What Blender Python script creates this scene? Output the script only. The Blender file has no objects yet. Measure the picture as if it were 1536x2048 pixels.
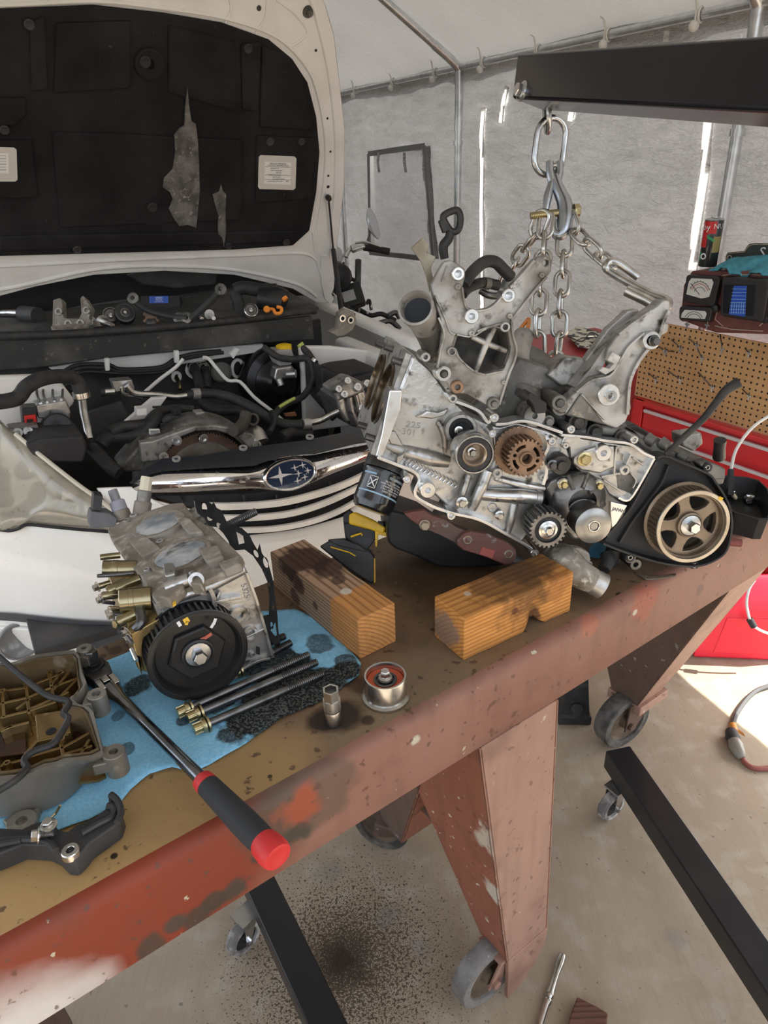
import bpy, bmesh, math, random
from mathutils import Vector as V, Matrix
random.seed(7)
scene = bpy.context.scene
COL = scene.collection
# ------------------------------------------------------------------ camera
FPX, CX, CY, CAMZ = 1421.0, 768.0, 1024.0, 1.62
_d = V(((870-CX)/FPX, -(3780-CY)/FPX, -1)).normalized()
_up = -_d; _fw = V((0, 0, -1))
_Y = (_fw-_up*_fw.dot(_up)).normalized(); _X = _Y.cross(_up)
ROT = Matrix((_X, _Y, _up))
CAM = V((0, 0, CAMZ))
cam = bpy.data.objects.new('camera', bpy.data.cameras.new('camera')); COL.objects.link(cam)
cam.matrix_world = Matrix.Translation(CAM) @ ROT.to_4x4()
cam.data.sensor_fit = 'HORIZONTAL'; cam.data.sensor_width = 36; cam.data.lens = 36*FPX/1536
cam.data.clip_start = 0.02
scene.camera = cam
# ------------------------------------------------------------------ world, sun, exposure
w = bpy.data.worlds.new('world'); scene.world = w; w.use_nodes = True
nt = w.node_tree; bg = nt.nodes['Background']
sky = nt.nodes.new('ShaderNodeTexSky'); sky.sky_type = 'NISHITA'; sky.sun_disc = False
sky.sun_elevation = math.radians(48); sky.sun_rotation = math.radians(70); sky.dust_density = 3.0; sky.air_density = 1.0
hsv = nt.nodes.new('ShaderNodeHueSaturation'); hsv.inputs['Saturation'].default_value = 0.35
nt.links.new(sky.outputs[0], hsv.inputs['Color']); nt.links.new(hsv.outputs[0], bg.inputs[0]); bg.inputs[1].default_value = 0.42
SUN_DIR = (V((-.926, -.377, 0))*.9-V((.377, -.926, 0))*.3-V((0, 0, 1))).normalized()          # travel direction of the sunlight, in over the right-hand wall
sl = bpy.data.lights.new('sun', 'SUN'); sl.energy = 11.0; sl.angle = math.radians(0.6); sl.color = (1, .95, .86)
so = bpy.data.objects.new('sun', sl); COL.objects.link(so)
so.rotation_euler = SUN_DIR.to_track_quat('-Z', 'Y').to_euler(); so.location = (3, -1, 5)
vs = scene.view_settings; vs.view_transform = 'Standard'; vs.look = 'None'; vs.exposure = 0.48; vs.gamma = 1; vs.use_curve_mapping = False
scene.cycles.max_bounces = 8
# ------------------------------------------------------------------ picture rays -> points in the room
def ray(px, py): return ROT @ V(((px-CX)/FPX, -(py-CY)/FPX, -1))
def onz(px, py, z):
    r = ray(px, py); return CAM + r*((z-CAMZ)/r.z)
def at(px, py, d): return CAM + ray(px, py)*d
def onpl(px, py, p, n):
    r = ray(px, py); return CAM + r*((p-CAM).dot(n)/r.dot(n))
def crop(x0, y0, s): return lambda x, y: (x0+x*s, y0+y*s)
cA = crop(680, 380, .5573); cB = crop(700, 780, .27344); cC = crop(1040, 780, .32292); cD = crop(780, 400, .27344)
cE = crop(1020, 160, .34172); cF = crop(0, 940, .42969); cG = crop(160, 940, .28646); cH = crop(0, 1280, .2149)
cI = crop(0, 540, .50781); cJ = crop(0, 0, .46875); cK = crop(0, 700, .50781); cL = crop(540, 980, .45573)
cN = crop(1100, 1100, .46285); cO = crop(660, 0, .57031)
# ------------------------------------------------------------------ materials
MATS = {}
def mat(name, col, rough=.5, metal=0., col2=None, nscale=8., lo=.4, hi=.65, col3=None, n3=30., lo3=.6, hi3=.7, bump=0., bscale=60., bdist=.002,
        coat=0., trans=0., ior=1.45, emit=None, estr=1., spec=.5, rvar=0., stretch=(1, 1, 1), alpha=1.):
    if name in MATS: return MATS[name]
    m = bpy.data.materials.new(name); m.use_nodes = True; MATS[name] = m
    n = m.node_tree.nodes; L = m.node_tree.links; b = n['Principled BSDF']
    def rgba(c): return (c[0], c[1], c[2], 1)
    b.inputs['Base Color'].default_value = rgba(col); b.inputs['Roughness'].default_value = rough; b.inputs['Metallic'].default_value = metal
    b.inputs['Specular IOR Level'].default_value = spec; b.inputs['Coat Weight'].default_value = coat; b.inputs['IOR'].default_value = ior
    b.inputs['Transmission Weight'].default_value = trans; b.inputs['Alpha'].default_value = alpha
    if emit: b.inputs['Emission Color'].default_value = rgba(emit); b.inputs['Emission Strength'].default_value = estr
    tc = n.new('ShaderNodeTexCoord'); mp = n.new('ShaderNodeMapping'); mp.inputs['Scale'].default_value = stretch
    L.new(tc.outputs['Object'], mp.inputs[0]); co = mp.outputs[0]
    def noise(s, det=5.):
        t = n.new('ShaderNodeTexNoise'); t.inputs['Scale'].default_value = s; t.inputs['Detail'].default_value = det; L.new(co, t.inputs['Vector']); return t
    def ramp(src, a, c):
        r = n.new('ShaderNodeMapRange'); r.inputs[1].default_value = a; r.inputs[2].default_value = c; L.new(src, r.inputs[0]); return r.outputs[0]
    cur = None
    if col2:
        t = noise(nscale); f = ramp(t.outputs[0], lo, hi)
        mx = n.new('ShaderNodeMix'); mx.data_type = 'RGBA'; mx.inputs[6].default_value = rgba(col); mx.inputs[7].default_value = rgba(col2)
        L.new(f, mx.inputs[0]); cur = mx.outputs[2]
        if rvar:
            rr = n.new('ShaderNodeMapRange'); rr.inputs[3].default_value = rough; rr.inputs[4].default_value = min(1, max(0, rough+rvar)); L.new(f, rr.inputs[0]); L.new(rr.outputs[0], b.inputs['Roughness'])
    if col3:
        t = noise(n3, 8.); f = ramp(t.outputs[0], lo3, hi3)
        mx = n.new('ShaderNodeMix'); mx.data_type = 'RGBA'; mx.inputs[7].default_value = rgba(col3)
        if cur: L.new(cur, mx.inputs[6])
        else: mx.inputs[6].default_value = rgba(col)
        L.new(f, mx.inputs[0]); cur = mx.outputs[2]
    if cur: L.new(cur, b.inputs['Base Color'])
    if bump:
        t = noise(bscale, 6.); bp = n.new('ShaderNodeBump'); bp.inputs['Strength'].default_value = bump; bp.inputs['Distance'].default_value = bdist
        L.new(t.outputs[0], bp.inputs['Height']); L.new(bp.outputs[0], b.inputs['Normal'])
    return m
# metals
ALU = mat('cast_aluminium', (.48, .47, .45), .45, .7, (.20, .185, .16), 14, .40, .68, (.075, .068, .057), 45, .55, .70, bump=.55, bscale=75, bdist=.002, rvar=.25)
ALUC = mat('clean_aluminium', (.60, .595, .58), .28, .88, (.29, .275, .25), 13, .40, .70, (.10, .09, .075), 55, .58, .72, bump=.45, bscale=55, bdist=.002, rvar=.2)
ALUD = mat('grimy_aluminium', (.25, .24, .22), .55, .5, (.09, .085, .075), 18, .35, .65, (.36, .33, .27), 60, .6, .72, bump=.5, bscale=120, bdist=.0015)
ALUM = mat('machined_face', (.78, .78, .77), .28, .95, (.55, .53, .5), 40, .5, .8)
GREASE = mat('oily_dark_metal', (.045, .043, .04), .38, .4, (.12, .11, .10), 22, .5, .75, bump=.4, bscale=90, bdist=.001)
STEEL = mat('bright_steel', (.62, .62, .60), .25, 1., (.42, .41, .39), 40, .45, .7)
STEELD = mat('dark_steel', (.17, .17, .17), .35, .9, (.08, .08, .08), 30, .4, .7)
ZINC = mat('zinc_chain', (.62, .64, .66), .27, 1., (.38, .39, .40), 30, .45, .75)
GALV = mat('galvanised_pipe', (.74, .75, .76), .30, .85, (.55, .56, .57), 20, .4, .7)
YZINC = mat('yellow_zinc', (.55, .47, .25), .32, 1., (.38, .33, .20), 60, .4, .7)
CHROME = mat('chrome', (.80, .81, .83), .09, 1., (.62, .64, .66), 70, .55, .68, rvar=.25)
RUSTG = mat('brown_sprocket', (.30, .19, .12), .5, .55, (.16, .10, .07), 40, .4, .7, bump=.2, bscale=200)
BRONZE = mat('brown_anodised', (.27, .21, .155), .4, .6, (.18, .14, .10), 30, .4, .75)
RUSTR = mat('rusty_red_steel', (.15, .052, .042), .7, .1, (.12, .075, .06), 18, .35, .65, (.28, .27, .27), 60, .62, .7, bump=.5, bscale=120)
GOLDAL = mat('oil_varnished_aluminium', (.40, .29, .13), .3, .75, (.22, .13, .045), 10, .35, .7, (.60, .48, .28), 40, .6, .75)
OIL = mat('dark_oil', (.035, .014, .008), .06, 0., (.10, .04, .02), 6, .4, .7, spec=.8)
# plastics, rubber
BLK = mat('black_plastic', (.018, .018, .019), .45, 0, (.035, .035, .035), 30, .5, .8, bump=.1, bscale=300)
BLKD = mat('dusty_black_plastic', (.022, .022, .023), .62, 0, (.065, .062, .058), 9, .45, .8)
BLKP = mat('black_paint', (.016, .016, .018), .32, 0, (.03, .03, .03), 8, .5, .8, (.30, .30, .28), 70, .76, .78)
RUB = mat('rubber', (.022, .022, .023), .6, 0, (.045, .043, .04), 40, .4, .7)
RUBG = mat('worn_rubber', (.05, .047, .044), .8, 0, (.14, .13, .115), 25, .4, .65, bump=.6, bscale=180)
GREYP = mat('grey_plastic', (.24, .24, .26), .45)
IVORY = mat('ivory_plastic', (.72, .66, .50), .45)
YEL = mat('yellow_plastic', (.85, .55, .02), .42)
DYEL = mat('tool_yellow', (.78, .47, .015), .4, col2=(.45, .27, .02), nscale=20)
ORNG = mat('orange_plastic', (.85, .28, .03), .45)
REDP = mat('red_plastic', (.62, .025, .02), .4)
REDT = mat('red_tool_paint', (.62, .022, .028), .28, 0, (.5, .02, .02), 4, .4, .7, coat=.4)
REDC = mat('red_can_plastic', (.80, .02, .05), .42)
WHT = mat('white_car_paint', (.86, .845, .80), .30, 0, (.80, .775, .72), 5, .4, .75, (.25, .21, .16), 130, .70, .76, coat=.5)
WHTI = mat('white_primer_paint', (.80, .79, .77), .5, 0, (.70, .68, .64), 7, .4, .75, (.2, .17, .14), 90, .74, .78)
WPL = mat('white_plastic', (.78, .78, .75), .5)
PAPER = mat('label_paper', (.80, .79, .76), .6)
INK = mat('printed_ink', (.06, .06, .06), .6)
WINK = mat('white_print', (.75, .75, .75), .6)
BLUEL = mat('blue_label', (.05, .12, .48), .45)
BLUEP = mat('light_blue_print', (.30, .48, .62), .45)
PAD = mat('hood_felt', (.016, .015, .016), .95, 0, (.028, .027, .028), 6, .4, .7, (.10, .10, .095), 55, .71, .8, bump=.5, bscale=60, bdist=.004, spec=.15)
WOOL = mat('torn_glass_wool', (.20, .19, .18), .95, 0, (.09, .085, .08), 25, .35, .65, (.30, .29, .27), 80, .6, .7, bump=1., bscale=60, bdist=.006, spec=.1)
BAYD = mat('dark_bay_metal', (.03, .03, .03), .7, 0, (.07, .065, .06), 8, .4, .7)
COWL = mat('dusty_cowl', (.035, .035, .034), .75, 0, (.10, .095, .085), 7, .45, .7, (.16, .15, .13), 40, .62, .75, bump=.3, bscale=40)
GLASSD = mat('dark_glass', (.02, .025, .03), .06, 0)
ENAM = mat('engraved_grey', (.33, .325, .31), .5, .6)
# ------------------------------------------------------------------ materials with their own marks
def begin(name, rough=.6, metal=0., spec=.5):
    m = bpy.data.materials.new(name); m.use_nodes = True; MATS[name] = m
    n = m.node_tree.nodes; L = m.node_tree.links; b = n['Principled BSDF']
    b.inputs['Roughness'].default_value = rough; b.inputs['Metallic'].default_value = metal; b.inputs['Specular IOR Level'].default_value = spec
    tc = n.new('ShaderNodeTexCoord')
    return m, n, L, b, tc.outputs['Object']
def mapping(n, L, co, scale=(1, 1, 1), loc=(0, 0, 0)):
    mp = n.new('ShaderNodeMapping'); mp.inputs['Scale'].default_value = scale; mp.inputs['Location'].default_value = loc; L.new(co, mp.inputs[0]); return mp.outputs[0]
def noise(n, L, co, s, det=5., dist=0.):
    t = n.new('ShaderNodeTexNoise'); t.inputs['Scale'].default_value = s; t.inputs['Detail'].default_value = det; t.inputs['Distortion'].default_value = dist; L.new(co, t.inputs['Vector']); return t.outputs[0]
def rng(n, L, src, a, b_, c=0., d=1.):
    r = n.new('ShaderNodeMapRange'); r.inputs[1].default_value = a; r.inputs[2].default_value = b_; r.inputs[3].default_value = c; r.inputs[4].default_value = d; L.new(src, r.inputs[0]); return r.outputs[0]
def mixc(n, L, fac, a, b_):
    mx = n.new('ShaderNodeMix'); mx.data_type = 'RGBA'
    for s, i in ((a, 6), (b_, 7)):
        if isinstance(s, tuple): mx.inputs[i].default_value = (s[0], s[1], s[2], 1)
        else: L.new(s, mx.inputs[i])
    if isinstance(fac, float): mx.inputs[0].default_value = fac
    else: L.new(fac, mx.inputs[0])
    return mx.outputs[2]
def mth(n, L, op, a, b_=None):
    t = n.new('ShaderNodeMath'); t.operation = op
    for i, s in enumerate((a, b_)):
        if s is None: continue
        if isinstance(s, (int, float)): t.inputs[i].default_value = s
        else: L.new(s, t.inputs[i])
    return t.outputs[0]
def dist(n, L, co, c):
    t = n.new('ShaderNodeVectorMath'); t.operation = 'DISTANCE'; L.new(co, t.inputs[0]); t.inputs[1].default_value = c; return t.outputs['Value']
def spot(n, L, co, c, r, soft, nz=.5, ns=20.):
    """a stain with a ragged edge: 1 inside"""
    d = dist(n, L, co, c); k = noise(n, L, co, ns, 6.)
    d2 = mth(n, L, 'ADD', d, mth(n, L, 'MULTIPLY', mth(n, L, 'SUBTRACT', k, .5), r*2*nz))
    return rng(n, L, d2, r-soft, r+soft, 1., 0.)
def sep(n, L, co):
    t = n.new('ShaderNodeSeparateXYZ'); L.new(co, t.inputs[0]); return t.outputs
def bumpn(n, L, b, h, strength, d):
    bp = n.new('ShaderNodeBump'); bp.inputs['Strength'].default_value = strength; bp.inputs['Distance'].default_value = d
    L.new(h, bp.inputs['Height']); L.new(bp.outputs[0], b.inputs['Normal'])
def voro(n, L, co, s, feat='F1'):
    t = n.new('ShaderNodeTexVoronoi'); t.inputs['Scale'].default_value = s; t.feature = feat; L.new(co, t.inputs['Vector']); return t.outputs['Distance']

def make_concrete(stain):
    m, n, L, b, co = begin('concrete', .75, spec=.3)
    c = mixc(n, L, rng(n, L, noise(n, L, co, 1.6), .35, .7), (.41, .335, .245), (.33, .265, .19))
    c = mixc(n, L, rng(n, L, noise(n, L, co, 14), .5, .72), c, (.44, .38, .30))
    c = mixc(n, L, rng(n, L, noise(n, L, mapping(n, L, co, (60, 3, 1)), 3), .5, .8, 0, .35), c, (.26, .215, .165))
    c = mixc(n, L, rng(n, L, noise(n, L, co, 60, 3), .68, .72, 0, .7), c, (.14, .12, .10))
    c = mixc(n, L, rng(n, L, noise(n, L, co, 5, 8), .62, .66, 0, .35), c, (.50, .45, .37))
    d = dist(n, L, co, stain)
    v = noise(n, L, co, 330, 2.); v2 = noise(n, L, co, 150, 2.)
    dens = rng(n, L, d, .03, .36, .44, .74)
    f = rng(n, L, mth(n, L, 'SUBTRACT', v, dens), -.01, .03)
    f2 = rng(n, L, mth(n, L, 'SUBTRACT', v2, rng(n, L, d, .02, .42, .46, .76)), 0, .02)
    c = mixc(n, L, mth(n, L, 'MULTIPLY', mth(n, L, 'MAXIMUM', f, f2), .85), c, (.045, .03, .018))
    c = mixc(n, L, mth(n, L, 'MULTIPLY', spot(n, L, co, stain, .05, .03, .8, 14), .9), c, (.03, .022, .012))
    for dx, dy, r in ((.10, .10, .03), (.17, .02, .02), (-.05, .22, .035), (.85, .35, .025), (.75, .02, .02)):
        c = mixc(n, L, mth(n, L, 'MULTIPLY', spot(n, L, co, (stain[0]+dx, stain[1]+dy, 0), r, .012, .8, 30), .35), c, (.2, .19, .19))
    L.new(c, b.inputs['Base Color'])
    bumpn(n, L, b, noise(n, L, co, 90), .25, .002)
    return m
def make_wood(name, base, dark, spots=(), clean=None, seed=0.):
    m, n, L, b, co = begin(name, .7, spec=.25)
    co2 = mapping(n, L, co, (1.2, 9, 9), (seed, .03, .05))
    wv = n.new('ShaderNodeTexWave'); wv.wave_type = 'RINGS'; wv.rings_direction = 'X'; wv.inputs['Scale'].default_value = 17; wv.inputs['Distortion'].default_value = 1.2; wv.inputs['Detail'].default_value = 3
    L.new(mapping(n, L, co, (.25, 3, 3), (seed, .17, .24)), wv.inputs['Vector'])
    ring = wv.outputs[1] if len(wv.outputs) > 1 else wv.outputs[0]
    c = mixc(n, L, rng(n, L, ring, .5, 1.0, 0, .75), base, dark)
    c = mixc(n, L, rng(n, L, noise(n, L, co2, 14, 8.), .4, .75, 0, .55), c, tuple(x*.55 for x in base))
    if clean:                                                     # grey weathered part and an orange clean end
        x = sep(n, L, co)[0]
        f = rng(n, L, mth(n, L, 'ADD', x, mth(n, L, 'MULTIPLY', mth(n, L, 'SUBTRACT', noise(n, L, co, 9), .5), .02)), clean-.003, clean+.003, 0., 1.)
        g = mixc(n, L, rng(n, L, ring, .5, .95), (.36, .27, .20), (.15, .10, .075))
        c = mixc(n, L, mth(n, L, 'MULTIPLY', f, .75), c, g)
    for (p, r, col, k) in spots:
        c = mixc(n, L, mth(n, L, 'MULTIPLY', spot(n, L, co, p, r, r*.18, .7, 40), k), c, col)
    L.new(c, b.inputs['Base Color']); bumpn(n, L, b, ring, .25, .0015)
    return m
def make_tarp(name, col, trans, weave=260, crease=.035):
    m, n, L, b, co = begin(name, .42, spec=.35)
    c = mixc(n, L, rng(n, L, noise(n, L, co, 2.2), .35, .7), col, tuple(x*.88 for x in col))
    c = mixc(n, L, rng(n, L, noise(n, L, mapping(n, L, co, (30, 30, 2)), 6, 2.), .45, .75, 0, .35), c, tuple(x*.8 for x in col))
    L.new(c, b.inputs['Base Color'])
    cr = mth(n, L, 'ABSOLUTE', mth(n, L, 'SUBTRACT', noise(n, L, mapping(n, L, co, (2, 2, 6)), 3.2, 4., .8), .5))
    cr2 = mth(n, L, 'ABSOLUTE', mth(n, L, 'SUBTRACT', noise(n, L, mapping(n, L, co, (5, 5, 16)), 3.2, 3., .8), .5))
    h = mth(n, L, 'ADD', mth(n, L, 'MULTIPLY', cr, -2.2), mth(n, L, 'ADD', mth(n, L, 'MULTIPLY', cr2, -1.0), mth(n, L, 'MULTIPLY', noise(n, L, co, weave, 2.), .10)))
    bumpn(n, L, b, h, 1.0, crease)
    tr = n.new('ShaderNodeBsdfTranslucent'); L.new(c, tr.inputs[0])
    mx = n.new('ShaderNodeMixShader'); mx.inputs[0].default_value = trans
    L.new(b.outputs[0], mx.inputs[1]); L.new(tr.outputs[0], mx.inputs[2]); L.new(mx.outputs[0], n['Material Output'].inputs[0])
    return m
def make_bench(name, base, alt, chip, extra=(), rough=.6, chipk=.66, grime=(.06, .035, .025), bumpk=.3):
    m, n, L, b, co = begin(name, rough, spec=.4)
    c = mixc(n, L, rng(n, L, noise(n, L, co, 3.2, 6.), .38, .66), base, alt)
    c = mixc(n, L, rng(n, L, noise(n, L, mapping(n, L, co, (10, 10, 1.2)), 3, 6.), .5, .8, 0, .5), c, tuple(x*.62 for x in alt))
    for (p, r, col, k, nz) in extra:
        c = mixc(n, L, mth(n, L, 'MULTIPLY', spot(n, L, co, p, r, r*(.25 if nz > 0 else .8), abs(nz), 9 if r > .05 else 30), k), c, col)
    c = mixc(n, L, rng(n, L, noise(n, L, co, 7, 9.), .56, .72, 0, .6), c, grime)
    c = mixc(n, L, rng(n, L, noise(n, L, co, 48, 10.), chipk-.03, chipk-.01, 0, .9), c, chip)
    c = mixc(n, L, rng(n, L, noise(n, L, co, 60, 8.), .63, .67, 0, .75), c, grime)
    L.new(c, b.inputs['Base Color'])
    bumpn(n, L, b, mth(n, L, 'ADD', noise(n, L, co, 45, 8.), mth(n, L, 'MULTIPLY', noise(n, L, co, 8, 4.), 2.)), bumpk, .003)
    return m
def make_towel(spots):
    m, n, L, b, co = begin('blue_shop_towel', .95, spec=.1)
    c = mixc(n, L, rng(n, L, noise(n, L, co, 260, 2.), .35, .7), (.22, .53, .78), (.31, .62, .85))
    for p, r, k in spots:
        f = spot(n, L, co, p, r, r*.12, 1.0, 26)
        g = mixc(n, L, rng(n, L, noise(n, L, co, 300, 2.), .45, .6), (.016, .018, .018), (.09, .10, .09))
        c = mixc(n, L, mth(n, L, 'MULTIPLY', f, k), c, g)
    L.new(c, b.inputs['Base Color'])
    bumpn(n, L, b, noise(n, L, co, 330, 3.), .5, .001)
    return m
def make_pegboard(pitch, M_):
    m, n, L, b, co = begin('pegboard_hardboard', .6, spec=.35)
    c = mixc(n, L, rng(n, L, noise(n, L, co, 5, 6.), .35, .7), (.56, .33, .15), (.40, .22, .09))
    c = mixc(n, L, rng(n, L, noise(n, L, mapping(n, L, co, (1, 30, 12)), 3, 5., 2.), .55, .8, 0, .5), c, (.14, .075, .03))
    fr = n.new('ShaderNodeVectorMath'); fr.operation = 'FRACTION'; L.new(mapping(n, L, co, (1/pitch, 1/pitch, 0)), fr.inputs[0])
    d = dist(n, L, fr.outputs[0], (.5, .5, 0))
    c = mixc(n, L, rng(n, L, d, .15, .18, 1., 0.), c, (.006, .004, .003))
    L.new(c, b.inputs['Base Color']); bumpn(n, L, b, rng(n, L, d, .13, .22), .6, .002)
    return m
# ------------------------------------------------------------------ meshes
def frame(o, z, x=None):
    z = V(z).normalized()
    if x is None: x = V((1, 0, 0)) if abs(z.x) < .8 else V((0, 0, 1))
    x = V(x); x = (x-z*x.dot(z)).normalized(); y = z.cross(x)
    M_ = Matrix((x, y, z)).transposed().to_4x4(); M_.translation = V(o); return M_
ORIG = {}
def thing(name, label, cat, loc, group=None, kind=None):
    o = bpy.data.objects.new(name, None); COL.objects.link(o); o.location = loc; o.empty_display_size = .05
    o['label'] = label; o['category'] = cat
    if group: o['group'] = group
    if kind: o['kind'] = kind; 
    if kind == 'structure': del o['category']
    ORIG[o.name] = Matrix.Translation(V(loc)); return o
def tag(o, label, cat=None, group=None, kind=None):
    o['label'] = label
    if cat: o['category'] = cat
    if group: o['group'] = group
    if kind: o['kind'] = kind
    return o
ZMIN = [None]
class MB:
    def __init__(s): s.v = []; s.f = []
    def add(s, vs, fs):
        k = len(s.v); s.v += [V(p) for p in vs]; s.f += [tuple(i+k for i in f) for f in fs]; return s
    def box(s, F, sx, sy, sz):
        """centred box in frame F"""
        vs = [F @ V((x*sx/2, y*sy/2, z*sz/2)) for x in (-1, 1) for y in (-1, 1) for z in (-1, 1)]
        return s.add(vs, [(0, 1, 3, 2), (4, 6, 7, 5), (0, 4, 5, 1), (2, 3, 7, 6), (0, 2, 6, 4), (1, 5, 7, 3)])
    def hexa(s, a, b):
        """two quads (4 points each) joined"""
        return s.loft([a, b])
    def loft(s, rings, cap=True, closed=True):
        n = len(rings[0]); vs = [p for r in rings for p in r]; fs = []
        for i in range(len(rings)-1):
            for j in range(n if closed else n-1):
                a = i*n+j; b_ = i*n+(j+1) % n; fs.append((a, b_, b_+n, a+n))
        if cap and closed:
            fs.append(tuple(range(n))[::-1]); fs.append(tuple((len(rings)-1)*n+j for j in range(n)))
        return s.add(vs, fs)
    def lathe(s, F, prof, seg=28, arc=2*math.pi):
        full = abs(arc-2*math.pi) < 1e-6; m_ = seg if full else seg+1
        vs = [F @ V((r*math.cos(arc*j/seg), r*math.sin(arc*j/seg), z)) for r, z in prof for j in range(m_)]; fs = []
        for i in range(len(prof)-1):
            for j in range(seg):
                a = i*m_+j; b_ = i*m_+((j+1) % m_ if full else j+1)
                if prof[i][0] < 1e-7: fs.append((a, b_+m_, a+m_))
                elif prof[i+1][0] < 1e-7: fs.append((a, b_, a+m_))
                else: fs.append((a, b_, b_+m_, a+m_))
        return s.add(vs, fs)
    def cyl(s, F, r, z0, z1, seg=24, r2=None, ch=0.):
        r2 = r if r2 is None else r2
        if ch: return s.lathe(F, [(0, z0), (r, z0), (r2, z1-ch), (r2-ch, z1), (0, z1)], seg)
        return s.lathe(F, [(0, z0), (r, z0), (r2, z1), (0, z1)], seg)
    def ring(s, F, ro, ri, z0, z1, seg=28, ch=.0):
        c = ch
        return s.lathe(F, [(ri, z0), (ro, z0), (ro, z1-c), (ro-c, z1), (ri+c, z1), (ri, z1-c), (ri, z0)], seg)
    def boss(s, F, ro, ri, z0, z1, depth=.01, seg=20):
        return s.lathe(F, [(ro*1.06, z0), (ro, z1-.001), (ro-.001, z1), (ri+.0005, z1), (ri, z1-.0005), (ri, z1-depth), (0, z1-depth)], seg)
    def tube(s, pts, r, seg=10, n=0, closed=False, cap=True, flat=None):
        pts = [V(p) for p in pts]
        rs = r if isinstance(r, (list, tuple)) else [r]*len(pts)
        if n: pts, rs = spline(pts, rs, n, closed)
        N = len(pts); rings = []; nrm = None
        for i in range(N):
            a = pts[(i-1) % N] if (i or closed) else pts[0]; b_ = pts[(i+1) % N] if (i < N-1 or closed) else pts[-1]
            t = (b_-a).normalized()
            if nrm is None: nrm = t.orthogonal().normalized() if flat is None else (V(flat)-t*V(flat).dot(t)).normalized()
            else:
                nrm = nrm-t*nrm.dot(t); nrm = nrm.normalized() if nrm.length > 1e-9 else t.orthogonal().normalized()
            bi = t.cross(nrm)
            rings.append([pts[i]+(nrm*math.cos(2*math.pi*j/seg)+bi*math.sin(2*math.pi*j/seg))*rs[i] for j in range(seg)])
        if closed: rings.append(rings[0]); return s.loft(rings, cap=False)
        return s.loft(rings, cap=cap)
    def prism(s, outer, vec, holes=()):
        """polygon of 3-D points extruded by vec, with through holes"""
        vec = V(vec); bm = bmesh.new(); loops = [list(map(V, outer))]+[list(map(V, h)) for h in holes]; ids = []; edges = []
        for lp in loops:
            vs = [bm.verts.new(p) for p in lp]; ids.append(vs)
            edges += [bm.edges.new((vs[i], vs[(i+1) % len(vs)])) for i in range(len(vs))]
        r = bmesh.ops.triangle_fill(bm, use_beauty=True, use_dissolve=False, edges=edges)
        bm.verts.index_update(); vs = [v.co.copy() for v in bm.verts]; n = len(vs)
        fs = [tuple(v.index for v in f.verts) for f in bm.faces]
        allv = vs+[p+vec for p in vs]
        ff = list(fs)+[tuple(i+n for i in f[::-1]) for f in fs]
        k = 0
        for lp in loops:
            m_ = len(lp); ff += [(k+i, k+(i+1) % m_, k+(i+1) % m_+n, k+i+n) for i in range(m_)]; k += m_
        bm.free(); return s.add(allv, ff)
    def gear(s, F, nt, rr, rt, z0, z1, hole=0., tw=.5):
        pts = []
        for i in range(nt):
            a = 2*math.pi*i/nt; w_ = 2*math.pi/nt
            for k, r in ((-.30*tw*2, rr), (-.18*tw*2, rt), (.18*tw*2, rt), (.30*tw*2, rr)): pts.append((r*math.cos(a+w_*k), r*math.sin(a+w_*k)))
        vs = [F @ V((x, y, z0)) for x, y in pts]; N = len(pts)
        if hole:
            inner = [(hole*math.cos(2*math.pi*i/N), hole*math.sin(2*math.pi*i/N)) for i in range(N)]
            rings = [[F @ V((x, y, z)) for x, y in q] for q, z in ((inner, z0), (pts, z0), (pts, z1), (inner, z1), (inner, z0))]
            return s.loft(rings, cap=False)
        return s.loft([vs, [F @ V((x, y, z1)) for x, y in pts]])
    def hexbolt(s, F, r, h, flange=1.45, fh=.25, seg=18, sock=False):
        fr = r*flange; s.lathe(F, [(0, 0), (fr, 0), (fr, h*fh*.6), (r*1.02, h*fh), (0, h*fh)], seg)
        rings = []
        for q, z in ((r, h*fh*.9), (r, h*.88), (r*.86, h)): rings.append([F @ V((q*math.cos(math.pi*j/3), q*math.sin(math.pi*j/3), z)) for j in range(6)])
        return s.loft(rings)
    def build(s, name, m, parent=None, smooth=35, bev=0., seg=2, M=None, sub=0, clean=True):
        me = bpy.data.meshes.new(name)
        root = parent
        if ZMIN[0] is not None:
            for p in s.v: p.z = max(p.z, ZMIN[0])
        while root is not None and root.parent is not None: root = root.parent
        if M is not None: inv = M.inverted(); vs = [inv @ p for p in s.v]
        elif root is not None:
            inv = ORIG[root.name].inverted(); vs = [inv @ p for p in s.v]
        else:
            c = V((0, 0, 0))
            for p in s.v: c += p
            c /= max(1, len(s.v)); vs = [p-c for p in s.v]; M = Matrix.Translation(c)
        me.from_pydata([tuple(p) for p in vs], [], s.f); me.update()
        if clean:
            bm = bmesh.new(); bm.from_mesh(me); bmesh.ops.remove_doubles(bm, verts=bm.verts, dist=2e-5)
            bmesh.ops.recalc_face_normals(bm, faces=bm.faces); bm.to_mesh(me); bm.free()
        o = bpy.data.objects.new(name, me); COL.objects.link(o)
        if m is not None: me.materials.append(m)
        if parent is not None: o.parent = parent
        elif M is not None: o.matrix_world = M; ORIG[o.name] = M.copy()
        if smooth:
            me.polygons.foreach_set('use_smooth', [True]*len(me.polygons)); me.set_sharp_from_angle(angle=math.radians(smooth))
        if bev:
            b = o.modifiers.new('bevel', 'BEVEL'); b.width = bev; b.segments = seg; b.limit_method = 'ANGLE'; b.angle_limit = math.radians(40); b.harden_normals = True
        if sub:
            b = o.modifiers.new('sub', 'SUBSURF'); b.levels = sub; b.render_levels = sub
        return o
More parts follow.
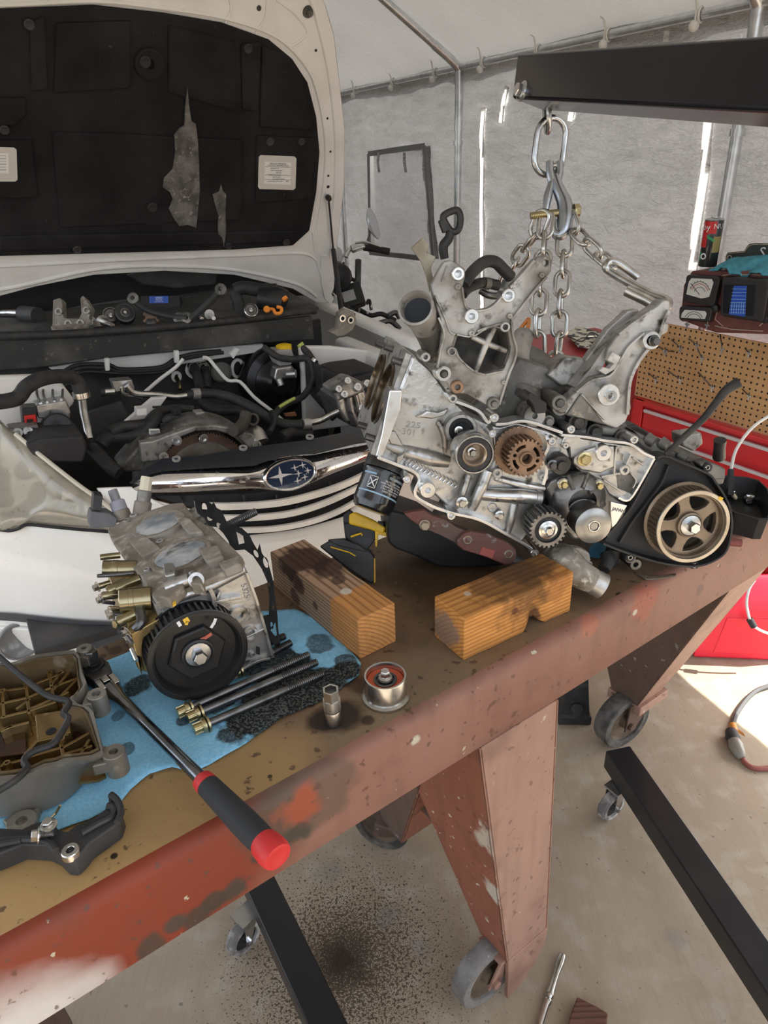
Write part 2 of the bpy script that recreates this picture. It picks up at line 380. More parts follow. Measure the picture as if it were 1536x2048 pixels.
def spline(pts, rs, n, closed=False):
    P = []; R_ = []; N = len(pts); last = N if closed else N-1
    for i in range(last):
        if closed: p0, p1, p2, p3 = (pts[(i+k) % N] for k in (-1, 0, 1, 2))
        else: p0, p1, p2, p3 = pts[max(i-1, 0)], pts[i], pts[i+1], pts[min(i+2, N-1)]
        for k in range(n):
            t = k/n
            P.append(.5*((2*p1)+(p2-p0)*t+(2*p0-5*p1+4*p2-p3)*t*t+(3*p1-p0-3*p2+p3)*t**3)); R_.append(rs[i]*(1-t)+rs[(i+1) % N]*t)
    if not closed: P.append(pts[-1]); R_.append(rs[-1])
    return P, R_
def text(name, body, F, size, m, parent, ext=.0004, align='CENTER', sx=1.):
    cu = bpy.data.curves.new(name, 'FONT'); cu.body = body; cu.size = size; cu.extrude = ext; cu.align_x = align; cu.align_y = 'CENTER'; cu.resolution_u = 2
    tmp = bpy.data.objects.new('tmp', cu); COL.objects.link(tmp)
    bpy.context.view_layer.update()
    me = bpy.data.meshes.new_from_object(tmp.evaluated_get(bpy.context.evaluated_depsgraph_get()))
    bpy.data.objects.remove(tmp)
    b = MB(); b.add([F @ V((v.co.x*sx, v.co.y, v.co.z)) for v in me.vertices], [tuple(p.vertices) for p in me.polygons])
    return b.build(name, m, parent, smooth=0)
def tri(*a): return [V(p) for p in a]
# ------------------------------------------------------------------ the tent
from mathutils import noise as mnoise
WP = V((.52, 4.73, 0)); WD = V((.377, -.926, 0)).normalized(); WN = V((-.926, -.377, 0)).normalized(); Z = V((0, 0, 1))
EAVE = 2.0
def wl(s, z, o=0.): return WP + WD*s + Z*z + WN*o          # a point on the right-hand wall: along, up, out from it
def onwall(px, py, o=0.): return onpl(px, py, WP+WN*o, WN)
_r = onpl(770, 0, WP+Z*EAVE, WD)-(WP+Z*EAVE)
BETA = math.atan2(_r.z, _r.dot(WN)); RIDGE = 1.8
STAIN = onz(690, 1920, 0)
CONC = make_concrete((STAIN.x, STAIN.y, 0))
TARP = make_tarp('grey_tarp_wall', (.54, .535, .54), .07)
ROOFT = make_tarp('grey_tarp_roof', (.47, .46, .44), .085, 200, .008)
def fold(s, z):
    a = mnoise.noise(V((s*1.1, z*1.4, 3.1)))*.03 + mnoise.noise(V((s*4+z*1.5, z*5-s*2, 1.)))*.018 + mnoise.noise(V((s*9, z*24, 7.)))*.007
    a += math.sin((z*1.2-s*.9)*9)*.012*max(0, mnoise.noise(V((s*.8, z*.8, 9.))))
    return a
g = MB(); g.add([(-6, -4, 0), (5, -4, 0), (5, 9, 0), (-6, 9, 0)], [(0, 1, 2, 3)])
o = g.build('floor', CONC, M=Matrix.Identity(4), smooth=0); tag(o, 'pale concrete slab floor with dark oil speckles', kind='structure')
def w2(px, py): p = onwall(px, py, -.05); return ((p-WP).dot(WD), p.z)
FLQ = [w2(*q) for q in ((737, 309), (847, 294), (860, 518), (743, 504))]
ZPS = [[w2(*q) for q in zz] for zz in ([(967, 215), (966, 270), (969, 340), (966, 420), (963, 480), (964, 560), (964, 640)], [(1418, 218), (1412, 280), (1407, 340), (1398, 400), (1390, 460), (1386, 540)], [(1012, 172), (1005, 215), (1002, 246)], [(1150, 205), (1145, 225), (1142, 243)])]
def cut(s, z):
    inside = True
    for i in range(4):
        a, b_ = FLQ[i], FLQ[(i+1) % 4]
        if (b_[0]-a[0])*(z-a[1])-(b_[1]-a[1])*(s-a[0]) > 0: inside = False
    if inside: return True
    for pl in ZPS:
        for a, b_ in zip(pl, pl[1:]):
            if b_[1] <= z <= a[1] and abs(a[0]+(b_[0]-a[0])*(a[1]-z)/(a[1]-b_[1]+1e-9)-s) < .017: return True
    return False
def tarp_wall(name, s0, s1, z0, z1, lab, ns, nz):
    g = MB(); vs = []; fs = []
    for i in range(ns+1):
        for j in range(nz+1):
            s_ = s0+(s1-s0)*i/ns; z = z0+(z1-z0)*j/nz
            vs.append(wl(s_, z, -.055+fold(s_, z)*(1 if z < 1.95 else .3)))
    for i in range(ns):
        for j in range(nz):
            a = i*(nz+1)+j
            if not cut(s0+(s1-s0)*(i+.5)/ns, z0+(z1-z0)*(j+.5)/nz): fs.append((a, a+nz+1, a+nz+2, a+1))
    g.add(vs, fs); o = g.build(name, TARP, M=Matrix.Identity(4), smooth=80, clean=False); tag(o, lab, kind='structure'); return o
tarp_wall('wall_right', -5, 1.95, 0, 2.06, 'grey woven tarp side wall of the tent', 330, 120)
tarp_wall('wall_right', 1.95, 6.0, .80, 2.06, 'grey tarp side wall with its lower edge lifted clear of the floor', 160, 70)
# back gable wall
g = MB(); gp = [wl(-5, 0, -.06), wl(-5, 2.06, -.06), wl(-5, EAVE+RIDGE*math.tan(BETA), RIDGE), wl(-5, 2.06, 2*RIDGE+.06), wl(-5, 0, 2*RIDGE+.06)]
g.prism(gp, WD*-.01); o = g.build('wall_back', TARP, M=Matrix.Identity(4), smooth=0); tag(o, 'grey tarp gable wall closing the far end of the tent', kind='structure')
# roof: two slopes
def roof_pt(s, o_, lift=.035):
    h = EAVE+math.tan(BETA)*min(o_, 2*RIDGE-o_); return wl(s, h+lift+(mnoise.noise(V((s*1.5, o_*1.5, 5)))*.02+mnoise.noise(V((s*6, o_*5, 2)))*.005), o_)
g = MB(); vs = []; fs = []; NS, NO = 150, 90
for i in range(NS+1):
    for j in range(NO+1):
        vs.append(roof_pt(-5.1+10.2*i/NS, -.09+(2*RIDGE+.18)*j/NO))
for i in range(NS):
    for j in range(NO): a = i*(NO+1)+j; fs.append((a, a+NO+1, a+NO+2, a+1))
g.add(vs, fs); o = g.build('ceiling', ROOFT, M=Matrix.Identity(4), smooth=60, clean=False); tag(o, 'grey tarp roof of the tent sloping up from the eave', kind='structure')
# steel frame: eave pipe, posts, rafters
PR = .021
fr = thing('tent_frame', 'galvanised pipe frame of the tent with eave rail, posts and rafters', 'tent frame', wl(0, 0, 0))
g = MB(); g.tube([wl(-5, EAVE), wl(5, EAVE)], PR*.82, 14); g.build('eave_rail', GALV, fr)
POSTS = (-4.1, -2.05, 0., 2.06, 4.1)
for s_ in POSTS:
    g = MB(); g.tube([wl(s_, 0), wl(s_, 1.70)], PR, 14); g.build('post', GALV, fr)
    g = MB(); g.tube([wl(s_, 1.68), wl(s_, EAVE-.06), wl(s_, EAVE+.01, .02), wl(s_, EAVE+.16*math.tan(BETA), .16)], PR*1.15, 14, n=5); g.build('corner_elbow', GALV, fr)
    g = MB(); g.tube([wl(s_, EAVE+.12*math.tan(BETA), .12), wl(s_, EAVE+RIDGE*math.tan(BETA)-.02, RIDGE), wl(s_, EAVE, 2*RIDGE)], PR, 14); g.build('rafter', GALV, fr)
    g = MB(); g.ring(frame(wl(s_, 1.62), Z), PR*1.3, PR*.98, -.012, .012, 14); g.build('pipe_clamp', GALV, fr)
g = MB(); g.tube([wl(-5, EAVE+RIDGE*math.tan(BETA)-.02, RIDGE), wl(5, EAVE+RIDGE*math.tan(BETA)-.02, RIDGE)], PR, 12); g.build('ridge_pipe', GALV, fr)
g = MB(); g.tube([wl(-5, EAVE, 2*RIDGE), wl(5, EAVE, 2*RIDGE)], PR, 12); g.build('eave_rail', GALV, fr)
for s_ in POSTS:
    g = MB(); g.tube([wl(s_, 0, 2*RIDGE), wl(s_, EAVE, 2*RIDGE)], PR, 12); g.build('post', GALV, fr)
# ball bungees along the rail
def railpt(px):
    lo_, hi_ = -5., 5.
    for _ in range(40):
        m_ = (lo_+hi_)/2; q = ROT.transposed() @ (wl(m_, EAVE)-CAM); x = CX+FPX*q.x/-q.z
        if x < px: lo_ = m_
        else: hi_ = m_
    return lo_
BW = mat('white_bungee_ball', (.78, .77, .73), .5)
for k, px in enumerate((712, 788, 872, 968, 1078, 1218, 1402)):
    s_ = railpt(px); R0 = PR*1.1
    b = thing('ball_bungee', ['white ball bungee tied round the eave rail', 'white ball bungee tied round the eave rail'][k % 2], 'bungee', wl(s_, EAVE), 'ball bungees along the eave rail')
    g = MB(); g.lathe(frame(wl(s_, EAVE-.035, .026), Z), [(.019*math.sin(math.pi*i/8), -.019*math.cos(math.pi*i/8)) for i in range(9)], 14); g.build('ball', BW, b)
    g = MB(); pts = [wl(s_+.012*math.sin(a*1.0), EAVE+R0*math.cos(a), R0*math.sin(a)) for a in [i*math.pi/8 for i in range(17)]]
    g.tube(pts, .0045, 6); g.tube([wl(s_, EAVE-.025, .024), wl(s_, EAVE+.02, .022), wl(s_-.01, EAVE+.075, .03)], .0045, 6); g.build('cord', BW, b)
# zips, window flap, tie straps on the wall
ZIPM = make_tarp('white_zip_tape', (.92, .92, .90), .22)
def strip(name, pts, wd, m, lab=None, off=.03, cat=None, t=.004, parent=None, group=None):
    """a cloth strip lying along picture points on the wall"""
    q = [onwall(px, py, off-.05) for px, py in pts]; g = MB(); rings = []
    for i, p in enumerate(q):
        d = (q[min(i+1, len(q)-1)]-q[max(i-1, 0)]).normalized(); sd = d.cross(WN).normalized()*wd/2; off_ = WN*fold((p-WP).dot(WD), p.z)
        p = p+off_
        rings.append([p-sd-WN*t, p+sd-WN*t, p+sd+WN*t, p-sd+WN*t] if m is not ZIPM else [p-sd, p, p+sd])
    g.loft(rings, cap=m is not ZIPM, closed=m is not ZIPM); o = g.build(name, m, parent, smooth=30)
    if lab: tag(o, lab, cat, group)
    return o
strip('zip_strip', [(967, 215), (966, 270), (969, 340), (966, 420), (963, 480), (964, 560), (964, 640)], .05, ZIPM, 'narrow white zip strip beside the tent window flap post', cat='zip', off=.004)
strip('zip_strip', [(1418, 218), (1412, 280), (1407, 340), (1398, 400), (1390, 460), (1386, 540)], .05, ZIPM, 'wide white zip strip near the spray can', cat='zip', off=.004)
strip('tie_strap', [(1012, 172), (1005, 215), (1002, 246)], .046, ZIPM, 'short pale tie strap left of the hoist chain', cat='strap', off=.004)
strip('tie_strap', [(1150, 205), (1145, 225), (1142, 243)], .046, ZIPM, 'short pale tie strap hanging right of the hoist chain', cat='strap', off=.004)
strip('tie_strap', [(1338, 62), (1334, 84)], .03, ZIPM, 'short pale tie strap under the eave rail above the boom', cat='strap')
# window flap stitched on the wall
fl = [onwall(px, py, 0) for px, py in ((735, 308), (848, 292), (862, 520), (742, 505))]
FLAP = make_tarp('grey_window_flap', (.54, .535, .55), .055)
SEAM = mat('dark_seam_tape', (.20, .20, .205), .6)
wf = thing('window_flap', 'square grey window flap with dark stitched border on the tent wall', 'window flap', fl[3])
NI = 16; vs = []; fs = []
for i in range(NI+1):
    for j in range(NI+1):
        a = fl[0].lerp(fl[1], i/NI); b_ = fl[3].lerp(fl[2], i/NI); p = a.lerp(b_, j/NI); vs.append(p+WN*(-.045+fold((p-WP).dot(WD), p.z)*.8))
for i in range(NI):
    for j in range(NI): a = i*(NI+1)+j; fs.append((a, a+1, a+NI+2, a+NI+1))
g = MB(); g.add(vs, fs); g.build('flap_cloth', FLAP, wf, smooth=60)
for pts in ([(735, 308), (790, 300), (848, 292)], [(735, 308), (738, 400), (742, 505)], [(848, 292), (856, 400), (862, 520)], [(742, 505), (800, 512), (862, 520)]):
    strip('border_tape', pts, .035, SEAM, off=.042, parent=wf)
for px in (757, 812):
    strip('flap_tie', [(px, 305), (px-1, 325), (px, 345)], .03, FLAP, off=.045, parent=wf)
# ------------------------------------------------------------------ the steel bench
TT = .93
BT = V((.818, .575, 0)).normalized(); BB = V((-.575, .818, 0)).normalized()
BF, BK = .5755, 1.012
def bp(s, b, z): return BT*s+BB*b+Z*z
def bpx(px, py, z=TT): p = onz(px, py, z); return p
B0 = bp(.6, .8, 0)
def rel(p): q = V(p)-B0; return (q.x, q.y, q.z)
def top(px, py): return rel(onz(px, py, TT))
def front(px, py): return rel(onpl(px, py, BB*BF, BB))
TOPM = make_bench('bench_top_scale', (.175, .11, .065), (.20, .13, .075), (.27, .21, .14), [
    (top(200, 1750), .22, (.42, .27, .11), .9, .4), (top(30, 1830), .18, (.43, .275, .115), .9, .4), (top(430, 1580), .12, (.34, .22, .095), .8, .5),
    (top(880, 1380), .10, (.20, .15, .095), .7, .6), (top(760, 1440), .07, (.20, .14, .08), .7, .6), (top(1100, 1260), .08, (.19, .14, .09), .6, .6),
    (top(685, 1430), .030, (.012, .006, .004), .9, .5), (top(650, 1440), .022, (.015, .007, .005), .9, .5), (top(720, 1370), .02, (.03, .012, .008), .7, .8),
    (top(790, 1405), .012, (.03, .014, .008), .8, .8), (top(735, 1440), .008, (.03, .014, .008), .8, .6), (top(980, 1400), .005, (.02, .01, .01), .9, .5),
    (top(905, 1170), .10, (.07, .042, .022), .75, .6), (top(1240, 1190), .007, (.01, .008, .008), .95, .3), (top(820, 1150), .06, (.08, .05, .03), .7, .6),
    (top(230, 1300), .010, (.06, .03, .02), .8, .5), (top(255, 1288), .006, (.06, .03, .02), .8, .5), (top(205, 1312), .006, (.06, .03, .02), .8, .5), (top(285, 1300), .005, (.06, .03, .02), .8, .5),
    (top(228, 1712), .004, (.01, .008, .006), .95, .2), (top(540, 1553), .003, (.01, .008, .006), .9, .3)], rough=.5, chipk=.74, grime=(.05, .03, .02))
FASM = make_bench('bench_red_paint', (.27, .14, .105), (.225, .10, .07), (.46, .43, .32), [
    (front(200, 1880), .13, (.20, .036, .014), .95, .35), (front(330, 1790), .13, (.22, .036, .014), .95, .35), (front(440, 1740), .09, (.20, .036, .016), .9, .5), (front(0, 1980), .12, (.20, .036, .014), .9, .4),
    (front(560, 1640), .055, (.07, .055, .04), .8, .8), (front(640, 1590), .05, (.10, .07, .05), .7, .8), (front(600, 1615), .03, (.33, .07, .03), .8, .9),
    (front(110, 2020), .04, (.62, .60, .58), .85, -.3), (front(195, 1965), .02, (.55, .52, .50), .7, -.3), (front(20, 2060), .05, (.62, .60, .58), .9, -.3),
    (front(1290, 1205), .035, (.33, .085, .05), .7, .6), (front(1180, 1255), .02, (.36, .12, .07), .7, .6), (front(1400, 1180), .012, (.06, .05, .05), .4, .6), (front(830, 1480), .008, (.5, .48, .38), .9, .8),
    (front(470, 1775), .016, (.05, .045, .035), .9, 1.2), (front(300, 1900), .018, (.05, .045, .035), .85, 1.2), (front(390, 1840), .016, (.045, .04, .03), .85, 1.3), (front(590, 1670), .018, (.05, .045, .035), .85, 1.2), (front(520, 1710), .012, (.05, .04, .03), .9, .8), (front(430, 1800), .014, (.05, .04, .03), .9, .9), (front(350, 1850), .012, (.06, .05, .04), .9, .9), (front(1270, 1225), .006, (.5, .48, .4), .9, .6)], chipk=.735, grime=(.10, .05, .035))
LEGM = make_bench('bench_leg_paint', (.38, .23, .17), (.33, .19, .14), (.50, .44, .36), [], chipk=.735, grime=(.17, .09, .07), bumpk=.5)
LEGS = make_bench('bench_leg_red', (.28, .105, .062), (.24, .088, .052), (.56, .52, .44), [(rel(onpl(975, 1690, BT*.60, BT)), .035, (.55, .50, .42), .8, 1.2), (rel(onpl(985, 1800, BT*.62, BT)), .03, (.55, .50, .42), .85, 1.2)], chipk=.70, grime=(.12, .05, .04))
LEGD = make_bench('bench_leg_dusty_brown', (.135, .085, .065), (.11, .07, .055), (.30, .30, .29), [], chipk=.71, grime=(.09, .05, .03))
bench = thing('steel_workbench', 'heavy rust-red steel workbench on wheeled tapered legs', 'workbench', B0)
S0, S1 = -.5, 1.44
RC = .018
g = MB(); sl = [(BF+RC, TT), (BK-.006, TT), (BK, TT-.006), (BK, TT-.014), (BF+RC, TT-.014)]
NSEG = 60
g.loft([[bp(S0+(S1-S0)*i/NSEG, b, z) for b, z in sl] for i in range(NSEG+1)]); g.build('tabletop', TOPM, bench, smooth=30)
prof = [(BF+RC, TT)]+[(BF+RC-RC*math.sin(a), TT-RC+RC*math.cos(a)) for a in [math.pi/2*i/6 for i in range(1, 7)]]+[(BF, .80), (BF+.004, .795), (BF+.05, .795), (BF+.05, .803), (BF+.01, .803), (BF+.01, TT-.013), (BF+RC, TT-.013)]
g = MB(); g.loft([[bp(S0+(S1-S0)*i/NSEG, b, z) for b, z in prof] for i in range(NSEG+1)]); g.build('front_channel', FASM, bench, smooth=40)
profb = [(2*(BF+BK)/2-b, z-.001) for b, z in prof]
g = MB(); g.loft([[bp(S0+(S1-S0)*i/NSEG, b-.0, z-.014 if z > .9 else z) for b, z in profb][::-1] for i in range(NSEG+1)]); g.build('back_channel', FASM, bench, smooth=40)
for s_ in (S0, S1):
    g = MB(); g.box(frame(bp(s_, (BF+BK)/2, .86), Z, BT), .012, BK-BF-.03, .11); g.build('end_plate', FASM, bench)
def caster(name, c, R, wd, axis, plate_z, mw, mh, my, parent, swivel=True, foot=None):
    """wheel with tyre, hub and a two-sided yoke up to plate_z; c = wheel centre"""
    ax = V(axis).normalized(); F = frame(c, ax, Z)
    ca = MB(); ca.lathe(F, [(R*.74, -wd/2), (R*.97, -wd/2), (R, -wd/2+.005), (R, wd/2-.005), (R*.97, wd/2), (R*.74, wd/2), (R*.72, wd/2-.004), (R*.72, -wd/2+.004), (R*.74, -wd/2)], 40)
    wh = ca.build('wheel', mw, parent)
    hb = MB(); hb.lathe(F, [(0, -wd*.55), (R*.2, -wd*.55), (R*.22, -wd*.2), (R*.66, -wd*.15), (R*.74, -wd*.42), (R*.74, wd*.42), (R*.66, wd*.15), (R*.22, wd*.2), (R*.2, wd*.55), (0, wd*.55)], 32); hb.build('hub', mh, wh)
    yk = MB(); side = Z.cross(ax).normalized(); tc = V((c.x, c.y, plate_z)) if foot is None else foot
    for k in (-1, 1):
        o1 = ax*k*(wd/2+.006); lo_ = c+o1; hi_ = tc+o1
        yk.hexa([lo_-side*R*.22-Z*R*.2, lo_+side*R*.22-Z*R*.2, hi_+side*R*.55, hi_-side*R*.55], [p+ax*k*.006 for p in (lo_-side*R*.22-Z*R*.2, lo_+side*R*.22-Z*R*.2, hi_+side*R*.55, hi_-side*R*.55)])
        yk.cyl(frame(lo_, ax*k), R*.13, .006, .016, 12)
    yk.box(frame(tc+Z*.004, Z, ax), wd+.03, R*1.15, .010)
    yk.build('yoke', my, parent, bev=.0015)
    return wh
def leg(s0, s1, e0, e1, bf, bk, bf2, bk2, zt, zb, side_m, front_m, front_is_low=True):
    """tapered fabricated leg: top rect s0-s1 x bf-bk at zt, foot rect e0-e1 x bf2-bk2 at zb"""
    T = {(i, j): bp((s0, s1)[i], (bf, bk)[j], zt) for i in (0, 1) for j in (0, 1)}
    Fq = {(i, j): bp((e0, e1)[i], (bf2, bk2)[j], zb) for i in (0, 1) for j in (0, 1)}
    th = .007
    def plate(name, q, nrm, m):
        g = MB(); g.prism(q, V(nrm)*th); return g.build(name, m, bench, bev=.002)
    plate('leg_side', [T[0, 0], T[0, 1], Fq[0, 1], Fq[0, 0]], BT, side_m)
    plate('leg_side', [T[1, 0], T[1, 1], Fq[1, 1], Fq[1, 0]], -BT, side_m)
    plate('leg_face', [T[0, 0], T[1, 0], Fq[1, 0], Fq[0, 0]], BB, front_m)
    plate('leg_face', [T[0, 1], T[1, 1], Fq[1, 1], Fq[0, 1]], -BB, side_m)
WHEELG = mat('grey_caster_tyre', (.22, .21, .20), .75, 0, (.13, .12, .11), 30, .4, .7, (.5, .48, .45), 160, .66, .72, bump=.3)
HUBR = mat('rusty_hub', (.17, .125, .085), .75, .1, (.09, .065, .045), 20, .4, .7)
ox = .0
for k, (ds, front_) in enumerate(((-.86, 1), (-.86, 0), (0, 1), (0, 0), (.83, 0))):
    a0, a1, e0, e1 = .567+ds, .745+ds, .669+ds, .786+ds
    if front_: leg(a0, a1, e0, e1, BF+.001, .93, BF+.001, .655, .795, .137, LEGS, LEGM)
    elif ds == .83: leg(1.285, 1.43, 1.475, 1.59, .585, BK-.01, .865, .95, .795, .15, LEGD, LEGM)
    else: leg(a0, a1, e0, e1, .66, BK-.005, .93, BK-.005, .795, .137, LEGD, LEGS)
    if front_:
        c = bp(.650+ds, .62, .078); R = .077
        caster('c', c, R, .038, BB, .137, WHEELG, HUBR, LEGM, bench, foot=bp(.70+ds, .615, .135))
        g = MB()                                       # the outer yoke cheek flush with the leg face
        q = [bp(.669+ds, BF-.002, .15), bp(.786+ds, BF-.002, .15), bp(.778+ds, BF-.002, .10), bp(.752+ds, BF-.002, .055), bp(.712+ds, BF-.002, .02), bp(.675+ds, BF-.002, .012)]
        g.prism(q, BB*.010); g.build('yoke_cheek', LEGM, bench, bev=.002)
    elif ds == .83:
        c = onz(1243, 1437, .088); caster('c', V((c.x, c.y, .088)), .087, .05, V((.45, -.89, 0)), .15, RUBG, HUBR, LEGD, bench, foot=V((c.x, c.y, .15))+BT*.045)
        g = MB(); g.box(frame(bp(.705+ds, .905, .148), Z, BT), .135, .115, .03); g.build('caster_plate', LEGM, bench, bev=.003)
    else:
        c = bp(.70+ds, 1.05, .075); caster('c', c, .075, .045, BB*.6+BT, .14, RUBG, HUBR, LEGD, bench, foot=bp(.70+ds, .99, .14))
g = MB(); g.tube([bp(.68, .66, .33), bp(.68, .93, .33)], .012, 10); g.build('cross_brace', LEGD, bench)
# ------------------------------------------------------------------ things lying on the bench
FWD = ROT @ V((0, 0, -1))
def depth(p): return (V(p)-CAM).dot(FWD)
def pr(p, rpx): return rpx*depth(p)/FPX
def wood_block(name, corner, axis, wside, ln, wd, ht, m, lab, notch=False):
    ax = V(axis).normalized(); sd = Z.cross(ax).normalized()*wside
    M_ = Matrix((ax, sd, Z)).transposed().to_4x4(); M_.translation = V(corner)
    g = MB(); X_ = [i*ln/24 for i in range(25)]; rings = []
    for x in X_:
        j = lambda a: mnoise.noise(V((x*30, a*7.3, ln*50)))*.0012
        nt_ = 0.
        if notch and .125 < x < .165: nt_ = .020*(1-abs(x-.143)/.02)
        rings.append([M_ @ V((x, j(1)+nt_*.6, nt_)), M_ @ V((x, wd+j(2), 0)), M_ @ V((x, wd+j(3), ht+j(4))), M_ @ V((x, j(5), ht+j(6)))])
    g.loft(rings); o = g.build(name, m, None, smooth=25, bev=.0025, M=M_); tag(o, lab, 'wood block'); return o
c1 = onz(927, 1322, TT); c2 = onz(720, 1320, TT)
W1 = make_wood('orange_fir_block', (.60, .275, .075), (.30, .11, .03), [((.12, .05, .075), .07, (.09, .045, .02), .7), ((.17, .07, .075), .06, (.06, .035, .02), .7), ((0, .045, .03), .03, (.16, .14, .13), .7), ((.10, .0, .05), .006, (.10, .035, .015), .8), ((.145, 0, .02), .012, (.07, .03, .015), .8), ((.19, 0, .06), .025, (.28, .11, .035), .5), ((.045, .05, .075), .006, (.5, .45, .36), .8)], None, .3)
W2 = make_wood('grey_and_orange_fir_block', (.58, .275, .09), (.28, .115, .04), [((.20, .03, .075), .045, (.035, .015, .012), .9), ((.15, .05, .075), .03, (.04, .018, .014), .85), ((.17, .0, .05), .018, (.06, .02, .018), .8), ((.185, .0, .02), .014, (.06, .02, .018), .7), ((.11, .04, .075), .012, (.06, .035, .03), .8), ((.075, .03, .075), .009, (.62, .58, .5), .85), ((.12, .0, .035), .008, (.05, .02, .015), .8)], .072, 1.7)
wood_block('wood_block', c1, (.85, .527, 0), 1, .222, .074, .076, W1, 'orange sawn timber block with a notched edge, under the silver coolant elbow', True)
wood_block('wood_block', c2, (-.595, .804, 0), -1, .262, .070, .073, W2, 'greyed timber block with dark oil stain beside the drill')
# deep spark-plug socket
p = onz(667, 1446, TT); r = pr(p, 16.5); hh = .0585
sk = thing('deep_socket', 'small chrome deep socket with knurled band standing in an oil spot', 'socket', p)
F = frame(p, Z, BT)
g = MB(); g.lathe(F, [(0, .0005), (r*.96, .0005), (r, .002), (r, .0225), (r*.97, .0235), (r, .0245), (r, .026)], 28); g.build('barrel', STEEL, sk)
g = MB(); g.gear(F, 36, r*.97, r*1.03, .026, .0425); g.build('knurled_band', ZINC, sk)
g = MB(); ri = [[F @ V((q*math.cos(math.pi*j/3), q*math.sin(math.pi*j/3), z)) for j in range(6)] for q, z in ((r*1.02, .0425), (r*1.02, hh), (r*.78, hh), (r*.74, hh-.002), (r*.74, hh-.018), (.0001, hh-.018))]
g.loft(ri, cap=False); g.build('hex_end', STEEL, sk, smooth=25)
# loose idler pulley
p = onz(772, 1393, TT)+Z*.0005; r = pr(p, 42); F = frame(p, Z, BT)
ip = thing('idler_pulley', 'loose steel belt idler pulley lying beside the deep socket', 'pulley', p)
g = MB(); g.lathe(F, [(r*.6, .001), (r*1.14, .001), (r*1.14, .0035), (r, .005), (r, .036), (r*.985, .038), (r*.90, .038), (r*.88, .036), (r*.88, .026), (r*.6, .026)], 48); g.build('rim', STEEL, ip)
g = MB(); g.lathe(F, [(r*.88, .027), (r*.86, .0295), (r*.55, .0295), (r*.53, .027)], 40); g.build('seal', mat('orange_red_seal', (.50, .085, .03), .5), ip)
g = MB(); g.lathe(F, [(r*.55, .026), (r*.55, .031), (r*.44, .031), (r*.42, .029), (r*.36, .029), (r*.36, .033), (r*.24, .034), (0, .034)], 36); g.build('inner_race', STEELD, ip)
g = MB(); g.hexbolt(frame(p+Z*.033, Z, BT), r*.24, .013, 1.35); g.build('bolt', STEEL, ip)
# flex-head ratchet
RZ = TT+.021
h0 = onz(190, 1340, RZ); h1 = onz(228, 1385, RZ); h2 = onz(405, 1560, RZ+.012); h3 = onz(548, 1706, RZ+.024)
rt = thing('flex_ratchet', 'long flex-head ratchet with black grip and red bands', 'ratchet', onz(300, 1450, TT))
ax = (h2-h1).normalized()
wd = ax.cross(Z).normalized(); upn = wd.cross(ax).normalized()
hd = (h1-h0).normalized(); hw = hd.cross(Z).normalized()
def rect(p, d, a, b_): u = V(d).cross(Z).normalized(); v = u.cross(V(d)).normalized(); return [p-u*a-v*b_, p+u*a-v*b_, p+u*a+v*b_, p-u*a+v*b_]
g = MB(); Fh = frame(h0-Z*.011, Z, hd); g.lathe(Fh, [(0, 0), (.017, 0), (.019, .002), (.019, .018), (.017, .020), (0, .020)], 32)
g.loft([rect(h0+hd*.006, hd, .019, .0095), rect(h0+hd*.026, hd, .0155, .0095), rect(h0+hd*.034, hd, .0135, .009)]); g.build('ratchet_head', STEELD, rt, bev=.001)
g = MB(); Fd = frame(h0+Z*.009, Z, hd); g.cyl(Fd, .016, 0, .003, 28); g.cyl(Fd, .010, .003, .007, 24); g.box(frame(h0+Z*.021, Z, hd), .0125, .0125, .015); g.build('drive_gear', BLK, rt, bev=.0008)
g = MB(); g.lathe(frame(h0+Z*.028, Z, hd), [(.0075, -.006), (.010, -.005), (.010, .006), (.0085, .008), (0, .008)], 6); g.build('drive_stud', STEELD, rt)
kn = h0+hd*.042
g = MB()
for k in (-1, 0, 1):
    pass
g.box(frame(kn-hd*.004, Z, hd), .018, .010, .018); g.box(frame(kn+hd*.006+hw*.010, Z, hd), .024, .008, .018); g.box(frame(kn+hd*.006-hw*.010, Z, hd), .024, .008, .018); g.cyl(frame(kn-hw*.0145, hw), .004, 0, .029, 14)
g.build('flex_joint', STEEL, rt, bev=.001)
g = MB(); a = kn+hd*.012; secs = [(a, .014, .0095), (a.lerp(h2, .08), .0125, .009), (a.lerp(h2, .16), .0085, .0075), (a.lerp(h2, .4), .0075, .0072), (a.lerp(h2, .8), .0078, .0075), (a.lerp(h2, 1.), .0085, .0082)]
def oval(p, d, a_, b_, n=16): u = V(d).cross(Z).normalized(); v = u.cross(V(d)).normalized(); return [p+u*a_*math.cos(2*math.pi*i/n)+v*b_*math.sin(2*math.pi*i/n) for i in range(n)]
g.loft([oval(p_, ax, q, w_) for p_, q, w_ in secs]); g.build('shaft', mat('blackened_chrome', (.30, .31, .33), .2, 1., (.16, .16, .17), 20), rt)
gd = (h3-h2).normalized()
def gr(t0, t1, prof, nm, m):
    g = MB(); g.loft([oval(h2.lerp(h3, t), gd, q, q*.9, 20) for t, q in prof]); g.build(nm, m, rt)
gr(0, 1, [(-.02, .0100), (.0, .0128), (.06, .0138), (.10, .0135), (.11, .0100)], 'grip_band', mat('red_grip', (.58, .03, .03), .5))
gr(0, 1, [(.09, .0138), (.2, .0142), (.4, .0150), (.6, .0158), (.75, .0158), (.86, .0150), (.90, .0150)], 'grip', mat('black_grip', (.028, .030, .033), .75, bump=.2, bscale=400))
gr(0, 1, [(.86, .0150), (.89, .0166), (.97, .0175), (1.02, .0172), (1.05, .0155), (1.055, .012), (1.045, .008)], 'grip_cap', MATS['red_grip'])
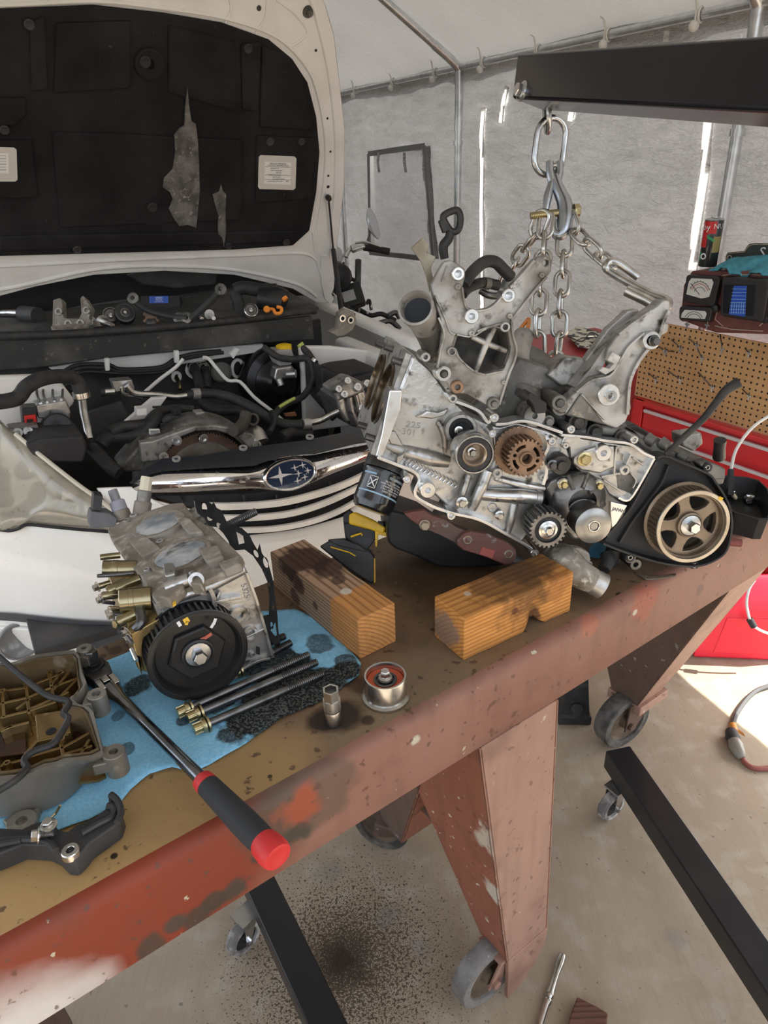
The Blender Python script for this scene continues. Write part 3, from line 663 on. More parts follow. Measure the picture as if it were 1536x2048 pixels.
# blue shop towels
def cloth(name, pts, z, m, lab, cat, amp=.004, cuts=5, zf=None):
    bm = bmesh.new(); vs = [bm.verts.new(onz(px, py, z)) for px, py in pts]
    ed = [bm.edges.new((vs[i], vs[(i+1) % len(vs)])) for i in range(len(vs))]
    bmesh.ops.triangle_fill(bm, use_beauty=True, use_dissolve=False, edges=ed)
    for _ in range(cuts):
        lg = [e for e in bm.edges if e.calc_length() > .012]
        if not lg: break
        bmesh.ops.subdivide_edges(bm, edges=lg, cuts=1); bmesh.ops.triangulate(bm, faces=bm.faces)
    bmesh.ops.beautify_fill(bm, faces=bm.faces, edges=bm.edges)
    c = V((0, 0, 0))
    for v in bm.verts: c += v.co
    c /= len(bm.verts); c.z = TT
    for v in bm.verts:
        q = v.co; v.co.z += max(0, amp*(.35+mnoise.noise(V((q.x*16, q.y*16, 2.)))+.5*mnoise.noise(V((q.x*45, q.y*45, 5.)))))+(zf(q) if zf else 0)
    for v in bm.verts: v.co -= c
    bmesh.ops.recalc_face_normals(bm, faces=bm.faces)
    me = bpy.data.meshes.new(name); bm.to_mesh(me); bm.free()
    o = bpy.data.objects.new(name, me); COL.objects.link(o); o.location = c; me.materials.append(m)
    me.polygons.foreach_set('use_smooth', [True]*len(me.polygons))
    sm = o.modifiers.new('thick', 'SOLIDIFY'); sm.thickness = .0012; sm.offset = 1
    tag(o, lab, cat); return o, c
tw = [(150, 1350), (250, 1310), (340, 1268), (420, 1240), (500, 1225), (590, 1222), (640, 1240), (690, 1290), (722, 1330), (718, 1352), (660, 1395), (560, 1440), (480, 1497), (430, 1525), (385, 1545), (345, 1538), (300, 1550), (262, 1580), (235, 1612), (180, 1640), (110, 1665), (50, 1695), (0, 1720), (-60, 1735), (-120, 1560), (-40, 1430), (60, 1380)]
tc_ = V((0, 0, 0))
for q in tw: tc_ += onz(q[0], q[1], TT+.001)
# stain positions are relative to the cloth's own centre, found once the cloth exists
o, tcen = cloth('shop_towel', tw, TT+.001, None, 'light blue paper shop towel soaked with dark oil under the cylinder head', 'towel')
def trel(px, py): q = onz(px, py, TT+.003)-tcen; return (q.x, q.y, q.z)
TOW = make_towel([(trel(275, 1375), .022, .92), (trel(370, 1440), .012, .85), (trel(250, 1500), .010, .7), (trel(235, 1432), .008, .6), (trel(520, 1430), .050, .97), (trel(600, 1390), .055, .97), (trel(560, 1340), .05, .97), (trel(665, 1360), .03, .97), (trel(640, 1290), .022, .75), (trel(690, 1320), .016, .85), (trel(460, 1470), .018, .9), (trel(350, 1497), .006, .6), (trel(430, 1400), .03, .9), (trel(540, 1410), .05, .98), (trel(620, 1375), .045, .98), (trel(490, 1440), .035, .98), (trel(690, 1345), .02, .98), (trel(150, 1560), .006, .5)])
o.data.materials.clear(); o.data.materials.append(TOW)
# cylinder head bolts
def headbolt(a, b_, lab, r=.0057):
    h = thing('head_bolt', lab, 'bolt', a, 'cylinder head bolts on the towel')
    d = (b_-a).normalized(); F = frame(a, d)
    g = MB(); g.gear(frame(a-d*.012, d), 12, .0066, .0080, 0, .011); g.lathe(frame(a-d*.001, d), [(0, 0), (.0085, 0), (.0105, .003), (.0105, .005), (0, .005)], 24); g.build('bolt_head', YZINC, h)
    g = MB(); g.ring(frame(a+d*.006, d), .0118, .006, 0, .0028, 24); g.build('washer', YZINC, h)
    L_ = (b_-a).length; g = MB(); g.lathe(F, [(0, .003), (r, .003), (r, L_*.66), (r*.98, L_*.67)]+[(r*(1. if k % 2 else .86), L_*.68+k*L_*.32/40) for k in range(40)]+[(r*.8, L_), (0, L_)], 16); g.build('shank', STEELD, h, smooth=50); return h
zb = TT+.013
headbolt(onz(405, 1452, zb), onz(647, 1347, zb-.004), 'oily head bolt with gold flanged head, on the open edge of the towel')
headbolt(onz(392, 1428, zb+.001), onz(634, 1324, zb), 'oily head bolt between the front bolt and the cylinder head')
headbolt(onz(372, 1419, zb+.002), onz(618, 1309, zb+.002), 'oily head bolt tucked against the foot of the cylinder head')
headbolt(onz(470, 1345, zb+.002), onz(582, 1285, zb+.0), 'dark head bolt lying behind the cylinder head by the gasket foot')
headbolt(onz(440, 1325, zb+.002), onz(570, 1272, zb+.001), 'dark head bolt lying behind the cylinder head, farthest from the socket')
# ------------------------------------------------------------------ the half-stripped engine hanging on the hoist
ZMIN[0] = TT+.004
EN = (-ray(590, 520)).normalized()                       # the crank axis, out of the timing end
EP0 = at(1052, 915, 1.16)
def ep(px, py, k=0.): return onpl(px, py, EP0+EN*k, EN)
EU = (ep(1385, 1050)-ep(1052, 915)).normalized(); EW = EN.cross(EU).normalized()
def eF(px, py, k=0.): return frame(ep(px, py, k), EN, EU)
def eFa(px, py, kf): return frame(ep(px, py, kf)-EN*kf, EN, EU)   # on the axis that shows at px, py when drawn kf proud
def er(px, py, k, rpx): return pr(ep(px, py, k), rpx)
eng = thing('car_engine', 'half-dismantled silver flat engine hanging from a chain over the bench', 'engine', V((EP0.x, EP0.y+.15, TT)))
def eplate(name, fn, pts, k1, k0, m, holes=(), bev=.0025, seg=2, parent=None):
    g = MB(); P = [ep(*fn(*q), k1) for q in pts]
    H_ = []
    for h in holes:
        if len(h) == 3 and not isinstance(h[0], tuple):                    # round hole: x, y, r in crop units
            c = ep(*fn(h[0], h[1]), k1); s_ = (V((*fn(h[0]+h[2], h[1]), 0))-V((*fn(h[0], h[1]), 0))).length; r = pr(c, s_)
            H_.append([c+(EU*math.cos(2*math.pi*i/16)+EW*math.sin(2*math.pi*i/16))*r for i in range(16)])
        else: H_.append([ep(*fn(*q), k1) for q in h])
    g.prism(P, -EN*(k1-k0), H_); return g.build(name, m, parent or eng, bev=bev, seg=seg, smooth=35)
def escale(fn): return abs(fn(1, 0)[0]-fn(0, 0)[0])
def eboss(name, fn, x, y, r, ri, k1, k0, m, depth_=.012):
    px, py = fn(x, y); s_ = escale(fn); g = MB(); p = ep(px, py, k1); g.boss(frame(p, EN, EU), pr(p, r*s_), pr(p, ri*s_), -(k1-k0), 0, depth_); return g.build(name, m, eng)
def ebolt(fn, x, y, r, k, m=None, h=.007, fl=1.45):
    px, py = fn(x, y); p = ep(px, py, k); g = MB(); g.hexbolt(frame(p, EN, EU.lerp(EW, random.random()*.5)), pr(p, r*escale(fn)), h, fl); return g.build('bolt', m or STEEL, eng, smooth=30)
def etube(name, fn, pts, rpx, m, n=6, seg=14, cap=True):
    P = [ep(*fn(x, y), k) for x, y, k in pts]; s_ = escale(fn)
    rs = [pr(p, (rpx[i] if isinstance(rpx, (list, tuple)) else rpx)*s_) for i, p in enumerate(P)]
    g = MB(); g.tube(P, rs, seg, n=n, cap=cap); return g.build(name, m, eng)
def erim(name, fn, pts, k1, k0, wpx, m):
    """a raised sealing lip along a path on the timing face"""
    P = [ep(*fn(x, y), k1) for x, y in pts]; P, _ = spline(P, [1]*len(P), 4); s_ = escale(fn); g = MB(); rings = []
    for i, p in enumerate(P):
        d = (P[min(i+1, len(P)-1)]-P[max(i-1, 0)]).normalized(); sd = d.cross(EN).normalized()*pr(p, wpx*s_)/2; b_ = EN*(k0-k1)
        rings.append([p-sd+b_, p+sd+b_, p+sd, p-sd])
    g.loft(rings); return g.build(name, m, eng, bev=.0008)
# --- crankcase halves
eplate('crankcase', cA, [(262, 590), (330, 645), (400, 745), (455, 800), (560, 850), (700, 850), (760, 900), (780, 1000), (740, 1110), (660, 1240), (560, 1200), (400, 1150), (270, 1030), (132, 958), (128, 930)], -.022, -.30, ALUC, bev=.005)
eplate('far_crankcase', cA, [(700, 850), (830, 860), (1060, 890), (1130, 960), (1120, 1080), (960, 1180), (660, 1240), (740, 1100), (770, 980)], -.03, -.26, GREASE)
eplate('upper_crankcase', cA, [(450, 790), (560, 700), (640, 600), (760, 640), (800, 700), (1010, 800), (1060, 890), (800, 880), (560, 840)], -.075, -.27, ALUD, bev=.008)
for pts, r in (([(620, 690, -.09), (760, 790, -.06), (830, 850, -.05)], 38), ([(600, 560, -.22), (700, 620, -.18), (800, 700, -.16)], 50), ([(690, 640, -.14), (880, 760, -.12), (980, 830, -.10)], 40)):
    etube('casting_rib', cA, pts, [r*.7, r, r*.9], ALUD)
etube('breather_boss', cA, [(660, 520, -.20), (640, 600, -.16), (650, 680, -.12)], [36, 40, 44], ALU)
# left machined rail and deck with cylinder bores
eplate('deck_rail', cB, [(290, 0), (385, 0), (375, 130), (235, 490), (185, 490), (230, 330)], -.010, -.05, ALUM)
DN = -((ep(*cA(262, 590), -.02)-ep(*cA(132, 958), -.02)).normalized().cross(EN)).normalized()
if DN.dot(EU) > 0: DN = -DN
DPt = ep(*cA(197, 775), -.03)+DN*.001
DV = EN.cross(DN).normalized()
dk = MB(); q0 = ep(*cA(258, 592), -.03); q1 = ep(*cA(130, 955), -.03)
HB = []
bores = []
for a in (.072, .195):
    c = q0.lerp(q1, .47)-EN*a; bores.append(c); HB.append([c+(EN*math.cos(t)+DV*math.sin(t))*.0525 for t in [2*math.pi*i/40 for i in range(40)]])
dk.prism([q0, q1, q1-EN*.27, q0-EN*.27], DN*.010, HB); dk.build('cylinder_deck', ALU, eng, bev=.001)
for c in bores:
    g = MB(); g.lathe(frame(c, DN, EN), [(.0515, .006), (.0515, .0145), (.049, .0145), (.0485, .013), (.0485, .0015), (0, .0015)], 44); g.build('cylinder_liner', mat('oily_bore', (.10, .075, .05), .22, .9, (.26, .21, .15), 20), eng)
for a, t in ((.01, .1), (.01, .86), (.13, .06), (.13, .9), (.25, .1)):
    c = q0.lerp(q1, t)-EN*a; g = MB(); g.tube([c+DN*.008, c+DN*.026], .006, 10); g.build('dowel', STEELD, eng)
# cast detail of the left face
for s_, x, y in (('225', 465, 258), ('301', 432, 312)):
    p = ep(*cB(x, y), -.0215); dx = (ep(*cB(x+100, y+14), -.0215)-p).normalized(); text('cast_lettering', s_, frame(p, EN, dx), pr(p, 64*.27344), ENAM, eng, ext=.0009, sx=1.15)
eplate('cast_web', cB, [(470, 200), (560, 150), (640, 160), (730, 130), (700, 190), (600, 215)], -.012, -.03, ALUC, bev=.004)
etube('cast_bulge', cB, [(265, 400, -.030), (420, 450, -.026), (600, 500, -.022), (720, 525, -.024)], [40, 56, 60, 44], ALUC)
etube('cast_bulge', cB, [(640, 230, -.024), (690, 330, -.022), (690, 460, -.026)], [22, 28, 20], ALUC)
eplate('cast_pad', cB, [(250, 300), (330, 300), (400, 420), (300, 400)], -.017, -.03, ALUC, bev=.003)
for i in range(14):                                        # herringbone ridges
    for j, (y0, dx, dy) in enumerate(((0, 16, 24), (34, 18, -14))):
        x = 400+i*28; y = 490+i*13.5+y0*1.4
        a = ep(*cB(x, y), -.019); b_ = ep(*cB(x+dx, y+dy), -.019); g = MB(); g.tube([a, b_], .0016, 5); g.build('cast_ridge', ALUC, eng, clean=False)
eplate('vertical_rib', cB, [(345, 490), (385, 470), (400, 455), (392, 500), (360, 545), (340, 540)], -.008, -.03, ALUC)
# bearing seat behind the tensioner
eboss('tensioner_seat', cB, 815, 295, 120, 92, -.004, -.03, ALUC, .015)
px, py = cB(815, 290); g = MB(); g.lathe(eF(px, py, -.012), [(er(px, py, 0, 27), 0), (er(px, py, 0, 25), .003), (er(px, py, 0, 17), .002), (er(px, py, 0, 15), .005), (er(px, py, 0, 9), .004), (0, .001)], 28); g.build('oil_seal', BLK, eng)
ebolt(cB, 795, 295, 22, -.004, STEEL)
# --- tensioner pulley
def pulley(name, fn, x, y, r, k1, k0, rim_m, parts=(.80, .55, .48), bolt_r=.30, bolt_k=-.018):
    px, py = fn(x, y); s_ = escale(fn); R = er(px, py, k1, r*s_); F = eFa(px, py, k1)
    g = MB(); g.lathe(F, [(R*.97, k0), (R, k0+.001), (R, k1-.0015), (R*.97, k1), (R*.90, k1), (R*.88, k1-.003), (R*.88, k1-.012)], 52); a = g.build('pulley_rim', rim_m, eng)
    g = MB(); g.lathe(F, [(R*.89, k1-.004), (R*.87, k1-.002), (R*.60, k1-.002), (R*.58, k1-.005)], 44); g.build('bearing_seal', RUB, a)
    g = MB(); g.lathe(F, [(R*.62, k1-.006), (R*.62, k1-.0005), (R*.56, k1+.0005), (R*.50, k1-.001), (R*.48, k1-.004), (R*.46, k1-.022), (0, k1-.022)], 40); g.build('inner_race', mat('tan_steel', (.42, .34, .26), .35, .9, (.30, .25, .2), 30), a)
    g = MB(); g.hexbolt(F @ Matrix.Translation((0, 0, k1+bolt_k)), R*bolt_r*.62, .010, 1.4); g.build('pulley_bolt', STEEL, a); return a
pulley('tensioner', cB, 913, 475, 147, .052, .012, STEEL)
g = MB(); g.cyl(eF(*cB(900, 440), 0), .022, -.02, .02, 24); g.build('tensioner_post', ALUC, eng)
# --- timing face of the oil pump
eplate('oil_pump_body', cA, [(545, 845), (575, 850), (640, 832), (740, 860), (800, 890), (830, 960), (740, 1020), (735, 1110), (700, 1200), (655, 1262), (590, 1230), (520, 1195), (400, 1165), (430, 1130), (500, 1100), (530, 1040), (555, 960)], -.008, -.05, ALUC, bev=.004)
erim('sealing_lip', cA, [(395, 755), (440, 768), (500, 795), (532, 835), (545, 815)], .006, -.03, 10, ALUM)
erim('sealing_lip', cA, [(560, 842), (600, 840), (650, 830), (700, 838), (740, 852), (800, 872)], .006, -.03, 11, ALUM)
erim('sealing_lip', cA, [(385, 1155), (420, 1165), (480, 1178), (530, 1198), (590, 1232), (650, 1265), (690, 1290)], .010, -.03, 11, ALUM)
erim('sealing_lip', cA, [(135, 960), (200, 985), (262, 1010), (285, 1040), (270, 1095), (330, 1135), (385, 1155)], -.004, -.04, 12, ALUM)
erim('sealing_lip', cA, [(740, 880), (748, 920), (735, 960), (742, 1010), (730, 1060)], .004, -.03, 12, ALUM)
for x, y, r, ri in ((555, 818, 17, 8), (548, 876, 15, 8), (762, 902, 16, 8), (400, 1170, 16, 8), (700, 1305, 16, 7), (240, 1040, 14, 7), (305, 598, 16, 9), (403, 748, 16, 9)):
    eboss('bolt_lug', cA, x, y, r, ri, .010, -.03, ALUM)
eboss('mount_boss', cB, 570, 735, 60, 20, .012, -.04, ALUM)
etube('pump_tube', cB, [(950, 760, -.006), (1100, 770, .0), (1240, 775, .002), (1390, 790, .0)], [46, 52, 58, 50], ALUC, seg=20)
etube('pump_tube_lip', cB, [(1355, 787, .001), (1392, 791, .001)], [58, 58], ALUC, seg=20, n=0)
etube('pump_web', cB, [(1010, 590, -.004), (960, 720, -.002), (890, 870, -.004)], [40, 42, 34], ALUC)
etube('pump_web', cB, [(870, 620, -.010), (830, 740, -.008), (810, 800, -.01)], [22, 24, 20], ALUC)
etube('pump_web', cB, [(1200, 830, -.008), (1180, 930, -.006), (1150, 1040, -.008)], [34, 36, 26], ALUC)
etube('pump_web', cB, [(1060, 640, -.008), (1250, 690, -.004), (1420, 720, -.006)], [24, 30, 24], ALUC)
for x, y, r in ((818, 822, 30), (1093, 915, 24)): ebolt(cB, x, y, r, .0, STEEL, .009)
eboss('oil_port', cB, 1043, 862, 36, 30, -.004, -.03, ALUC)
for x, y, r in ((1080, 610, 40), (1420, 640, 34), (1100, 660, 20)): eboss('bolt_lug', cB, x, y, r, r*.4, -.001, -.03, ALU)
# --- crank sprocket
px, py = cB(1232, 445); R = er(px, py, .0, 50); g = MB(); g.gear(eFa(px, py, .006), 34, R*.95, R, .004, .008, hole=R*.3, tw=.8); cs = g.build('crank_reluctor', RUSTG, eng, smooth=30)
px, py = cB(1290, 500); R = er(px, py, .05, 39.5)
g = MB(); g.gear(eFa(px, py, .0475), 26, R*.885, R, .008, .047, hole=R*.80); g.build('crank_sprocket', RUSTG, eng, smooth=30)
F = eF(px, py, .0475); out_ = [F @ V((R*.86*math.cos(t), R*.86*math.sin(t), 0)) for t in [2*math.pi*i/40 for i in range(40)]]; hl = []
for c_ in range(4):
    a0 = math.pi/4+c_*math.pi/2+.15; arc = [a0-.42+.84*i/8 for i in range(9)]
    hl.append([F @ V((R*.71*math.cos(t), R*.71*math.sin(t), 0)) for t in arc]+[F @ V((R*.55*math.cos(t), R*.55*math.sin(t), 0)) for t in arc[::-1]])
for a0 in (.15+math.pi/2-.0, .15-math.pi/2+.0, .15, .15+math.pi):
    if a0 in (.15, .15+math.pi): hl.append([F @ V((R*.62*math.cos(a0)+R*.09*math.cos(t), R*.62*math.sin(a0)+R*.09*math.sin(t), 0)) for t in [2*math.pi*i/12 for i in range(12)]])
hl.append([F @ V((R*.25*math.cos(t), R*.25*math.sin(t), 0)) for t in [2*math.pi*i/20 for i in range(20)]])
g = MB(); g.prism(out_, -EN*.012, hl); g.build('sprocket_face', RUSTG, eng, bev=.0008)
g = MB(); g.ring(F, R*.37, R*.26, -.012, .005, 32, ch=.001); g.cyl(F, R*.26, -.02, -.016, 20); g.build('sprocket_hub', RUSTG, eng)
g = MB(); g.cyl(F, R*.8, -.038, -.030, 30); g.build('sprocket_web', GREASE, eng)
# guide post right of the crank
px, py = cC(235, 450); g = MB(); g.lathe(eF(px, py, 0), [(0, .024), (.008, .024), (.009, .020), (.009, .016), (.0155, .016), (.0175, .013), (.0175, -.01)], 24); g.build('tensioner_stud', GREASE, eng)
ebolt(cC, 200, 465, 24, .016, STEELD)
eboss('bolt_lug', cC, 200, 320, 26, 12, .012, -.03, ALUM)
# --- water pump
SMK = mat('smoky_alloy', (.22, .215, .205), .36, .75, (.09, .085, .08), 16, .4, .7, (.34, .33, .31), 40, .6, .75, bump=.4, bscale=60, bdist=.002)
eplate('pump_housing', cC, [(160, 620), (190, 560), (250, 530), (340, 520), (440, 530), (520, 570), (560, 640), (670, 720), (640, 800), (560, 880), (430, 930), (330, 930), (250, 850), (200, 720)], .002, -.05, SMK, bev=.006, seg=3)
px, py = cC(360, 680); R = er(px, py, 0, 58); g = MB(); g.lathe(eF(px, py, 0), [(R*1.0, -.01), (R*.96, .004), (R*.8, .013), (R*.6, .018), (R*.5, .020)], 40); g.build('pump_dome', SMK, eng)
for a in (-.4, .35, 1.1, 1.85):
    p0 = ep(px, py, .02)+(EU*math.cos(a+.6)+EW*math.sin(a+.6))*R*.42; p1 = ep(px, py, .004)+(EU*math.cos(a+.6)+EW*math.sin(a+.6))*R*.98
    g = MB(); g.tube([p0, p1], .004, 8); g.build('pump_rib', SMK, eng)
px, py = cC(455, 840); R = er(px, py, .06, 38)
g = MB(); g.lathe(eFa(px, py, .06), [(R*.7, .008), (R*.93, .010), (R*.93, .054), (R*.99, .056), (R*.99, .060), (R*.95, .061), (R*.5, .0625), (R*.32, .0625), (R*.30, .060), (R*.22, .060), (R*.20, .063), (0, .063)], 52); wp = g.build('water_pump_pulley', mat('smoky_steel', (.34, .335, .32), .3, .95, (.20, .19, .18), 14, rvar=.15), eng)
g = MB(); g.ring(eFa(px, py, .06), R*.945, R*.85, .010, .013, 44); g.build('pulley_back_edge', ALUM, eng)
g = MB(); g.ring(eFa(px, py, .06), R*.34, R*.24, .060, .0645, 30, ch=.0008); g.build('pulley_hub', STEEL, eng)
for x, y in ((268, 583), (487, 590)): 
    eboss('bolt_lug', cC, x, y, 38, 20, .010, -.03, ALUC); ebolt(cC, x, y, 22, .010, YZINC, .009, 1.3)
eplate('cast_lettering_pad', cC, [(560, 690), (670, 715), (600, 830), (570, 860), (560, 760)], .006, -.03, ALUM, bev=.002)
p = ep(*cC(612, 745), .0065); text('cast_lettering', 'JAPAN', frame(p, EN, (ep(*cC(700, 765), .0065)-p)), pr(p, 30*.323), ENAM, eng, ext=.0006)
# --- toothed idler
px, py = cC(172, 865); R = er(px, py, .05, 38.5); F = eFa(px, py, .05)
g = MB(); g.gear(F, 24, R*.89, R, .012, .052, hole=R*.72); tg = g.build('toothed_idler', mat('dark_sprocket', (.14, .135, .13), .4, .9, (.28, .27, .25), 30), eng, smooth=30)
g = MB(); g.lathe(F, [(R*.74, .046), (R*.72, .0525), (R*.69, .0525), (R*.66, .049), (R*.50, .049), (R*.48, .046)], 40); g.build('bearing_seal', RUB, tg)
g = MB(); g.lathe(F, [(R*.50, .046), (R*.50, .052), (R*.38, .053), (R*.36, .050), (0, .050)], 36); g.build('inner_race', STEEL, tg)
g = MB(); g.hexbolt(frame(ep(px, py, .05), EN, EW), R*.22, .011, 1.5); g.build('idler_bolt', STEEL, tg)
# --- far head front plate
eplate('head_front', cA, [(800, 892), (818, 868), (850, 880), (870, 892), (1040, 918), (1070, 920), (1130, 962), (1088, 1040), (1036, 1115), (1000, 1108), (930, 1085), (900, 1040), (850, 1000), (828, 960), (825, 925), (790, 918)], -.002, -.06, ALUC, bev=.003)
erim('sealing_lip', cA, [(795, 880), (845, 884), (900, 890), (960, 902), (1040, 912), (1090, 945), (1130, 962)], .010, -.02, 10, ALUM)
erim('sealing_lip', cA, [(1130, 962), (1090, 1035), (1040, 1112), (1000, 1105)], .008, -.02, 9, ALUM)
eplate('head_boss_pad', cC, [(330, 420), (400, 370), (470, 350), (590, 345), (590, 480), (500, 520), (380, 500), (330, 460)], .006, -.02, ALUC, bev=.004)
eboss('mount_boss', cC, 520, 392, 52, 20, .014, -.02, ALUM); ebolt(cC, 400, 428, 34, .007, YZINC, .008, 1.35)
eboss('mount_boss', cC, 652, 498, 34, 14, .010, -.02, ALUC)
eboss('bolt_lug', cC, 318, 246, 26, 12, .013, -.03, ALUM); eboss('bolt_lug', cC, 710, 310, 26, 12, .013, -.03, ALUM); eboss('bolt_lug', cC, 285, 345, 22, 4, .004, -.02, ALUC)
erim('cast_rib', cC, [(600, 350), (590, 440), (585, 520)], .008, -.01, 12, ALUC)
erim('cast_rib', cC, [(505, 540), (600, 520), (650, 505)], .007, -.01, 12, ALUC); erim('cast_rib', cC, [(520, 560), (585, 600), (640, 640)], .007, -.01, 10, ALUC)
erim('cast_rib', cC, [(690, 400), (665, 450), (655, 490)], .007, -.01, 10, ALUC); erim('cast_rib', cC, [(680, 510), (720, 560), (700, 610)], .007, -.01, 10, ALUC); erim('cast_rib', cC, [(700, 420), (770, 470)], .006, -.01, 10, ALUC)
erim('cast_rib', cC, [(640, 400), (640, 440)], .004, -.01, 6, ALUC)
eplate('head_pocket', cC, [(600, 530), (690, 520), (720, 590), (680, 640), (610, 610)], -.0005, -.01, ALUD, bev=0)
for s_, x, y in (('MC', 750, 448), ('ST', 640, 560)):
    p = ep(*cC(x, y), .0002); text('cast_lettering', s_, frame(p, EN, (ep(*cC(x+60, y+35), .0002)-p)), pr(p, 26*.323), ENAM, eng, ext=.0006)
# --- timing belt back cover and cam sprocket
cov = [(815, 445), (850, 420), (905, 412), (1000, 450), (1165, 520), (1215, 575), (1290, 700), (1312, 830), (1285, 990), (1200, 1062), (1090, 1092), (960, 1085), (840, 1062), (700, 1020), (600, 985), (510, 950), (560, 885), (640, 790), (700, 720), (760, 590)]
eplate('belt_cover', cC, cov, -.008, -.020, BLKD, bev=.002)
erim('cover_rim', cC, [(850, 425), (905, 412), (1000, 450), (1165, 520), (1215, 575), (1290, 700), (1315, 830), (1285, 990), (1200, 1062), (1090, 1094), (960, 1087), (840, 1064), (700, 1022), (600, 987), (515, 952)], .012, -.02, 14, BLKD)
erim('cover_step', cC, [(925, 470), (880, 580), (800, 690), (700, 820), (620, 950)], .002, -.012, 16, BLKD)
erim('cover_step', cC, [(850, 440), (780, 570), (700, 720), (620, 820), (540, 910)], .003, -.015, 18, BLKD)
for x, y in ((1165, 483), (1083, 1090), (685, 1040)): eboss('cover_lug', cC, x, y, 30, 11, .004, -.02, BLKD)
for x, y in ((1165, 483), (1083, 1090), (685, 1040)): eboss('lug_sleeve', cC, x, y, 17, 10, .006, -.01, STEEL)
px, py = cC(1073, 850); k1 = .048; R = er(px, py, k1, 77); F = eFa(px, py, k1)
g = MB(); g.lathe(F, [(R*.955, k1-.006), (R*1.0, k1-.003), (R*1.0, k1), (R*.985, k1+.001), (R*.90, k1+.001), (R*.885, k1-.001), (R*.87, k1-.012), (R*.86, k1-.024)], 72); cf = g.build('cam_flange', mat('worn_rim', (.55, .50, .42), .32, .85, (.36, .31, .25), 20), eng)
g = MB(); g.gear(F, 48, R*.945, R*.99, k1-.036, k1-.005, hole=R*.86); g.build('cam_sprocket', BRONZE, eng, smooth=30)
g = MB(); g.lathe(F, [(R*.8, k1-.040), (R*1.05, k1-.040), (R*1.06, k1-.037), (R*1.0, k1-.034), (R*.86, k1-.034)], 60); g.build('cam_back_flange', BRONZE, eng)
Fw = F @ Matrix.Translation((0, 0, k1-.014)); outp = [Fw @ V((R*.872*math.cos(t), R*.872*math.sin(t), 0)) for t in [2*math.pi*i/60 for i in range(60)]]; hl = []
for c_ in range(5):
    a0 = .42+c_*2*math.pi/5; w_ = .40
    hl.append([Fw @ V((R*.76*math.cos(a0+t), R*.76*math.sin(a0+t), 0)) for t in [-w_+2*w_*i/10 for i in range(11)]]+[Fw @ V((R*q*math.cos(a0+t), R*q*math.sin(a0+t), 0)) for q, t in ((.62, w_*.98), (.46, w_*.62), (.40, 0.), (.46, -w_*.62), (.62, -w_*.98))])
g = MB(); g.prism(outp, -EN*.012, hl); g.build('cam_spokes', BRONZE, eng, bev=.002)
g = MB(); g.lathe(F, [(R*.36, k1-.015), (R*.34, k1-.009), (R*.30, k1-.008), (R*.28, k1-.010), (0, k1-.010)], 40); g.build('cam_hub', BRONZE, eng)
g = MB(); g.hexbolt(F @ Matrix.Translation((0, 0, k1-.010)), R*.155, .018, 1.75, .2); g.build('cam_bolt', ZINC, eng)
g = MB(); p = ep(px, py, k1+.0012)+(EU*-.02+EW*1.).normalized()*R*.94+EU*R*.30; g.box(frame(p, EN, EU), .008, .006, .0006); g.build('timing_mark', mat('yellow_paint_mark', (.75, .48, .05), .6), eng)
# --- coolant elbow and thermostat housing
SALT = mat('corroded_aluminium', (.40, .375, .33), .65, .35, (.18, .15, .11), 30, .4, .65, (.60, .57, .50), 70, .55, .68, bump=.6, bscale=90)
eplate('thermostat_flange', cC, [(110, 1090), (160, 1020), (260, 975), (370, 980), (430, 1010), (440, 1060), (380, 1110), (270, 1170), (190, 1185), (130, 1150)], .012, -.005, SALT, bev=.003)
ebolt(cC, 160, 1140, 22, .012, YZINC); ebolt(cC, 425, 1080, 16, .010, STEELD)
el = [ep(*cC(240, 1060), .0)+EN*.006, ep(*cC(290, 1085), .035), ep(*cC(370, 1140), .055), ep(*cC(455, 1185), .062), ep(*cC(512, 1216), .066)]
g = MB(); g.tube(el, [pr(el[0], 40), pr(el[1], 37), pr(el[2], 29), pr(el[3], 25), pr(el[4], 25.5)], 26, n=6, cap=False); ob = g.build('coolant_elbow', SALT, eng)
d = (el[4]-el[3]).normalized(); R = pr(el[4], 25.5); g = MB(); g.lathe(frame(el[4], d), [(R*.98, -.02), (R*1.03, -.012), (R*1.0, -.006), (R*1.04, 0), (R*.9, .001), (R*.86, -.002), (R*.84, -.03), (0, -.03)], 32); g.build('elbow_bead', mat('cleaned_spigot', (.58, .57, .55), .4, .8, (.36, .34, .31), 20), eng)
etube('coolant_hose', cC, [(540, 1010, -.02), (545, 1060, -.01), (520, 1110, .0)], [44, 44, 40], RUB, seg=18)
# --- rusty engine mount arm
eplate('mount_arm', cB, [(395, 905), (470, 890), (540, 880), (600, 920), (700, 950), (790, 1010), (870, 1040), (840, 1150), (780, 1125), (650, 1060), (530, 1010), (440, 950)], .012, .0, RUSTR, bev=.002)
eplate('mount_plate', cB, [(785, 1100), (830, 1050), (890, 1032), (1010, 1060), (1160, 1120), (1215, 1165), (1222, 1210), (1185, 1275), (1140, 1285), (980, 1220), (830, 1175), (785, 1140)], .022, .010, RUSTR, bev=.003)
eplate('cast_rectangle', cB, [(965, 1148), (1065, 1178), (1045, 1235), (945, 1205)], .024, .02, mat('bare_red_primer', (.30, .075, .06), .7), bev=.0015)
for x, y in ((862, 1100), (1163, 1205)): eboss('mount_sleeve', cB, x, y, 36, 22, .0235, .008, mat('brass_sleeve', (.36, .30, .22), .4, .8))
ebolt(cB, 545, 985, 34, .013, mat('tan_bolt', (.36, .30, .23), .5, .5), .010, 1.2)
etube('mount_stud', cB, [(1190, 1250, .0), (1250, 1265, .004), (1310, 1290, .006)], [44, 42, 36], ALUD, n=0)
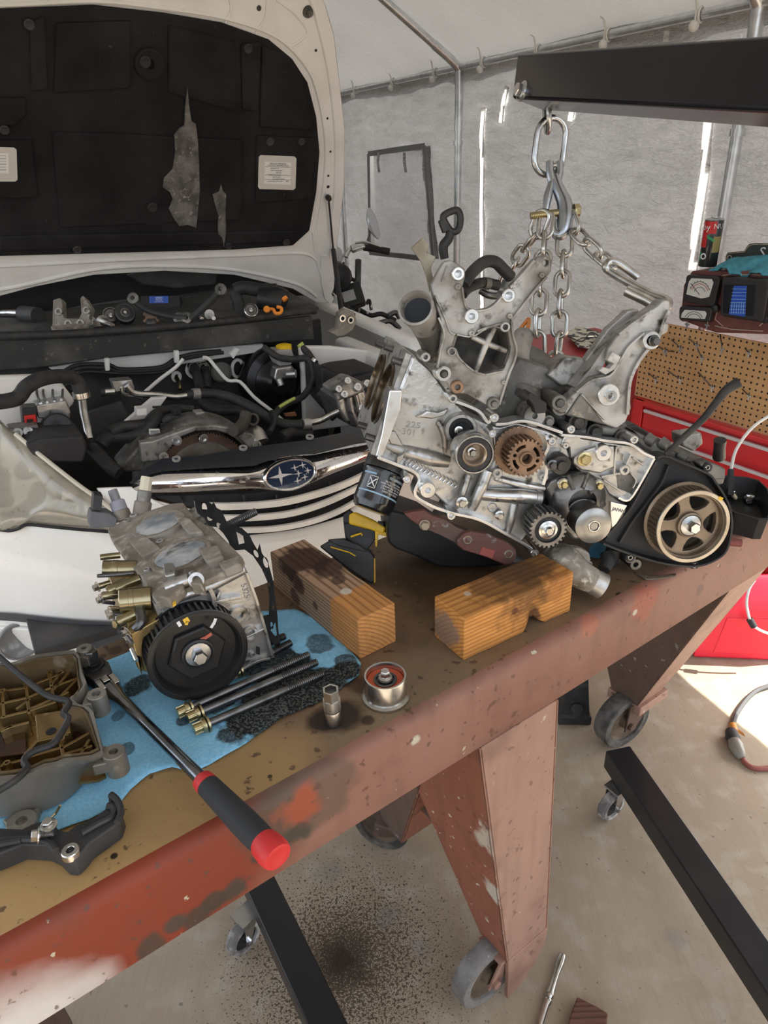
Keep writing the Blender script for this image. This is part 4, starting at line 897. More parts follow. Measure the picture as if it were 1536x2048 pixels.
# --- oil pan, filter
pan = [(290, 880), (400, 905), (560, 960), (800, 1120), (1000, 1180), (1180, 1262), (1100, 1290), (950, 1300), (760, 1305), (620, 1290), (480, 1220), (330, 1165), (278, 1120), (270, 1010)]
eplate('oil_pan', cB, pan, -.055, -.17, mat('satin_black_pan', (.014, .014, .015), .42, col2=(.03, .03, .028), nscale=8), bev=.02, seg=4)
fa = ep(*cB(255, 600), -.055); fb = ep(*cB(152, 880), -.03); fd = (fb-fa).normalized(); R = pr(fa, 42); FL = (fb-fa).length
oil = MB(); oil.lathe(frame(fa, fd, EN), [(0, 0), (R*.92, 0), (R*1.03, .002), (R*1.03, .006), (R, .008), (R, FL*.80), (R*.97, FL*.86), (R*.90, FL*.97), (R*.80, FL*1.0), (0, FL)], 44); fo = oil.build('oil_filter', mat('gloss_black_can', (.012, .012, .014), .18, coat=.5), eng)
g = MB(); g.lathe(frame(fa, fd, EN), [(0, -.03), (R*.9, -.03), (R*1.06, -.02), (R*1.06, .0), (0, .0)], 36); g.build('filter_adapter', GREASE, eng)
Ff = frame(fa, fd, EN)
def cylpatch(name, F, R_, a0, a1, z0, z1, m, parent, n=14):
    a0, a1 = -a0, -a1
    g = MB(); g.loft([[F @ V((q*math.cos(a), q*math.sin(a), z)) for q, z in ((R_, z0), (R_+.0004, z0), (R_+.0004, z1), (R_, z1))] for a in [a0+(a1-a0)*i/n for i in range(n+1)]]); return g.build(name, m, parent)
# angle 0 = towards the timing end; label faces the camera
cylpatch('print_band', Ff, R, -1.3, 1.5, FL*.60, FL*.635, BLUEP, fo)
cylpatch('print_band', Ff, R, -1.3, -.55, FL*.16, FL*.20, BLUEP, fo)
cylpatch('print_block', Ff, R, .1, 1.4, FL*.14, FL*.20, mat('grey_print', (.22, .26, .29), .4), fo)
for dz, sgn in ((.24, 1), (.52, 1)): cylpatch('print_icon', Ff, R, -.82, -.42, FL*dz, FL*(dz+.012), WINK, fo)
for da in (-.82, -.43): cylpatch('print_icon', Ff, R, da, da+.02, FL*.24, FL*.53, WINK, fo)
def textcyl(name, body, F, R_, ang, z, size, m, parent, flip=False):
    cu = bpy.data.curves.new(name, 'FONT'); cu.body = body; cu.size = size; cu.align_x = 'CENTER'; cu.align_y = 'CENTER'; cu.resolution_u = 1
    tmp = bpy.data.objects.new('tmp', cu); COL.objects.link(tmp); bpy.context.view_layer.update()
    me = bpy.data.meshes.new_from_object(tmp.evaluated_get(bpy.context.evaluated_depsgraph_get())); bpy.data.objects.remove(tmp)
    s_ = -1 if flip else 1; ang = -ang; b_ = MB()
    b_.add([F @ V(((R_+.0006)*math.cos(ang+s_*v.co.x/R_), (R_+.0006)*math.sin(ang+s_*v.co.x/R_), z+s_*v.co.y)) for v in me.vertices], [tuple(p.vertices) for p in me.polygons])
    return b_.build(name, m, parent, smooth=0)
textcyl('print_text', 'X', Ff, R, -.62, FL*.38, .020, WINK, fo)
textcyl('print_text', 'TYCSF', Ff, R, .55, FL*.17, .0050, WINK, fo)
for i, t_ in enumerate(('WHEN SPIN FILTER', 'IS REPLACED CLEAN SEAT', 'AND OIL THE GASKET', 'TURN BY HAND ONLY', 'CHECK FOR LEAKS')):
    textcyl('print_text', t_, Ff, R, .42, FL*(.27+.062*i), .0040, WINK, fo)
# --- dark ancillaries on top
eplate('cam_sensor', cA, [(660, 735), (685, 725), (712, 745), (745, 765), (742, 800), (700, 805), (690, 770)], .005, -.03, BLK, bev=.003)
etube('sensor_plug', cA, [(665, 742, .0), (640, 725, .02)], [16, 15], BLK, n=0)
eboss('sensor_seat', cA, 700, 812, 40, 10, -.01, -.05, ALU)
for x, y, r in ((785, 772, 34), (845, 830, 36), (905, 862, 30), (1000, 880, 26), (740, 825, 22)): 
    g = MB(); px, py = cA(x, y); g.lathe(eF(px, py, -.03), [(0, .018), (er(px, py, 0, r*.30), .018), (er(px, py, 0, r*.42), .012), (er(px, py, 0, r*.5573), .012), (er(px, py, 0, r*.56), -.03)], 22); g.build('mount_stub', GREASE if x > 800 else ALUD, eng)
etube('head_top_edge', cA, [(860, 870, -.03), (960, 860, -.03), (1060, 900, -.05), (1180, 970, -.06)], [16, 20, 22, 20], ALUD)
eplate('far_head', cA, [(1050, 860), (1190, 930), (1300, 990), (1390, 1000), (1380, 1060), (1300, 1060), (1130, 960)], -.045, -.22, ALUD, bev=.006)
for x, y in ((1150, 905), (1215, 950), (1260, 985), (1100, 890)):
    etube('head_lump', cA, [(x, y, -.05), (x+28, y+16, -.04)], [24, 20], ALUD, n=0)
eplate('intake_flange', cA, [(1010, 850), (1060, 840), (1160, 900), (1230, 960), (1200, 975), (1080, 910)], -.08, -.2, GREASE, bev=.004)
etube('dipstick_tube', cA, [(1168, 948, .006), (1230, 890, .012), (1300, 825, .02), (1345, 770, .026), (1385, 720, .03), (1432, 690, .034)], [9, 11, 13, 14, 17, 20], RUB, n=5)
eplate('cast_connector', cA, [(1225, 880), (1300, 870), (1305, 910), (1270, 940), (1230, 920)], -.06, -.1, ALU, bev=.004)
etube('black_plug', cA, [(1360, 960, -.03), (1362, 925, -.02), (1364, 898, -.015)], [22, 20, 22], BLK, n=0)
eplate('cover_bracket', cA, [(1290, 985), (1330, 975), (1385, 1000), (1385, 1040), (1330, 1040)], .0, -.03, ALUD, bev=.004)
for x, y in ((1043, 1320), (1062, 1345)): eboss('foot_bolt', cA, x, y, 22, 9, .0, -.05, STEELD)
etube('lower_hose', cA, [(985, 1280, -.02), (970, 1330, -.03), (960, 1365, -.04)], [26, 28, 26], RUB)

etube('red_plug_pipe', cC, [(1200, 930, -.03), (1290, 940, -.02), (1368, 948, -.015)], [24, 25, 25], mat('red_primer_pipe', (.30, .06, .05), .6, 0, (.16, .06, .05), 20), n=0, seg=20)
# --- accessory bracket with webbed opening (upper left of the engine)
LB = [(370, 490), (395, 452), (450, 440), (500, 470), (548, 505), (552, 560), (530, 640), (545, 730), (560, 790), (640, 805), (720, 790), (790, 745), (830, 680), (870, 640), (930, 570), (1000, 490), (1070, 420), (1140, 400), (1188, 440), (1180, 520), (1130, 590), (1080, 650), (1000, 740), (930, 830), (890, 880), (905, 1000), (930, 1090), (915, 1180), (880, 1260), (850, 1340), (800, 1500), (770, 1536), (720, 1510), (560, 1420), (500, 1415), (440, 1390), (420, 1340), (355, 1300), (345, 1230), (370, 1100), (385, 960), (360, 850), (312, 690), (300, 620), (330, 560)]
KB = .012
eplate('accessory_bracket', cD, LB, KB, KB-.016, ALU, [[(480, 985), (560, 1000), (620, 985), (700, 940), (780, 930), (860, 960), (885, 1080), (870, 1150), (835, 1230), (770, 1250), (700, 1275), (620, 1250), (560, 1200), (520, 1165), (490, 1090), (455, 1070)], (500, 540, 24), (600, 852, 20), (870, 700, 26), (1140, 460, 22)], bev=.003, seg=3)
def brim(pts, w_=16, k1=KB+.005, m=ALU): return erim('bracket_rim', cD, pts, k1, KB-.006, w_, m)
brim([(530, 640), (545, 740), (575, 800), (660, 812), (740, 790), (800, 735), (830, 690)]); brim([(355, 860), (400, 980), (372, 1100), (350, 1230)]); brim([(330, 700), (400, 850), (440, 960), (480, 985)], 14)
brim([(890, 890), (905, 1000), (928, 1090), (912, 1180), (870, 1280), (800, 1500)], 18); brim([(1150, 560), (1080, 640), (1000, 740), (930, 830), (890, 880)], 20); brim([(1060, 440), (960, 560), (880, 640)], 22, KB+.008)
brim([(490, 985), (600, 1000), (700, 945), (780, 930), (870, 965)], 12); brim([(455, 1075), (520, 1170), (620, 1255), (700, 1280)], 14); brim([(700, 1280), (840, 1250)], 14)
brim([(640, 960), (760, 920), (860, 900)], 18); brim([(420, 480), (380, 600)], 8)
etube('bracket_web', cD, [(762, 935, KB-.004), (705, 1050, KB-.004), (625, 1255, KB-.004)], [22, 26, 20], ALU, n=0); etube('bracket_web', cD, [(600, 1000, KB-.006), (705, 1050, KB-.004), (850, 1105, KB-.006)], [20, 24, 18], ALU, n=0)
eplate('bracket_back_wall', cD, [(440, 960), (900, 930), (935, 1090), (860, 1290), (600, 1290), (440, 1090)], KB-.07, KB-.075, GREASE, bev=0)
for a, b_ in (((455, 1070), (480, 985)), ((870, 960), (885, 1080)), ((885, 1080), (835, 1240)), ((480, 985), (700, 940))):
    g = MB(); A = ep(*cD(*a), KB-.008); B_ = ep(*cD(*b_), KB-.008); n_ = (B_-A).cross(EN).normalized()*.003; g.loft([[A-n_, B_-n_, B_+n_, A+n_], [p-EN*.06 for p in (A-n_, B_-n_, B_+n_, A+n_)]]); g.build('bracket_side_wall', ALUD, eng)
for x, y, r, ri, mm in ((500, 540, 48, 25, ALUM), (600, 852, 54, 22, ALUM), (870, 700, 50, 27, ALUM), (845, 930, 38, 20, ALUC), (395, 1272, 58, 30, ALUC), (495, 1370, 48, 22, RUSTG), (455, 1110, 34, 22, ALU), (262, 1150, 36, 16, ALUC), (462, 1455, 34, 14, ALUC), (760, 1490, 46, 24, ALUD)):
    eboss('bracket_boss', cD, x, y, r, ri, KB+.009, KB-.02, mm, .02)
for x, y in ((395, 1272), (760, 1490), (625, 1250)): ebolt(cD, x, y, 24 if x != 625 else 14, KB+.006 if x != 625 else KB+.001, ALUD, .006, 1.2)
for x, y, r in ((500, 635, 24), (1115, 550, 22), (880, 850, 22), (905, 625, 22), (600, 975, 24), (835, 1335, 18)): eboss('cast_nub', cD, x, y, r, 3, KB+.005, KB-.01, ALU, .002)
# coolant crossover spigot
a = ep(*cD(190, 790), .035); b_ = ep(*cD(290, 960), -.04); d = (a-b_).normalized(); R = pr(a, 35)
g = MB(); g.lathe(frame(a, d), [(R*.9, -.12), (R*.9, -.03), (R*.98, -.022), (R, -.014), (R*.98, -.006), (R*1.06, -.003), (R*1.05, .001), (R*.92, .002), (R*.82, -.003), (R*.80, -.02), (0, -.02)], 40); g.build('coolant_spigot', ALU, eng)
g = MB(); g.lathe(frame(a, d), [(R*.81, -.012), (0, -.014)], 30); g.build('spigot_bore_shade', mat('bore_shade', (.02, .025, .035), .6), eng)  # dark disc just inside the mouth paints the shade within the pipe
etube('spigot_body', cD, [(270, 930, -.02), (320, 1050, -.03), (330, 1150, -.04)], [105, 100, 80], ALUD)
# wiring clip brackets above
eplate('tin_bracket', cD, [(155, 350), (240, 275), (290, 330), (270, 385), (335, 415), (300, 500), (320, 590), (290, 680), (265, 560), (230, 460)], -.03, -.034, mat('cadmium_bracket', (.40, .37, .28), .5, .6, (.24, .2, .15), 20), bev=.001)
etube('harness_clip', cD, [(400, 430, -.05), (390, 340, -.05), (430, 280, -.05), (440, 230, -.05)], [30, 36, 34, 30], BLK, n=4)
etube('harness_clip_loop', cD, [(430, 90, -.05), (490, 75, -.05), (515, 130, -.05), (500, 215, -.05), (450, 230, -.05), (405, 170, -.05), (390, 120, -.05), (430, 90, -.05)], 26, BLK, n=4)
eplate('harness_clip_tab', cD, [(360, 150), (400, 130), (430, 230), (395, 245)], -.045, -.06, BLK, bev=.002)
etube('heater_hose', cD, [(540, 620, -.05), (600, 530, -.06), (690, 455, -.07), (770, 455, -.08), (830, 510, -.09), (880, 560, -.10)], 44, RUB, seg=18)
etube('heater_hose', cD, [(530, 690, -.05), (580, 640, -.06), (680, 605, -.08), (790, 625, -.09)], 38, RUB, seg=18)
g = MB(); A = ep(*cD(705, 610), -.082); g.ring(frame(A, ep(*cD(790, 620), -.09)-ep(*cD(680, 605), -.08)), pr(A, 12), pr(A, 10), -.005, .005, 20); g.build('hose_clamp', ALUD, eng)
etube('steel_pipe', cD, [(660, 660, -.10), (720, 695, -.10), (800, 690, -.11), (850, 590, -.11)], 26, STEELD)
# right-hand pillar bracket
RBK = -.015
RB = [(860, 1320), (895, 1285), (940, 1290), (943, 1345), (905, 1415), (935, 1425), (925, 1480), (880, 1500), (850, 1560), (800, 1600), (755, 1680), (715, 1760), (703, 1850), (712, 1920), (680, 2000), (620, 2044), (540, 2010), (420, 1985), (330, 1965), (300, 1900), (390, 1820), (470, 1740), (530, 1725), (590, 1720), (600, 1670), (560, 1640), (575, 1560), (640, 1480), (740, 1410), (800, 1360)]
eplate('pillar_bracket', cE, RB, RBK, RBK-.03, ALU, bev=.004, seg=3)
eplate('pillar_flange', cE, [(380, 1800), (470, 1690), (560, 1560), (690, 1440), (740, 1410), (640, 1480), (575, 1560), (560, 1650), (520, 1720), (440, 1790)], RBK-.01, RBK-.05, ALU, bev=.003)
eplate('pillar_arm', cE, [(440, 1640), (570, 1460), (690, 1350), (755, 1340), (760, 1380), (690, 1450), (600, 1520), (540, 1640), (470, 1700)], RBK-.04, RBK-.06, ALU, bev=.003)
eplate('pillar_foot', cE, [(215, 1730), (330, 1620), (470, 1640), (440, 1700), (380, 1790), (300, 1790)], RBK-.05, RBK-.10, ALU, bev=.004)
eplate('pillar_web', cE, [(330, 1960), (420, 1830), (560, 2020)], RBK+.004, RBK-.01, ALUD, bev=.003)
eplate('broken_edge', cE, [(520, 1700), (560, 1725), (620, 1690), (650, 1620), (600, 1590), (570, 1640), (610, 1660), (580, 1690), (545, 1680)], RBK+.006, RBK-.01, mat('fresh_fracture', (.66, .65, .62), .8, .2, (.5, .49, .46), 60, bump=1., bscale=200, bdist=.003), bev=.001)
def prim(pts, w_=16): return erim('pillar_rim', cE, pts, RBK+.007, RBK-.01, w_, ALU)
prim([(935, 1350), (900, 1420), (870, 1510), (800, 1590), (745, 1670), (705, 1770), (695, 1880), (690, 1960)], 20); prim([(640, 1490), (730, 1420), (830, 1350)], 16); prim([(390, 1830), (480, 1760), (590, 1730), (650, 1640), (700, 1560), (790, 1480)], 14); prim([(420, 1840), (560, 1990)], 12)
eboss('pillar_boss', cE, 580, 1845, 66, 22, RBK+.022, RBK-.01, ALUM, .02)
px, py = cE(590, 1850); g = MB(); g.ring(eFa(px, py, RBK+.024), er(px, py, 0, 12), er(px, py, 0, 7), RBK+.01, RBK+.026, 24); g.build('boss_sleeve', STEEL, eng)
eboss('pillar_boss', cE, 830, 1525, 54, 30, RBK+.012, RBK-.02, ALUC); ebolt(cE, 840, 1525, 26, RBK+.012, STEELD, .012, 1.3)
eboss('pillar_boss', cE, 290, 1890, 46, 26, RBK+.012, RBK-.05, ALUD); ebolt(cE, 290, 1890, 28, RBK+.008, STEELD, .006, 1.1)
# ------------------------------------------------------------------ chains, hook, hoist
ZMIN[0] = None
HD = 1.30
def link(F, L_, W_, r, n=10):
    """one oval chain link, long axis = F x, flat in F xy"""
    pts = []; hw = W_/2; hl = L_/2-hw
    for i in range(n): t = -math.pi/2+math.pi*i/(n-1); pts.append(F @ V((hl+hw*math.cos(t), hw*math.sin(t), 0)))
    for i in range(n): t = math.pi/2+math.pi*i/(n-1); pts.append(F @ V((-hl+hw*math.cos(t), hw*math.sin(t), 0)))
    g = MB(); g.tube(pts, r, 9, closed=True); return g
def chain(path, pitch, W_, r, parent, m, tw=0.4, name='chain_link'):
    P = [V(p) for p in path]; P, _ = spline(P, [1]*len(P), 8); acc = [0.]
    for i in range(1, len(P)): acc.append(acc[-1]+(P[i]-P[i-1]).length)
    n = max(1, round(acc[-1]/pitch)); 
    def sample(d):
        for i in range(1, len(P)):
            if acc[i] >= d: t = (d-acc[i-1])/max(1e-9, acc[i]-acc[i-1]); return P[i-1].lerp(P[i], t), (P[i]-P[i-1]).normalized()
        return P[-1], (P[-1]-P[-2]).normalized()
    view = V((0, -1, .25))
    for k in range(n):
        c, d = sample((k+.5)*acc[-1]/n); u = (view-d*view.dot(d)).normalized(); v = d.cross(u)
        a = tw+(math.pi/2 if k % 2 else 0)+random.uniform(-.15, .15); nn = u*math.cos(a)+v*math.sin(a)
        link(frame(c, nn, d), acc[-1]/n+2*r*1.35, W_, r).build(name, m, parent, smooth=60)
def hp(x, y, d=HD, fn=cE): return at(*fn(x, y), d)
sling = thing('lifting_chain', 'small zinc lifting chain looped from the hook down round the engine', 'chain', hp(290, 900))
r_ = pr(hp(300, 1100), 4.2); pit = pr(hp(300, 1100), 42); wl_ = pr(hp(300, 1100), 29)
ZC = mat('zinc_small_chain', (.60, .60, .58), .3, 1., (.36, .35, .33), 40, .4, .7)
chain([hp(320, 900), hp(318, 1000, 1.30), hp(305, 1200, 1.30), hp(295, 1300, 1.30), hp(290, 1430, 1.31), hp(285, 1540, 1.32), hp(270, 1620, 1.33), hp(255, 1720, 1.34)], pit, wl_, r_, sling, ZC)
chain([hp(215, 790), hp(205, 900), hp(195, 1020, 1.29), hp(178, 1140, 1.285), hp(172, 1260, 1.28), hp(165, 1380, 1.28), hp(160, 1500, 1.29), hp(165, 1610, 1.30), hp(205, 1720, 1.31)], pit, wl_, r_, sling, ZC)
chain([hp(195, 780), hp(150, 900, 1.32), hp(95, 980, 1.35), hp(45, 1050, 1.38), hp(0, 1130, 1.42), hp(-40, 1230, 1.45)], pit, wl_, r_, sling, ZC)
chain([hp(345, 790), hp(385, 880, 1.29), hp(445, 950, 1.275), hp(520, 1020, 1.26), hp(600, 1090, 1.245)], pit, wl_, r_, sling, ZC, tw=1.1)
rod = [hp(750, 1155, 1.24), hp(690, 1110, 1.24), hp(630, 1070, 1.24), hp(585, 1062, 1.24), hp(562, 1095, 1.24), hp(590, 1125, 1.24), hp(700, 1190, 1.225), hp(820, 1255, 1.21), hp(905, 1285, 1.19), hp(925, 1310, 1.18), hp(890, 1335, 1.18), hp(790, 1285, 1.19), hp(680, 1232, 1.20)]
g = MB(); g.tube(rod, [pr(rod[0], 8)]*7+[pr(rod[0], 9)]*3+[pr(rod[0], 10.5)]*3, 14, n=5); o = g.build('lifting_rod', ZC, sling); o['label'] = 'bent steel rod hooking the chain to the pillar bracket'
# brass bolt through the hook
brb = thing('hook_bolt', 'brass-coloured bolt through the chain links at the hook', 'bolt', hp(260, 775))
A = hp(120, 795); B_ = hp(405, 762); d = (B_-A).normalized(); R = pr(A, 7.2)
g = MB(); g.lathe(frame(A, d), [(0, 0)]+[(R*(1 if k % 2 else .84), k*.0016) for k in range(22)]+[(R, .038), (R, (B_-A).length-.008), (0, (B_-A).length-.008)], 14); g.build('thread', YZINC, brb, smooth=50)
g = MB(); g.hexbolt(frame(B_-d*.010, d), R*1.75, .011, 1.05); g.build('bolt_head', YZINC, brb)
# hook
hk = thing('lifting_hook', 'forged steel grab hook joining the heavy and the small chain', 'hook', hp(290, 900))
HKM = mat('forged_hook', (.46, .50, .55), .3, 1., (.34, .37, .40), 14, .4, .7)
P = [hp(262, 560), hp(285, 640), hp(318, 720), hp(325, 800), hp(312, 870), hp(285, 905), hp(262, 880), hp(262, 820)]
g = MB(); g.tube(P, [pr(P[0], a) for a in (9, 12, 15, 17, 15, 12, 9, 6)], 14, n=6); g.build('hook_body', HKM, hk)
for sx in (-1, 1):
    g = MB(); Q = [hp(262+sx*28, 480), hp(262+sx*27, 540), hp(262+sx*14, 590)]; g.tube(Q, [pr(Q[0], 8), pr(Q[0], 8), pr(Q[0], 9)], 10, n=4); g.build('clevis_cheek', HKM, hk)
g = MB(); g.tube([hp(225, 500), hp(300, 495)], pr(hp(260, 500), 5), 12); g.build('clevis_pin', STEEL, hk)
P = [hp(245, 590), hp(222, 680), hp(210, 760)]; g = MB(); g.tube(P, [pr(P[0], 6), pr(P[0], 9), pr(P[0], 6)], 10, n=4); g.build('latch', HKM, hk)
hoist = thing('engine_hoist', 'black box-section engine hoist with boom and wheeled legs', 'engine hoist', V((.9, .9, 0)))
for (x, y, w_, h_, r0, a) in ((212, 120, 82, 350, 6.0, 1.45), (235, 390, 176, 300, 6.2, .15)):
    c = hp(x, y); up_ = (hp(x, y-100)-c).normalized(); n_ = frame(c, V((math.sin(a), -math.cos(a), 0)), Z)
    W_ = pr(c, 60); L_ = pr(c, h_*.34172)
    link(frame(c, V((math.sin(a), -math.cos(a), .1)), up_), L_, W_, pr(c, r0), 12).build('hoist_chain_link', ZINC, hoist, smooth=60)
BD = (-ray(313, 160)).normalized()
pb_t = at(1034, 106, 1.30); pb_b = at(1023, 197, 1.30); bh = (pb_t-pb_b).length
bu = (pb_t-pb_b).normalized(); bside = BD.cross(bu).normalized()
if bside.dot(V((0, 1, 0))) < 0: bside = -bside
g = MB(); A = [pb_b, pb_t, pb_t+bside*.07, pb_b+bside*.07]; g.loft([A, [p+BD*1.80 for p in A]]); g.build('boom', mat('boom_black', (.007, .007, .010), .22, 0, (.014, .013, .017), 5, .45, .75, (.22, .22, .24), 55, .77, .79), hoist, bev=.006, seg=3)
q = onpl(1046, 183, pb_b, bside); g = MB(); g.lathe(frame(q, -bside), [(0, 0), (pr(q, 19), 0), (pr(q, 19), .003), (0, .003)], 28); g.build('washer', ZINC, hoist)
g = MB(); g.hexbolt(frame(q-bside*.003, -bside, bu), pr(q, 13), .012, 1.2); g.build('boom_bolt', ZINC, hoist)
LZ = .165
def hleg(a, b_, wv, ext0, ext1):
    d = (b_-a).normalized(); A = a-d*ext0; B_ = b_+d*ext1; s_ = Z.cross(d).normalized()
    if s_.dot(wv) < 0: s_ = -s_
    wd = abs(wv.dot(s_)); sec = lambda p: [p, p+s_*wd, p+s_*wd-Z*.06, p-Z*.06]
    g = MB(); g.loft([sec(A), sec(B_)]); g.build('leg', BLKP, hoist, bev=.004, seg=2); return A, B_, s_, wd, d
a = onz(1211, 1501, LZ); b_ = onz(1507, 1947, LZ); w_ = onz(1262, 1493, LZ)-a
A1, B1, s1, wd1, d1 = hleg(a, b_, w_, 0, 1.25)
a = onz(503, 1802, LZ); b_ = onz(614, 2048, LZ); w_ = onz(556, 1766, LZ)-a
A2, B2, s2, wd2, d2 = hleg(a, b_, w_, .10, 1.25)
def swivel(c, R, ax, lz, par):
    F = frame(c, ax, Z); g = MB(); wd = .026
    g.lathe(F, [(R*.70, -wd/2), (R*.9, -wd/2), (R, -wd*.3), (R, wd*.3), (R*.9, wd/2), (R*.70, wd/2), (R*.68, 0), (R*.70, -wd/2)], 32); wh = g.build('caster_wheel', mat('scuffed_grey_tyre', (.16, .15, .145), .85, 0, (.42, .41, .39), 40, .42, .62, bump=.8, bscale=160), par)
    g = MB(); g.lathe(F, [(0, -wd*.45), (R*.2, -wd*.45), (R*.25, -wd*.25), (R*.72, -wd*.25), (R*.72, wd*.25), (R*.25, wd*.25), (R*.2, wd*.45), (0, wd*.45)], 24); g.build('hub', BLK, wh)
    axn = V(ax).normalized(); sd = Z.cross(axn).normalized()
    g = MB()
    for k in (-1, 1):
        o_ = axn*k*(wd/2+.004); t_ = V((c.x, c.y, lz))+o_+sd*R*.35
        g.prism([c+o_-sd*R*.16-Z*R*.16, c+o_+sd*R*.16-Z*R*.16, t_+sd*R*.45, t_-sd*R*.45], axn*k*.002)
        g.cyl(frame(c+o_, axn*k, Z), R*.14, .001, .010, 6)
    g.box(frame(V((c.x, c.y, lz))+sd*R*.35, Z, sd), R*1.2, wd+.02, .006); g.build('caster_fork', ZINC, par)
RW = .043
c = onz(1222, 1610, RW); swivel(V((c.x, c.y, RW)), RW, V((.55, -.84, 0)), LZ-.063, hoist)
c = onz(487, 1872, RW); swivel(V((c.x, c.y, RW)), RW, V((.75, -.66, 0)), LZ-.063, hoist)
# base cross-bar and mast stand outside the frame, behind the viewer's right shoulder
mb = pb_b+BD*1.76; X0 = B1-d1*.05; X1 = B2-d2*.05
g = MB(); dd = (X1-X0).normalized(); sd = Z.cross(dd).normalized(); sec = lambda p: [p+sd*.05, p-sd*.05, p-sd*.05-Z*.08, p+sd*.05-Z*.08]; g.loft([sec(X0+Z*.01), sec(X1+Z*.01)]); g.build('cross_bar', BLKP, hoist, bev=.004)
mf = X0.lerp(X1, .45); g = MB(); u_ = (V((mb.x, mb.y, 1.75))-mf).normalized(); sd2 = u_.cross(dd).normalized(); sec = lambda p: [p+dd*.045+sd2*.045, p-dd*.045+sd2*.045, p-dd*.045-sd2*.045, p+dd*.045-sd2*.045]; g.loft([sec(mf), sec(V((mb.x, mb.y, mb.z+.04)))]); g.build('mast', BLKP, hoist, bev=.004)
# ------------------------------------------------------------------ cylinder head on the towel
ZMIN[0] = TT+.0045
HN = (-ray(-60, 470)).normalized()
HQ = onz(392, 1412, TT+.006)
def hq(x, y, k=0., fn=cG): return onpl(*fn(x, y), HQ+HN*k, HN)
HU = (hq(1000, 1290)-hq(700, 1290)); HU = (HU-Z*HU.z); HU = (HU-HN*HU.dot(HN)).normalized(); HV = HN.cross(HU).normalized()
ch = thing('cylinder_head', 'cast aluminium cylinder head with black cam pulley, standing on oily towel', 'cylinder head', onz(400, 1330, TT))
def hplate(name, pts, k1, k0, m, holes=(), bev=.003, fn=cG, parent=None):
    g = MB(); H_ = []
    for x, y, r in holes:
        c = hq(x, y, k1, fn); rr = pr(c, r*escale(fn)); H_.append([c+(HU*math.cos(t)+HV*math.sin(t))*rr for t in [2*math.pi*i/16 for i in range(16)]])
    g.prism([hq(x, y, k1, fn) for x, y in pts], -HN*(k1-k0), H_); return g.build(name, m, parent or ch, bev=bev)
HK = -.040; HL = .25
hplate('head_casting', [(520, 945), (700, 855), (900, 775), (1130, 640), (1165, 700), (1250, 950), (1330, 1210), (1362, 1310), (1300, 1330), (1210, 1350), (1130, 1420), (1060, 1440), (900, 1430), (760, 1380), (640, 1250), (560, 1060)], HK, HK-HL, ALU, bev=.004)
hplate('head_front_skin', [(560, 960), (740, 880), (920, 800), (1140, 670), (1240, 950), (1340, 1290), (1200, 1330), (900, 1400), (600, 1100)], HK+.003, HK-.01, ALUC, bev=.003)
hplate('cam_carrier', [(350, 1150), (520, 1050), (600, 1060), (660, 1280), (760, 1390), (560, 1440), (440, 1410), (400, 1390)], HK-.004, HK-.20, GOLDAL, bev=.004)
hplate('cam_carrier_face', [(352, 1152), (460, 1090), (560, 1035), (580, 1070), (500, 1130), (450, 1170), (430, 1290), (450, 1405), (415, 1395), (385, 1290)], HK+.006, HK-.02, GOLDAL, bev=.002)
def hboss(name, x, y, r, ri, k1, k0, m, d_=.01):
    p = hq(x, y, k1); g = MB(); g.boss(frame(p, HN, HU), pr(p, r*.28646), pr(p, ri*.28646), -(k1-k0), 0, d_); return g.build(name, m, ch)
for x, y, r, ri in ((1110, 1015, 66, 30), (1190, 1150, 60, 38), (1205, 1295, 22, 12), (812, 768, 34, 15)): hboss('head_boss', x, y, r, ri, HK+.008, HK-.01, ALUC)
hplate('head_slot', [(1232, 1232), (1256, 1240), (1256, 1292), (1232, 1284)], HK+.0045, HK, BLK, bev=0)
def hrim(pts, w_, k1=HK+.012, m=ALUC, nm='head_rib'):
    P = [hq(x, y, k1) for x, y in pts]; P, _ = spline(P, [1]*len(P), 4); g = MB(); rings = []
    for i, p in enumerate(P):
        d = (P[min(i+1, len(P)-1)]-P[max(i-1, 0)]).normalized(); sd = d.cross(HN).normalized()*pr(p, w_*.28646)/2
        rings.append([p-sd-HN*.015, p+sd-HN*.015, p+sd, p-sd])
    g.loft(rings); return g.build(nm, m, ch, bev=.001)
hrim([(905, 830), (930, 880), (945, 960)], 34); hrim([(940, 930), (1040, 905), (1130, 890)], 24); hrim([(980, 850), (960, 900)], 16); hrim([(1165, 720), (1250, 960), (1345, 1300)], 22); hrim([(1120, 1190), (1230, 1140), (1290, 1110)], 16); hrim([(1130, 1400), (1240, 1340), (1330, 1320)], 20)
g = MB(); g.tube([hq(640, 905, HK+.002), hq(930, 800, HK+.004), hq(1140, 690, HK+.002)], [.007, .0085, .008], 14); g.build('front_rail', ALUC, ch)
p = hq(1155, 845, HK+.0035); text('cast_lettering', '5325', frame(p, HN, (hq(1175, 905, HK)-hq(1140, 790, HK))), pr(p, 17), ENAM, ch, ext=.0008)
hplate('head_foot', [(930, 1600), (1000, 1570), (1015, 1610), (945, 1640)], HK+.02, HK-.03, ALU, bev=.002)
